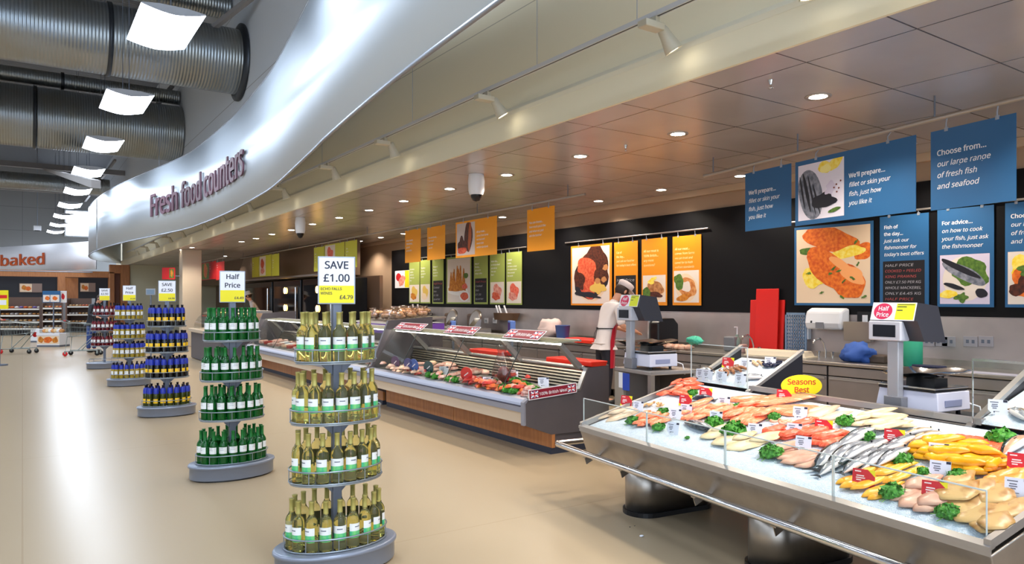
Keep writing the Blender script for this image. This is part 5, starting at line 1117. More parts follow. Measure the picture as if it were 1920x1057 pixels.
# British meat signs
m_mar = mat('maroon_board', (132,22,44), .45); m_fb = mat('flag_blue', (44,48,120), .5); m_fr = mat('flag_red', (206,40,56), .5)
def flag(mb, x0, x1, y0, y1, M):
    mb.box(x0, x1, y0, y1, 0, .0004, 2, M); w, h = x1-x0, y1-y0
    for s in (1, -1):
        a, b = (Vector((x0, y0 if s > 0 else y1, .0005)), Vector((x1, y1 if s > 0 else y0, .0005))); d = (b-a).normalized(); q = Vector((-d.y, d.x, 0))
        mb.face([a+q*h*.09*0+Vector((w*.12,0,0)), b-Vector((0,h*.14*s,0)), b, b-Vector((w*.12,0,0)), a+Vector((0,h*.14*s,0)), a], 1, M)
    xc, yc = (x0+x1)/2, (y0+y1)/2
    mb.box(x0, x1, yc-h*.17, yc+h*.17, 0, .0007, 1, M).box(xc-w*.11, xc+w*.11, y0, y1, 0, .0007, 1, M).box(x0, x1, yc-h*.10, yc+h*.10, 0, .0009, 3, M).box(xc-w*.065, xc+w*.065, y0, y1, 0, .0009, 3, M)
def british(label, o_, xd, up, W, H):
    o = thing('counter_sign', label, 'sign', o_); M = frame((0,0,0), xd, z=Vector(xd).cross(Vector(up)))
    MB().box(-.008, W+.008, -.008, H+.008, -.006, 0, 0, M).build('white_border', M_paper, o); 
    mb = MB(); mb.box(0, W, 0, H, 0, .0008, 0, M); T2 = M @ Matrix.Translation((0,0,.0009)); flag(mb, W*.03, W*.03+H*1.05, H*.12, H*.88, T2); flag(mb, W*.97-H*1.05, W*.97, H*.12, H*.88, T2)
    mb.build('maroon_panel', [m_mar, M_paper, m_fb, m_fr], o, fix=False)
    MB().text('100% British Meat', H*.62, M @ Matrix.Translation((W*.03+H*1.18, H*.28, .0012)), 0, width=W*.94-H*2.36, bold=.012).build('lettering', M_paper, o, fix=False)
a = onY(993, 749, 6.085); b = onY(1080.5, 734, 6.085); u_ = Vector((0,-.12,1)).normalized()
british('maroon sign reading 100% British Meat on the near end of the meat counter', a, (b-a).normalized(), (Vector((-(b-a).z, 0, (b-a).x))).normalized(), (b-a).length, 15/FPX*7.8*1.05)
for i, (x0, y0, x1) in enumerate(((739,626,788), (832,636,886), (943,643,1008))):
    a = onX(x0, y0, 4.715); b = onX(x1, y0+4, 4.715); a.z = b.z = 1.205
    british('red and white British meat sign lying on the canopy, %s' % ('farthest', 'middle one', 'nearest')[i], a, (0,-1,0), Vector((.8,0,.6)), (b-a).length, .145)
# --- deli counter goods seen through its glass
for i in range(46):
    y = 10.7+6.5*i/46; k = i % 3; P = Vector((4.55+.16*k+rnd.uniform(0,.08), y, 0)); mm = (m_pk, m_red, m_lamb, m_ck, M_paper)[rnd.randrange(5) if i % 4 else 0]
    o = MB().rbox(-.09,.09,-.07,.07,0,.05+.03*rnd.random(),.015).build('meat_pack', mm); o.matrix_world = deck_M(P, .004, rnd.uniform(-.3,.3)); tag(o, 'small pack of cold meat on the deck of the deli counter', 'meat pack', 'packs on the deli counter deck')
# ================================================================== scales
m_sc = mat('scale_white', (214,214,232), .35); m_pole = mat('scale_pole_grey', (160,160,166), .35, .3); m_clamp = mat('scale_clamp_grey', (126,126,132), .4, .3)
m_scr = mat('scale_screen', (10,10,24), .1); m_pink = mat('promo_crimson', (206,44,84), .45); m_lime = mat('promo_lime', (216,222,44), .5)
def scale_(label, s, w_, z, k=1):
    o = thing('counter_scale', label, 'scale', M=FM @ Matrix.Translation((s, w_, z)) @ Matrix.Scale(k, 4))
    W, Dp, H = .44, .33, .15
    MB().prism([(0,0,.03),(W,0,.03),(W-.012,.01,H),(.02,.01,H)], (0,Dp,0)).build('body', m_sc, o, bevel=.006)
    for x in (.05, W-.05):
        for y in (.05, Dp-.05): MB().cyl((x,y,0), .014, .032, 10).build('foot', M_black, o)
    MB().rbox(.02, W-.02, .0, Dp-.0, H, H+.016, .004).build('top_plate', M_black, o)
    MB().rbox(.02, W-.015, -.004, Dp+.004, H+.016, H+.03, .003).build('weigh_plate', M_chrome, o)
    MB().box(W-.003, W+.0012, .07, .24, .06, .10).build('keypad_label', mat('keypad_lilac', (150,156,190), .5), o)
    pn = MB(); vs = []; n, m = 14, 12                     # wavy steel pan on the plate
    for i in range(n+1):
        for j in range(m+1):
            u, v = -1+2*i/n, -1+2*j/m; r = max(abs(u), abs(v)); vs.append((W*.56+u*.21, Dp*.5+v*.17, H+.075+.045*r**3+.012*math.sin(u*3)+.01*v))
    pn.add(vs, [(i*(m+1)+j, (i+1)*(m+1)+j, (i+1)*(m+1)+j+1, i*(m+1)+j+1) for i in range(n) for j in range(m)], 0, True); pn.build('weigh_pan', M_chrome, o, fix=False)
    MB().box(W*.35, W*.8, Dp*.3, Dp*.7, H+.03, H+.078).build('pan_support', M_black, o)
    MB().rbox(.115, .185, -.05, .005, 0, .36, .006).build('pole', m_pole, o) if False else MB().rbox(.125, .205, -.055, .0, 0, .47, .006).build('pole', m_pole, o)
    MB().rbox(.105, .235, -.062, .0, .0, .105, .005).build('pole_clamp', m_clamp, o)
    hd = MB().rbox(.0, .235, -.075, .02, .47, .60, .008).build('display_head', mat('display_head_grey', (190,190,198), .35), o)
    MB().box(.035, .20, -.0765, -.0745, .495, .575).build('screen', m_scr, hd)
    MB().prism([(0,.02,.47),(0,.24,.46),(0,.16,.70),(0,-.02,.72),(0,-.05,.605)], (.335,0,0)).build('printer_hood', mat('hood_charcoal', (46,46,54), .35), hd)
    a = Vector((0,-.055,.605)); up = Vector((0,.034,.115)).normalized(); F = frame(a, (1,0,0), z=Vector((1,0,0)).cross(up))
    pc = MB().box(0,.315,0,.122,0,.002,0,F).build('promo_card', M_paper, o)
    mb = MB(); mb.prism([(.085+.068*math.cos(2*PI*i/24), .061+.056*math.sin(2*PI*i/24), .002) for i in range(24)], (0,0,.0006), 0, F); mb.box(.178,.308,.006,.116,.002,.0026,1,F)
    mb.build('offer_panels', [m_pink, m_lime], pc)
    for t_, y_ in (('Half', .066), ('Price', .024)): MB().text(t_, .05, F @ Matrix.Translation((.085,y_,.0030)), 0, align='CENTER', bold=.022).build('lettering', M_paper, pc, fix=False)
    t = MB(); t.box(.185,.30,.106,.110,.0026,.003,1,F).box(.185,.25,.09,.096,.0026,.003,1,F).box(.185,.225,.066,.072,.0026,.003,1,F); t.build('small_print', [M_paper, M_dark], pc, fix=False)
    MB().tube([(W-.05,Dp-.01,.08), (W+.04,Dp+.03,.05), (W+.05,Dp+.05,-.05)], .006, 6).build('cable', M_white, o)
    return o
slab = thing('scale_shelf', 'dark steel shelf behind the fish bed carrying the right hand scale', 'shelf', M=FM)
MB().rbox(1.60, 2.34, 1.26, 1.78, .86, .90, .006).build('shelf_top', M_steel2, slab); MB().box(1.62, 2.32, 1.28, 1.76, .899, .905).build('rubber_mat', M_black, slab); MB().box(1.7, 1.74, 1.5, 1.56, 0, .862).box(2.2, 2.24, 1.5, 1.56, 0, .862).build('support_post', M_steel2, slab)
scale_('white counter scale with Half Price card, right of the yellow oval sign', 1.665, 1.34, .906)
q = onZ(1216, 695, .93); d = q-FA; s1, w1 = d.dot(FE1), d.dot(FE2)
tb = thing('steel_table', 'small steel table carrying the left scale between the butcher and the ice', 'table', M=FM)
a0, a1, b0, b1 = s1-.52, s1+.10, w1-.05, w1+.55
MB().rbox(a0, a1, b0, b1, .89, .93, .005).build('table_top', M_steel2, tb)
for x, y in ((a0+.03, b0+.03), (a1-.03, b0+.03), (a0+.03, b1-.03), (a1-.03, b1-.03)): MB().box(x-.025, x+.025, y-.025, y+.025, 0, .89).build('leg', M_steel, tb)
MB().box(a0+.05, a1-.05, b1-.05, b1-.03, .1, .89).box(a0+.02, a0+.04, b0+.05, b1-.05, .1, .89).build('side_sheet', mat('dark_sheet_steel', (120,112,108), .45, .6), tb)  # plain darker steel for the back and side sheets
MB().box(a0+.08, a0+.15, b0-.006, b0-.002, .72, .88, 0).box(a0+.15, a0+.27, b0-.006, b0-.002, .70, .88, 1).build('sticker', [M_paper, mat('sticker_blue', (40,70,170), .5)], tb)
MB().box(a0+.0, a0+.16, b0-.002, b0+.03, .45, .885).build('control_box', mat('control_box_beige', (150,140,128), .5), tb)
scale_('white counter scale with Half Price card beside the butcher, left one', s1-.47, w1+.02, .931, 1.06)
# ================================================================== things on and above the back worktop (X 8.2-8.95)
WZ = .8805
def wpt(px, X): p = onX(px, 561, X); return Vector((X, p.y, WZ))
def zpx(px, py, X): return onX(px, py, X).z
def leaning(label, px0, px1, ytop, X, m, th, name, cat, lean=.06, group=None, zb=WZ):
    a, b = onX(px0, 561, X).y, onX(px1, 561, X).y; zt = zpx((px0+px1)/2, ytop, X); o = thing(name, label, cat, (X, (a+b)/2, zb), 0, group)
    return o, a, b, zt
def cutboard(label, px0, px1, yt, X):
    o, a, b, zt = leaning(label, px0, px1, yt, X, None, .02, 'chopping_board', 'chopping board', group=None); h = zt-WZ; w2 = abs(a-b)/2
    mb = MB(); mb.rbox(0, .022, -w2, w2, 0, h, .006, 0, Matrix.Rotation(.05, 4, 'Y')); bo = mb.build('chopping_board', mat('red_board', (214,30,22), .45)); bo.location = o.location; bpy.data.objects.remove(o); return tag(bo, label, 'chopping board')
cutboard('tall red chopping board leaning on the back wall, taller front one', 1414, 1456, 541, 8.86); cutboard('red chopping board leaning behind the tall one, wider and shorter', 1404, 1468, 562, 8.915)
o, a, b, zt = leaning('blue grey perforated rack leaning on the wall right of the red boards', 1472, 1512, 586, 8.88, None, 0, 'perforated_rack', 'rack')
w2, h = abs(a-b)/2, zt-WZ; m_rk = mat('rack_blue_grey', (116,140,170), .45)
MB().box(0,.012,-w2,-w2+.02,0,h).box(0,.012,w2-.02,w2,0,h).box(0,.012,-w2,w2,h-.03,h).box(0,.012,-w2,w2,0,.03).build('rack_frame', m_rk, o)
mb = MB()
for i in range(1, 9): mb.box(.002,.01,-w2+i*2*w2/9-.008,-w2+i*2*w2/9+.008,.02,h-.02)
for i in range(1, 12): mb.box(.002,.01,-w2+.01,w2-.01,i*h/12-.008,i*h/12+.008)
mb.build('lattice', m_rk, o)
# hand dryer
a, b = onX(1527, 577, 8.97), onX(1594, 617, 8.97); hdz = (a.z, zpx(1560, 617, 8.97)); o = thing('paper_dispenser', 'white wall mounted hand towel dispenser under the salmon poster', 'dispenser', (8.97, (a.y+b.y)/2, hdz[1]))
w2, h = abs(a.y-b.y)/2, hdz[0]-hdz[1]
MB().prism([(0,-w2,0),(-.2,-w2,0),(-.23,-w2,h*.3),(-.2,-w2,h*.85),(-.1,-w2,h),(0,-w2,h)], (0,2*w2,0)).build('casing', M_white, o, bevel=.03)
MB().box(-.236,-.22,-w2*.1,w2*.35,h*.05,h*.34).build('lock_plate', m_clamp, o); MB().cyl((-.228,w2*.6,h*.3), .012, .03, 10).build('knob', M_black, o)
# soap dispenser, switch sockets
for px, y0, y1, lab, nm, cat in ((1516,602,636,'slim white soap dispenser on the wall between rack and towel dispenser','soap_dispenser','dispenser'),):
    c = onX(px, y0, 8.975); h = c.z-zpx(px, y1, 8.975); o = thing(nm, lab, cat, (8.975, c.y, c.z-h)); MB().rbox(-.08,0,-.045,.045,0,h,.012).build('casing', M_white, o); MB().box(-.083,-.078,-.02,.02,h*.35,h*.5).build('level_window', M_black, o)
for i, px in enumerate((1743, 1765, 1779, 1820, 1849)):
    c = onX(px, 640, 8.975); o = thing('wall_socket', 'grey wall socket on the steel splashback, %s' % ('leftmost by the green roll','second from the left','third from the left','fourth','rightmost')[i], 'socket', (8.975, c.y, c.z)); MB().rbox(-.01,0,-.075,.075,-.06,.06,.004).build('face_plate', mat('socket_steel', (170,166,172), .35, .5), o); MB().box(-.012,-.009,-.045,-.015,-.02,.02).box(-.012,-.009,.015,.045,-.02,.02).build('rocker_switch', M_greyp, o)
for px, lab in ((912,'white double socket behind the meat counter, left'), (928,'white double socket behind the meat counter, right')):
    c = onX(px, 601, 8.975); o = thing('wall_socket', lab, 'socket', (8.975, c.y, c.z)); MB().rbox(-.012,0,-.08,.08,-.06,.06,.004).build('face_plate', M_white, o); MB().box(-.014,-.011,-.04,-.01,-.02,.02).box(-.014,-.011,.01,.04,-.02,.02).build('rocker_switch', M_greyl, o)
# taps
def tap(px, lab):
    p = wpt(px, 8.7); o = thing('mixer_tap', lab, 'tap', p)
    MB().tube([(0,0,0),(0,0,.1),(-.03,.01,.2),(-.1,.02,.26),(-.2,.03,.24),(-.22,.03,.2)], .013, 10).build('spout', M_chrome, o)
    for s in (-.1, .1): MB().cyl((0,s,0), .016, .07, 10).cyl((0,s,.07), .026, .02, 10).build('valve', M_chrome, o)
tap(1413, 'chrome mixer tap in front of the red chopping boards'); tap(1548, 'chrome mixer tap under the towel dispenser')
p = wpt(1382, 8.75); o = thing('soap_bottle', 'clear pump bottle left of the red chopping boards', 'bottle', p)
MB().lathe([(.06,0),(.065,.02),(.065,.16),(.05,.2),(.025,.22),(.025,.25)], 14).build('bottle_body', mat('bottle_grey_green', (130,150,140), .3, trans=.3), o); MB().tube([(0,0,.25),(0,0,.36),(-.06,0,.36)], .009, 8).build('pump', M_white, o)
p = wpt(1371, 8.7); o = MB().rbox(-.06,.06,-.1,.1,0,.22,.02).build('storage_tub', mat('tub_grey', (120,120,124), .4)); o.location = p; tag(o, 'small grey tub left of the pump bottle', 'tub')
p = wpt(1393, 8.62); o = MB().rbox(-.05,.05,-.04,.04,0,.12,.01).build('small_carton', mat('carton_pinkish', (190,150,140), .5)); o.location = p; tag(o, 'small pinkish carton right of the pump bottle', 'carton')
# cream tray, blue cloth, green roll, dark pack, knife bin, paper
p = wpt(1463, 8.42); o = thing('cream_tray', 'cream plastic tray upside down in front of the blue rack', 'tray', p, math.radians(8)); MB().prism([(-.15,-.42,0),(.15,-.42,0),(.12,-.38,.09),(-.12,-.38,.09)], (0,.84,0)).build('tray_shell', mat('tray_cream', (214,200,176), .45), o, bevel=.012); MB().box(-.17,.17,-.44,.44,0,.02).build('tray_lip', mat('tray_cream', (214,200,176), .45), o)
p = wpt(1608, 8.5); o = MB().ell((0,0,.10), (.15,.2,.13), 18, 12, 0, None, .6, 2.2, 4).build('folded_cloth', mat('cloth_blue', (56,92,168), .7)); o.data.transform(Matrix.Translation((0,0,0))); 
for v in o.data.vertices: v.co.z = max(v.co.z, 0)
o.location = p; tag(o, 'crumpled blue cloth on the worktop right of the tap', 'cloth')
p = wpt(1712, 8.5); o = thing('paper_roll', 'green paper roll standing behind the right hand scale pole', 'roll', p); MB().lathe([(.095,0),(.1,.005),(.1,.30),(.095,.305),(.03,.305)], 20).build('roll', mat('roll_green', (50,164,128), .6), o); MB().lathe([(.028,.29),(.028,.308)], 12).build('core_tube', mat('card_brown', (140,110,80), .6), o)
p = wpt(1642, 8.6); o = MB().rbox(-.1,.1,-.16,.16,0,.10,.02).build('dark_carton', mat('carton_brown', (84,70,60), .5)); o.location = p; tag(o, 'dark carton beside the blue cloth', 'carton')
p = wpt(1742, 8.45); o = MB().rbox(-.05,.05,-.17,.17,0,.03,.01).build('dark_pack', mat('pack_navy', (30,36,70), .4)); o.location = p; tag(o, 'flat navy pack lying right of the green roll', 'pack')
p = wpt(1856, 8.3); o = MB().box(-.1,.13,-.3,.3,0,.004).build('paper_sheet', mat('paper_lilac', (176,172,190), .6)); o.location = p; tag(o, 'loose sheet of paper on the worktop at the right', 'paper')
c = onX(1620, 578, 8.93); o = thing('knife_bin', 'steel wall bin holding knives left of the right scale display', 'bin', (8.93, c.y, zpx(1620, 640, 8.93))); h = c.z-o.location.z
MB().prism([(0,-.12,0),(-.06,-.12,0),(-.2,-.2,h*.6),(0,-.2,h*.6)], (0,.36,0)).build('bin', M_steel2, o); MB().box(-.02,.02,-.1,.08,h*.55,h*.9).build('knife_block', M_black, o); MB().box(-.04,-.02,-.06,.0,h*.6,h*.8).build('note_card', M_paper, o)
# things behind the meat counter
c = onX(955, 585, 8.93); o = thing('knife_bin', 'steel wall bin with white knife handles behind the meat counter', 'bin', (8.93, c.y, zpx(955, 600, 8.93)))
MB().prism([(0,-.3,0),(-.1,-.3,0),(-.2,-.42,.16),(0,-.42,.16)], (0,.76,0)).build('bin', mat('warm_steel_bin', (160,128,104), .35, .7), o)
for i, t in enumerate((.25, .14, -.08)): MB().tube([(-.1,t,.1), (-.1,t+.14,.32)], .02, 8).build('knife_handle', M_white, o)
c = onX(795, 578, 8.93); o = thing('knife_bin', 'dark steel wall bin with knives at the left end of the black wall', 'bin', (8.93, c.y, zpx(795, 600, 8.93)))
MB().box(-.2,0,-.5,.5,-.1,.2).build('bin', mat('dark_bin', (60,58,60), .4, .4), o)
for t in (.4, .1, -.2, -.4): MB().tube([(-.1,t,.18), (-.1,t+.08,.42)], .022, 8).build('knife_handle', M_white if t > 0 else M_black, o)
def slicer(px, lab, k=1):
    p = wpt(px, 8.55); o = thing('meat_slicer', lab, 'slicer', p); 
    MB().rbox(-.22,.22,-.34*k,.34*k,0,.12,.03).build('base', M_steel2, o)
    M = frame((-.05,-.06,.30), (0,1,0), z=(-1,0,.25)); MB().lathe([(.24,-.02),(.24,.02),(.2,.03)], 28, 0, M).build('blade_guard', mat('slicer_grey', (150,140,132), .3, .8), o)
    MB().rbox(-.05,.18,.04,.34,.12,.44,.05).build('motor_housing', mat('slicer_housing', (110,92,84), .35, .4), o); MB().prism([(-.24,-.3,.16),(-.06,-.3,.16),(-.02,-.3,.4)], (0,.22,0)).build('carriage', M_chrome, o)
    return o
slicer(848, 'meat slicer with brown motor housing behind the meat counter, left one', 1.2); slicer(892, 'silver meat slicer with a round guard behind the meat counter, right one')
p = wpt(816, 8.5); o = MB().rbox(-.15,.15,-.22,.22,0,.2,.02).build('white_container', M_white); o.location = p; tag(o, 'white plastic container left of the meat slicers', 'container')
p = wpt(1033, 8.5); o = MB().ell((0,0,.2), (.2,.3,.2), 16, 10, 0, None, .35, 2, 8).build('white_bag', mat('bag_pinkish_white', (214,190,184), .5)); o.location = p; tag(o, 'crumpled pinkish white bag left of the blue bucket', 'bag')
p = wpt(1055, 8.35); o = thing('blue_bucket', 'blue bucket on the worktop left of the butcher', 'bucket', p); MB().lathe([(.11,0),(.14,.28),(.15,.285),(.135,.28),(.11,.02),(0,.02)], 20).build('bucket_shell', mat('bucket_blue', (58,86,150), .45), o)
for i, (px, X, lab) in enumerate(((1085,8.5,'red plastic tray on the worktop left of the butcher, back one'), (1108,8.3,'red plastic tray on the worktop left of the butcher, front one'))):
    p = wpt(px, X); o = thing('red_tray', lab, 'tray', p); MB().prism([(-.16,-.27,0),(.16,-.27,0),(.18,-.3,.06),(-.18,-.3,.06)], (0,.54,0)).build('tray_shell', mat('tray_red', (226,40,24), .4), o, bevel=.01)
for px, py, lab in ((1078,694,'red tray on the rear shelf at the near end of the meat counter'), (922,664,'red tray on the rear shelf in the middle of the meat counter')):
    p = onX(px, 561, 5.31); o = thing('red_tray', lab, 'tray', (5.31, p.y, .902)); MB().prism([(-.11,-.42,0),(.11,-.42,0),(.12,-.44,.06),(-.12,-.44,.06)], (0,.84,0)).build('tray_shell', mat('tray_red', (226,40,24), .4), o, bevel=.01)
for px, lab in ((850,'small blue framed scale display above the meat counter, left one'), (960,'small blue framed scale display above the meat counter, right one')):
    p = onX(px, 561, 5.36); zt, zb = zpx(px, 601, 5.36), zpx(px, 625, 5.36); o = thing('scale_display', lab, 'display', (5.36, p.y, .90)); h = zt-zb; M = Matrix.Translation((0,0,zb-.90)) @ Matrix.Rotation(-TH*.55-.1, 4, 'Z')
    MB().rbox(-.04,.03,-.105,.105,0,h,.01,0,M).build('casing', mat('display_blue', (92,120,186), .4), o); MB().box(-.042,-.0395,-.07,.07,h*.25,h*.85,0,M).build('screen', m_scr, o); MB().box(-.01,.01,-.015,.015,0,zb-.895).build('post', M_greyp, o)
# slicer-like machine and bowl right of the butcher
p = wpt(1236, 8.45); o = thing('mincer', 'steel counter machine with a black rounded side and a red topped bowl', 'machine', p)
z1 = zpx(1236, 596, 8.45)-WZ; MB().rbox(-.25,.2,-.02,.42,0,z1,.03).build('housing', M_steel2, o); MB().prism([(-.26,-.06,0),(.2,-.06,0),(.2,-.06,z1*.8),(.1,-.06,z1),(-.16,-.06,z1),(-.26,-.06,z1*.85)], (0,-.17,0)).build('side_cover', M_black, o, bevel=.02)
bw = MB().lathe([(.06,0),(.14,.09),(.15,.1),(.13,.09),(0,.03)], 18, 0, Matrix.Translation((-.02,.24,z1)) ).build('bowl', M_chrome, o); MB().ell((-.02,.24,z1+.09), (.12,.12,.06), 12, 8, 0, None, .3, 3, 2).build('red_fill', M_red, bw)
p = wpt(1212, 8.5); p.y += .35; o = thing('steel_pan', 'shiny wavy steel pan on the worktop behind the left scale', 'pan', p); MB().lathe([(.1,0),(.3,.08),(.33,.10),(.3,.09),(0,.02)], 24).build('pan_shell', M_chrome, o)
p = wpt(1262, 8.3)
for i in range(7): 
    o = MB().ell((0,0,.04), (.09,.06,.045), 10, 7, 0, None, .4, 2, i).build('wrapped_cut', mat('wrapped_cut', (176,128,104), .35, var=(14, (206,170,150), 4), rnd=.1)); o.location = p+Vector((random.uniform(-.04,.12), .25-.09*i, .0)); o.rotation_euler = (0,0,i); tag(o, 'small wrapped meat cut right of the steel pan', 'meat', 'wrapped cuts by the steel pan')
# green scourer on the tier glass
s, w_ = .02, 1.138; o = MB().ell((0,0,.03), (.10,.05,.035), 16, 10, 0, None, .5, 4, 3).build('scourer', mat('scourer_green', (70,166,136), .9, bump=(90, 1))); o.matrix_world = FM @ Matrix.Translation((.06, 1.138, 1.262)); tag(o, 'green scouring pad on top of the far left glass pane', 'scourer')
# bread bags on the purple merchandiser between the two counters
o = thing('merchandiser', 'purple fronted merchandiser behind the join of the two counters', 'merchandiser', (6.0, 12.2, 0))
MB().box(5.55, 6.5, 11.9, 13.6, 0, 1.02).build('cabinet', dgrey, o, world=True); MB().box(5.52, 6.52, 11.87, 13.63, 1.02, 1.2).build('purple_band', mat('band_purple', (112,70,170), .4), o, world=True); MB().prism([(5.5,11.85,1.2),(6.55,11.85,1.3),(6.55,11.85,1.33),(5.5,11.85,1.23)], (0,1.8,0)).build('sloped_top', M_steel2, o, world=True)
roll_m = mat('crusty_roll', (196,140,92), .6, var=(16, (226,188,146), 4), rnd=.12); film = glass('crinkled_film', (244,240,238), .5)
rb = random.Random(3)
for i in range(16):
    x, y = 5.70+.26*(i%3)+rb.uniform(-.03,.03), 12.1+.24*(i//3)+rb.uniform(-.03,.03); o = thing('bread_bag', 'clear bag of rolls heaped on the purple merchandiser', 'bag', (x, y, 1.253+.095*(x-5.5)+.02), rb.uniform(0, 6), 'bags of rolls on the merchandiser')
    for k in range(4): MB().ell((-.07+.07*(k%3), -.03+.06*(k//2), .05+.05*(k > 1)), (.065,.04,.04), 10, 7, 0, None, .2, 2, i+k).build('roll', roll_m, o)
    mb = MB().ell((0,0,.07), (.135,.095,.085), 16, 11, 0, None, .4, 4, i)
    mb.lathe([(.02,.12),(.035,.16),(.07,.19)], 9, 0, Matrix.Rotation(rb.uniform(-.5,.5), 4, 'X'), caps=False).build('clear_film', film, o)
# ovens and hood beyond
for k, (y0, y1, lab) in enumerate(((20.2,23.3,'dark rotisserie oven with two glowing lamps, nearer one'), (23.5,26.6,'dark rotisserie oven with two glowing lamps, farther one'), (26.8,31,'dark tall oven cabinet with no lamps at the far end'))):
    o = thing('rotisserie_oven', lab, 'oven', (7.9, (y0+y1)/2, 0)); MB().rbox(7.55, 8.5, y0, y1, 0, 2.3, .02).build('cabinet', mat('oven_black', (20,20,24), .25, .4), o, world=True); MB().box(7.53, 7.55, y0+.2, y1-.2, .9, 2.1).build('glass_door', mat('oven_glass', (10,10,12), .06, 0, .8), o, world=True)
    MB().tube([(7.48, y0+.3, .95), (7.48, y0+.3, 2.05)], .03, 8).build('door_handle', M_chrome, o, world=True)
    if k < 2:
        for z in (1.36, 1.95):
            g = onX(542 if k else 567, 561, 7.5); MB().ell((7.50, (y0+y1)/2, z), (.03,.11,.11), 12, 8).build('oven_lamp', emis('oven_lamp_glow', (255,190,100), 18), o, world=True)
MBh = thing('extraction_hood', 'brushed steel extraction hood over the rotisserie ovens', 'hood', (7.6, 24, 2.4)); MB().prism([(7.3,20,2.42),(7.8,20,2.42),(7.8,20,3.39),(7.6,20,3.39)], (0,11,0)).build('hood_shell', mat('hood_steel', (150,128,112), .3, .8), MBh, world=True); MB().box(7.28,7.8,19.98,31.02,2.36,2.42).build('hood_lip', M_steel2, MBh, world=True)
# ================================================================== people
skin_m = mat('skin', (206,150,122), .5, sss=.1); hair_d = mat('dark_brown_hair', (50,34,28), .6)
def skin_build(name, nodes, edges, m, parent, sub=2, root='pelvis', clampz=None):
    keys = list(nodes); me = bpy.data.meshes.new(name); me.from_pydata([nodes[k][0] for k in keys], [(keys.index(a), keys.index(b)) for a, b in edges], [])
    o = bpy.data.objects.new(name, me); C.objects.link(o); sk = o.modifiers.new('s', 'SKIN'); 
    for i, k in enumerate(keys):
        r = nodes[k][1]; sv = me.skin_vertices[0].data[i]; sv.radius = r if isinstance(r, tuple) else (r, r); sv.use_root = (k == root)
    sk.use_smooth_shade = True; ss = o.modifiers.new('u', 'SUBSURF'); ss.levels = sub; ss.render_levels = sub
    bpy.context.view_layer.update(); dg_ = bpy.context.evaluated_depsgraph_get(); nm = bpy.data.meshes.new_from_object(o.evaluated_get(dg_))
    o.modifiers.clear(); o.data = nm; nm.name = name; nm.materials.clear(); nm.materials.append(m)
    for p in nm.polygons: p.use_smooth = True
    o.parent = parent; return o
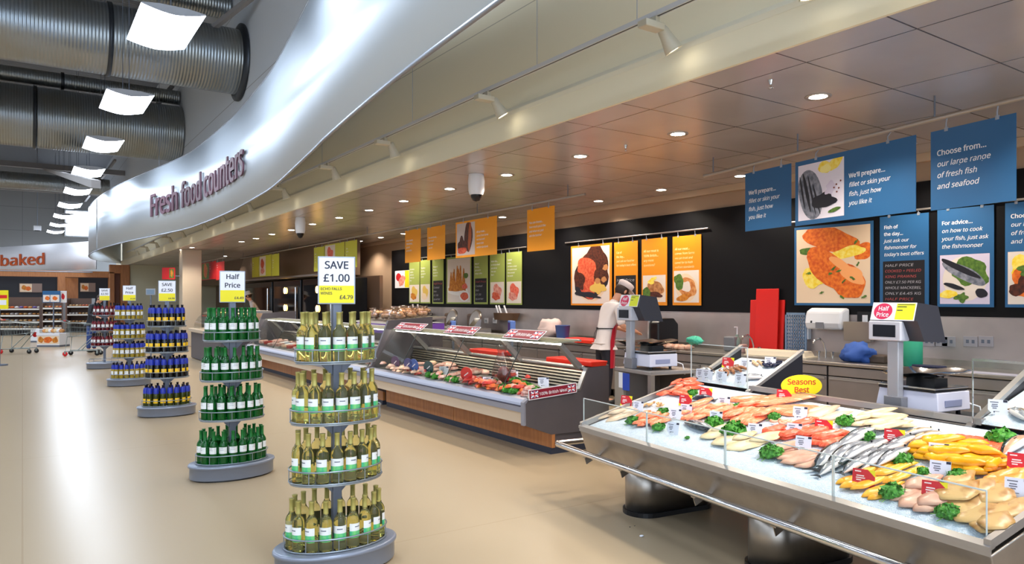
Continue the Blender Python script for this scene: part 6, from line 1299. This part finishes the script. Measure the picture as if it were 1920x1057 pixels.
def person(label, loc, heading, k, cols, lean=.12, head_down=.5, arms=None, hat=None, apron=False, name='person', hair=hair_d, coat=None, stride=0):
    o = thing(name, label, 'person', loc, math.atan2(heading[1], heading[0])-PI/2)
    o.scale = (k, k, k)
    L = lambda z: lean*max(0, z-1.0)*1.6
    N = {}
    N['pelvis'] = ((0,0,.98), (.12,.085)); N['waist'] = ((0,L(1.15),1.15), (.11,.08)); N['chest'] = ((0,L(1.38),1.36), (.125,.09)); N['collar'] = ((0,L(1.5)+.01,1.49), (.07,.06)); N['neck'] = ((0,L(1.55)+.02,1.56), .055)
    hd = Vector((0, L(1.6)+.028+.04*head_down, 1.635-.02*head_down)); hdir = Vector((0, .5*head_down, 1)).normalized()
    N['jaw'] = (tuple(hd), (.075,.085)); N['skull'] = (tuple(hd+hdir*.09+Vector((0,.0,0))), (.085,.10)); N['crown'] = (tuple(hd+hdir*.155), (.06,.07))
    E = [('pelvis','waist'),('waist','chest'),('chest','collar'),('collar','neck'),('neck','jaw'),('jaw','skull'),('skull','crown')]
    for s, t in ((-1,'l'),(1,'r')):
        st = stride*s
        N['hip'+t] = ((s*.09,st*.03,.88), .075); N['knee'+t] = ((s*.10,.02+st*.14,.50), .052); N['ank'+t] = ((s*.10,-.02+st*.22,.09), .042); N['toe'+t] = ((s*.115,.15+st*.22,.035), (.04,.03))
        sh, el, wr, ha = (arms or {}).get(t, ((s*.19,L(1.45),1.44), (s*.25,L(1.2)+.10,1.17), (s*.16,L(1.2)+.34,1.10), (s*.13,L(1.2)+.42,1.07)))
        N['sh'+t] = (sh, .062); N['el'+t] = (el, .044); N['wr'+t] = (wr, .029); N['palm'+t] = (ha, (.036,.018))
        E += [('pelvis','hip'+t),('hip'+t,'knee'+t),('knee'+t,'ank'+t),('ank'+t,'toe'+t),('chest','sh'+t),('sh'+t,'el'+t),('el'+t,'wr'+t),('wr'+t,'palm'+t)]
        d = (Vector(ha)-Vector(wr)).normalized(); q = d.cross(UP).normalized()
        for i, off in enumerate((-.030,-.010,.010,.028)):
            a = Vector(ha)+q*off*1.0+d*.03; b = a+d*(.035+.006*(1.5-abs(i-1.5))); c = b+d*.022-UP*.018
            N['f%d%sa' % (i,t)] = (tuple(a), .009); N['f%d%sb' % (i,t)] = (tuple(b), .0085); N['f%d%sc' % (i,t)] = (tuple(c), .007); E += [('palm'+t,'f%d%sa' % (i,t)),('f%d%sa' % (i,t),'f%d%sb' % (i,t)),('f%d%sb' % (i,t),'f%d%sc' % (i,t))]
        a = Vector(wr)+d*.03-q*.035*s; N['th'+t] = (tuple(a), .010); N['th2'+t] = (tuple(a+d*.035-q*.012*s-UP*.01), .008); E += [('palm'+t,'th'+t),('th'+t,'th2'+t)]
    skin_build('body', N, E, skin_m, o)
    top = {kk: N[kk] for kk in ('waist','chest','collar')}; G = lambda r, g: tuple(x+g for x in (r if isinstance(r, tuple) else (r, r)))
    T = {'hem': ((0,0,.91), (.16,.128)), 'pelvis': ((0,0,.98), (.178,.142)), 'nape': (N['neck'][0], (.068,.062)), 'waist': (N['waist'][0], (.166,.132)), 'chest': (N['chest'][0], (.185,.145)), 'collar': (N['collar'][0], (.098,.085))}
    TE = [('hem','pelvis'),('pelvis','waist'),('waist','chest'),('chest','collar'),('collar','nape')]
    for t in 'lr':
        T['sh'+t] = (N['sh'+t][0], .078); a, b = Vector(N['el'+t][0]), Vector(N['wr'+t][0]); T['el'+t] = (N['el'+t][0], .06); TE += [('chest','sh'+t),('sh'+t,'el'+t)]
        if cols.get('long', True): T['wr'+t] = (tuple(a.lerp(b, .9)), .044); TE += [('el'+t,'wr'+t)]
    skin_build('jacket' if coat else 'shirt', T, TE, cols['top'], o)
    R = {'belt': ((0,L(1.12)*.7,1.14), (.14,.108)), 'pelvis': ((0,0,.96), (.15,.118))}; RE = [('belt','pelvis')]
    for t in 'lr':
        q_ = N['hip'+t][0]; R['hip'+t] = ((q_[0], q_[1], .84), (.092,.1)); R['knee'+t] = (N['knee'+t][0], .082); a = Vector(N['ank'+t][0]); R['ank'+t] = ((a.x, a.y, .10), .07); RE += [('pelvis','hip'+t),('hip'+t,'knee'+t),('knee'+t,'ank'+t)]
    skin_build('trousers', R, RE, cols['leg'], o)
    for t in 'lr':
        a, b = Vector(N['ank'+t][0]), Vector(N['toe'+t][0]); MB().ell(((a.x+b.x)/2, (a.y+b.y)/2-.01, .045), (.052,.145,.048), 12, 8).build('shoe', M_black, o)
    c = hd+hdir*.08; Mh = frame(c, (1,0,0), z=hdir)
    MB().ell((0,-.022,.01), (.098,.11,.105), 14, 10, 0, Mh, .06, 4, 1).build('hair', hair, o)
    for s in (-1, 1): MB().ell((s*.093,.0,-.01), (.014,.02,.032), 8, 6, 0, Mh).build('ear', skin_m, o); MB().ell((s*.033,.098,.005), (.013,.008,.008), 8, 6, 0, Mh).build('eye', M_black, o)
    MB().prism([(-.015,.092,-.03),(.015,.092,-.03),(.006,.095,.015),(-.006,.095,.015)], (0,.022,-.004), 0, Mh).build('nose', skin_m, o); MB().box(-.025,.025,.082,.094,-.062,-.055,0,Mh).build('mouth', mat('lips', (160,84,78), .5), o)
    if hat == 'cap':
        MB().lathe([(.102,.055),(.105,.06),(.112,.135),(.1,.145),(0,.15)], 20, 0, Mh, 0, 2*PI, 1, 1.12).build('cap', cols['hat'], o)
        MB().prism([(-.08,.10,.06),(.08,.10,.06),(.06,.17,.045),(-.06,.17,.045)], (0,0,.008), 0, Mh).build('cap_peak', cols['hat'], o)
    if hat == 'trilby':
        MB().lathe([(.16,.035),(.165,.05),(.108,.075),(.10,.15),(.07,.17),(0,.155)], 20, 0, Mh, 0, 2*PI, 1, 1.12).build('hat', cols['hat'], o)
    if apron:
        vs = []; n = 12
        zs = [(.55,.17,.145),(.75,.175,.15),(.95,.18,.15),(1.12,.168,.14),(1.25,.17,.15),(1.38,.16,.155)]
        for z, rx, ry in zs:
            for i in range(n+1):
                a = PI*(.02+.96*i/n) if z < 1.2 else PI*(.2+.6*i/n); vs.append((rx*math.cos(a)*1.08, L(z)+ry*math.sin(a)*1.08+.0, z))
        mb = MB().add(vs, [(j*(n+1)+i, j*(n+1)+i+1, (j+1)*(n+1)+i+1, (j+1)*(n+1)+i) for j in range(len(zs)-1) for i in range(n)], 0, True)
        am = mat('apron_red_stripe', (176,24,46), .6); bands(am, 14, .0, 'X')
        tiles(am, .05, 5, .006, (226,170,170), rot=(PI/2,0,0), fac=.8)
        mb.build('apron', am, o, fix=False)
        MB().tube([(.172*math.cos(2*PI*i/24), L(1.13)+.14*math.sin(2*PI*i/24), 1.13) for i in range(24)], .008, 6, closed=True).tube([(-.01,L(1.13)-.145,1.13),(-.035,-.135,1.05),(-.03,-.15,.94)], .005, 6).tube([(.0,L(1.13)-.145,1.13),(.025,-.135,1.06),(.02,-.15,.97)], .005, 6).ell((-.005,L(1.13)-.145,1.13), (.022,.012,.018), 8, 6).build('apron_strings', M_black, o)
    return o
white_cloth = mat('white_cotton', (206,196,194), .8); navy = mat('navy_trousers', (20,20,32), .8)
bp = onX(1132, 561, 7.55)
person('butcher in a white shirt and cap with a red striped apron, seen from behind', (bp.x, bp.y, 0), RT*.93+FW*.34, 1.06, {'top': white_cloth, 'leg': navy, 'hat': mat('white_cap', (214,200,200), .7), 'long': False}, lean=.20, head_down=1.3, hat='cap', apron=True)
sp = onX(486, 561, 6.9)
person('server in a white coat and white hat behind the far deli counter, leaning forward', (sp.x, sp.y, 0), -RT*.8-FW*.25, 1.04, {'top': white_cloth, 'leg': navy, 'hat': mat('white_hat', (210,206,200), .7)}, lean=.3, head_down=.6, hat='trilby')
sh = atD(172, 561, 22.6); person('shopper in a dark jacket and blue jeans beside the farthest bottle stand', (sh.x, sh.y, 0), RT*.9-FW*.3, 1.0, {'top': mat('black_jacket', (26,28,38), .6), 'leg': mat('blue_jeans', (50,72,130), .8)}, lean=.28, head_down=1.0, coat=True)
s2 = atD(-36, 561, 21.6); person('shopper in dark clothes at the left picture edge behind a trolley', (s2.x, s2.y, 0), RT*.95, 1.0, {'top': mat('black_jacket', (26,28,38), .6), 'leg': navy}, lean=.2, head_down=.4, coat=True)
# ================================================================== trolleys
wire = mat('trolley_wire', (150,158,156), .3, .8)
def trolley(label, loc, rz):
    o = thing('shopping_trolley', label, 'trolley', loc, rz)
    a = [(-.42,-.26,.98),(-.42,.26,.98),(.45,.2,.90),(.45,-.2,.90)]; b = [(-.36,-.2,.55),(-.36,.2,.55),(.36,.14,.62),(.36,-.14,.62)]
    A = [Vector(p) for p in a]; B = [Vector(p) for p in b]; mb = MB()
    mb.tube(A, .010, 6, closed=True).tube(B, .008, 6, closed=True)
    for k in range(4):
        p, q, r, s = A[k], A[(k+1)%4], B[k], B[(k+1)%4]
        for i in range(9): mb.tube([p.lerp(q, i/9), r.lerp(s, i/9)], .003, 4)
        for f in (.33, .66): mb.tube([p.lerp(r, f), q.lerp(s, f)], .003, 4)
    for i in range(1, 9): mb.tube([B[0].lerp(B[3], i/9), B[1].lerp(B[2], i/9)], .003, 4)
    mb.build('basket', wire, o)
    MB().tube([(-.36,-.2,.55),(-.40,-.24,.14),(.42,-.17,.16)], .013, 6).tube([(-.36,.2,.55),(-.40,.24,.14),(.42,.17,.16)], .013, 6).tube([(-.1,-.22,.15),(.36,-.14,.62)], .012, 6).tube([(-.1,.22,.15),(.36,.14,.62)], .012, 6).build('chassis', wire, o)
    h = MB().tube([(-.5,-.25,1.02),(-.5,.25,1.02)], .018, 8).build('handle', mat('trolley_grey_plastic', (90,94,96), .4), o); MB().tube([(-.5,-.1,1.02),(-.5,.1,1.02)], .021, 8).build('red_grip', M_red, h); MB().tube([(-.42,-.26,.98),(-.5,-.25,1.02)], .012, 6).tube([(-.42,.26,.98),(-.5,.25,1.02)], .012, 6).build('handle_bracket', wire, h)
    for x, y, m in ((-.4,-.24,M_red), (-.4,.24,M_black), (.42,-.17,M_black), (.42,.17,M_black)):
        M = Matrix.Translation((x,y,.065)) @ Matrix.Rotation(PI/2, 4, 'X'); c = MB().lathe([(.03,-.018),(.065,-.018),(.065,.018),(.03,.018)], 16, 0, M).build('caster_wheel', m, o); MB().box(x-.02,x+.02,y-.024,y+.024,.065,.15).build('caster_fork', wire, c)
    return o
p = onZ(36, 662, 0); trolley('shopping trolley at the left picture edge, empty wire basket', (p.x, p.y, 0), math.atan2(RT.y, RT.x))
p = onZ(156, 666, 0); trolley('shopping trolley beside the shopper in the dark jacket', (p.x, p.y, 0), math.atan2(RT.y, RT.x)+.25)
# ================================================================== bakery at the far end
bs_ = thing('bakery_fascia', 'white curved fascia with orange freshly baked lettering at far left', 'fascia', (-2, 46, 3.2))
cv = []
for i in range(41):
    px = -190+370*i/40; D = 43.5-4.2*(max(0, px)/165)**1.0 if px > 0 else 43.5-2*(px/190)**2; cv.append(atD(px, 561, D))
def bz(px, py, D): return EYE+(HOR-py)/FPX*D
Z0b, Z1b = 3.28, 4.80
vs = []
for q in cv: 
    for o_ in (0, .08): vs += [(q.x+FW.x*o_, q.y+FW.y*o_, Z0b), (q.x+FW.x*o_, q.y+FW.y*o_, Z1b)]
fs = []
for i in range(40):
    a = 4*i; b = a+4; fs += [(a,b,b+1,a+1), (a+2,a+3,b+3,b+2), (a+1,b+1,b+3,a+3), (a,a+2,b+2,b)]
MB().add(vs, fs, 0, True).build('curved_panel', mat('bakery_white_panel', (236,236,242), .35), bs_, world=True)
vt, ft = textmesh('Freshly baked', 1, 'LEFT', .006, 0, .03); x0 = min(v[0] for v in vt); x1 = max(v[0] for v in vt)
acc = [0]
for i in range(1, 41): acc.append(acc[-1]+(cv[i]-cv[i-1]).length)
def at_px(px): return (px+190)/370*40
n0 = len(vt); vt = [(v[0]+d, v[1], v[2]+z) for d, z in ((-.012, 0), (.012, .001)) for v in vt]; ft = [tuple(i+n0*k for i in f) for k in range(2) for f in ft]
out = []
tx1 = 84.0; tx0 = -105.0
for v in vt:
    px = tx0+(tx1-tx0)*(v[0]-x0)/(x1-x0); k = at_px(px); i = min(39, max(0, int(k))); q = cv[i].lerp(cv[i+1], k-i); off = .06+v[2]*.6; out.append((q.x-FW.x*off, q.y-FW.y*off, 3.66+v[1]*.78/.73))
MB().add(out, ft).build('lettering', mat('bakery_orange', (198,84,30), .5), bs_, world=True)
# wooden surround and dark niches
wf_ = thing('bakery_surround', 'oak surround of beams and posts framing the bakery niches', 'surround', (1, 46, 0))
YB = 46.0
def bx(px): return onY(px, 561, YB).x
MB().box(bx(-60), bx(214), YB, YB+.5, 2.86, 3.2).build('top_beam', M_wood, wf_, world=True)
for px0, px1 in ((108,122),(204,216)): MB().box(bx(px0), bx(px1), YB-.1, YB+.5, 0, 2.86).build('post', M_wood, wf_, world=True)
MB().box(bx(-60), bx(216), YB+1.6, YB+1.7, 0, 3.2).build('back_panel', mat('bakery_niche_dark', (26,26,34), .5), wf_, world=True)
MB().box(bx(120), bx(150), YB+1.5, YB+1.6, 0, 2.86).build('wood_panel', M_wood, wf_, world=True)
MB().tube([(bx(-40), YB-.6, 3.12), (bx(172), YB-.6, 3.12)], .03, 6).build('lamp_track', M_greyl, wf_, world=True)
pt = thing('oak_portal', 'oak clad portal between the bakery and the cream wall', 'portal', (3.6, 41, 0)); q0, q1, q2 = (onY(px, 561, 41).x for px in (206, 226, 243))
MB().box(q0, q0+.2, 41, 41.5, 0, 3.0).box(q1, q2, 40.9, 41.5, 0, 3.38).box(q0, q1, 41, 41.5, 2.95, 3.38).build('frame', M_wood, pt, world=True); MB().box(q0+.2, q1, 41.4, 41.5, 0, 2.95).build('inner_panel', mat('oak_dark_panel', (120,66,38), .45), pt, world=True)
for px0, px1, y0, y1, lab in ((36,79,531,548,'small brown picture board over the left bakery shelves'), (150,179,530,547,'small pale picture board over the right bakery niche')):
    a, b = onY(px0, y0, YB+1.55), onY(px1, y1, YB+1.55); o = thing('picture_board', lab, 'sign', (a.x, YB+1.55, b.z)); W, H = b.x-a.x, a.z-b.z; M = frame((0,0,0), (1,0,0), z=(0,-1,0)); MB().box(0,W,0,H,0,.03,0,M).build('board_panel', mat('board_taupe', (140,118,108), .5), o); Pic(W, H, .03, .05, .55, .95, .031).bg(plate2).blob(.35,.5,.25,.28,goldf,0,.2).blob(.7,.4,.22,.26,salm,0,.2).build(M, o)
bread = [mat('bread_brown', (178,110,56), .6, var=(8, (214,156,90), 4), rnd=.15), mat('bread_pale', (220,186,136), .6, rnd=.1), mat('bun_bag_white', (220,214,210), .4, rnd=.08), mat('bag_orange', (206,92,40), .4, rnd=.1), mat('bag_purple', (110,90,150), .4, rnd=.1)]
rb = random.Random(17)
def shelves(label, pa, pb, D, zs, dep, top, n, where, seed):
    a, b = atD(pa, 561, D), atD(pb, 561, D+.3); c = (a+b)/2; d = Vector((b.x-a.x, b.y-a.y, 0)); L = d.length; o = thing('bakery_shelving', label, 'shelving', (a.x, a.y, 0), math.atan2(d.y, d.x))
    MB().box(0,L,dep-.05,dep,0,top).box(0,.05,0,dep,0,top).box(L-.05,L,0,dep,0,top).build('back_panel', mat('shelf_back_brown', (96,74,64), .5), o); MB().box(0,L,-.02,dep,0,.2).build('plinth', M_black, o)
    for z in zs: s = MB().box(.05,L-.05,0,dep-.05,z-.03,z).build('shelf', mat('shelf_oak', (140,100,70), .5), o); MB().box(.05,L-.05,-.02,0,z-.06,z+.01).build('price_rail', mat('price_rail_white', (226,220,210), .4), s)
    for z in zs:
        for i in range(n):
            m = bread[rb.choice((0,0,1,2,3,4) if z > 1.0 else (0,0,1,1,2))]; r = L/n*.46; q = MB().ell((0,0,min(.12, r*.55)*1.12), (r*.84, .15, min(.12, r*.55)), 10, 6, 0, None, .12, 2, seed+i).build('loaf', m); u = .06+(L-.12)*(i+.5)/n; w0 = a+d.normalized()*u+Vector((-d.y, d.x, 0)).normalized()*.22; q.location = (w0.x, w0.y, z+.003); q.rotation_euler = (0,0,math.atan2(d.y, d.x)); tag(q, 'loaf or bag of bread on the %s' % where, 'bread', 'bread on the '+where)
shelves('long bakery shelving with five shelves of bread at far left', -14, 76, 33.0, (.32,.62,.92,1.22), .6, 1.75, 10, 'long bakery shelving', 1)
shelves('narrow bakery shelving right of the long one, with bright price rails', 78, 118, 32.0, (.4,.7,1.0,1.27), .6, 1.5, 5, 'narrow bakery shelving', 9)
shelves('bakery shelving in the right niche behind the shopper', 124, 172, 36.0, (.5,.9,1.3), .6, 1.7, 7, 'shelving in the right niche', 15)
# island display with pastry picture and blue posters
p = onZ(101, 650, 0); o = thing('island_display', 'low island display with a pastry picture front and blue posters on a pole', 'display', (p.x, p.y+.3, 0), -TH)
W = 43/FPX*25*.98; MB().box(-W/2,W/2,-.3,.3,.0,.06).build('plinth', M_greyp, o); bd_ = MB().box(-W/2,W/2,-.3,.3,.06,.46).build('bin', M_white, o)
Mf = frame((-W/2,-.301,.10), (1,0,0), z=(0,-1,0)); Pic(W, .28, .02, 0, .98, 1, .001).bg(plate2).blob(.16,.5,.14,.36,goldf,0,.2).blob(.5,.5,.2,.36,salm,.1,.2).blob(.84,.5,.13,.36,goldf,0,.2).build(Mf, bd_)
MB().box(-W/2-.01,W/2+.01,-.32,-.3,.4,.48).build('price_rail', M_paper, o); MB().tube([(0,0,.46),(0,0,1.7)], .025, 8).build('pole', M_greyp, o)
z0, z1 = bz(100, 567, 25), bz(100, 545, 25)
for x0, x1, m, lb in ((-.4,-.06,c_bl,'l'), (-.1,.26,c_bl,'m'), (.2,.44,M_paper,'r')):
    yq = -.05 if lb == 'm' else .02; f = MB().box(x0,x1,yq,yq+.02,z0,z1).build('poster_board', m, o); M = frame((x0,yq,z0), (1,0,0), z=(0,-1,0))
    Pic(x1-x0, z1-z0, .06, .05, .94, .66 if lb != 'r' else .95, .002).bg(plate).blob(.5,.5,.3,.28,salm if lb != 'r' else c_rd,0,.15).build(M, f)
for z in (.62+.0,):
    pass
for i in range(7):
    q = MB().ell((0,0,.085), (.085,.12,.07), 10, 6, 0, None, .15, 2, i).build('loaf', bread[i%3]); v = Vector((p.x, p.y+.3, .462))+RT*(-W/2+.1+(W-.2)*i/6); q.location = v; q.rotation_euler = (0,0,-TH); tag(q, 'small bag of pastries in the low island display', 'bread', 'pastries in the island display')
p = onZ(72, 641, 0); o = thing('island_display', 'small low display bin with a red mark behind the island display', 'display', (p.x, p.y, 0), -TH); MB().box(-.17,.17,-.2,.2,0,.06).build('plinth', M_greyp, o); MB().box(-.17,.17,-.2,.2,.06,.5).build('bin', M_white, o); MB().lathe([(0,0),(.1,0)], 16, 0, frame((0,-.202,.3), (1,0,0), z=(0,-1,0))).build('red_mark', M_red, o)
# promotional sign at the left picture edge
p = atD(5, 561, 18); o = thing('promotion_sign', 'yellow and red promotion sign on a post at the left picture edge', 'sign', (p.x, p.y, 0), -TH); z0, z1 = bz(5, 579, 18), bz(5, 544, 18); MB().box(-.16,.14,-.01,.01,z0,z1).build('sign_card', M_yell, o); MB().box(-.13,.115,-.013,-.01,z1-.2,z1-.12).build('red_band', M_red, o); MB().box(-.11,.1,-.013,-.01,z0+.1,z0+.22).build('price_panel', M_paper, o); MB().tube([(-.08,0,0),(-.08,0,z0)], .02, 8).lathe([(.18,0),(.18,.03)], 16, 0, Matrix.Translation((-.08,0,0))).build('post', M_greyp, o)
k = atD(276, 561, 24); 
p = onZ(283, 620, 0); o = thing('counter_screen', 'grey till screen on a post behind the SAVE 2.50 stand', 'screen', (atD(283,561,20).x, atD(283,561,20).y, 0), -TH); zt = bz(283, 541, 20); MB().rbox(-.13,.13,-.03,.03,zt-.18,zt,.01).build('monitor', M_greyl, o); MB().box(-.1,.1,-.033,-.029,zt-.15,zt-.03).build('screen', mat('screen_grey_blue', (120,140,160), .2), o); MB().tube([(0,0,0),(0,0,zt-.17)], .02, 8).lathe([(.15,0),(.15,.03)], 14).build('post', M_greyp, o)
# scraps on the floor before the fish counter
for i, (px, py, r) in enumerate(((1203,1006,.016), (1181,988,.006), (1190,986,.005))):
    p = onZ(px, py, 0); q = MB().ell((0,0,r*.4), (r, r*.8, r*.4), 8, 6, 0, None, .4, 3, i).build('floor_scrap', M_paper if i == 0 else M_black); q.location = p; tag(q, ('white scrap of paper on the floor before the fish counter', 'dark crumb on the floor, left of two', 'dark crumb on the floor, right of two')[i], 'scrap')
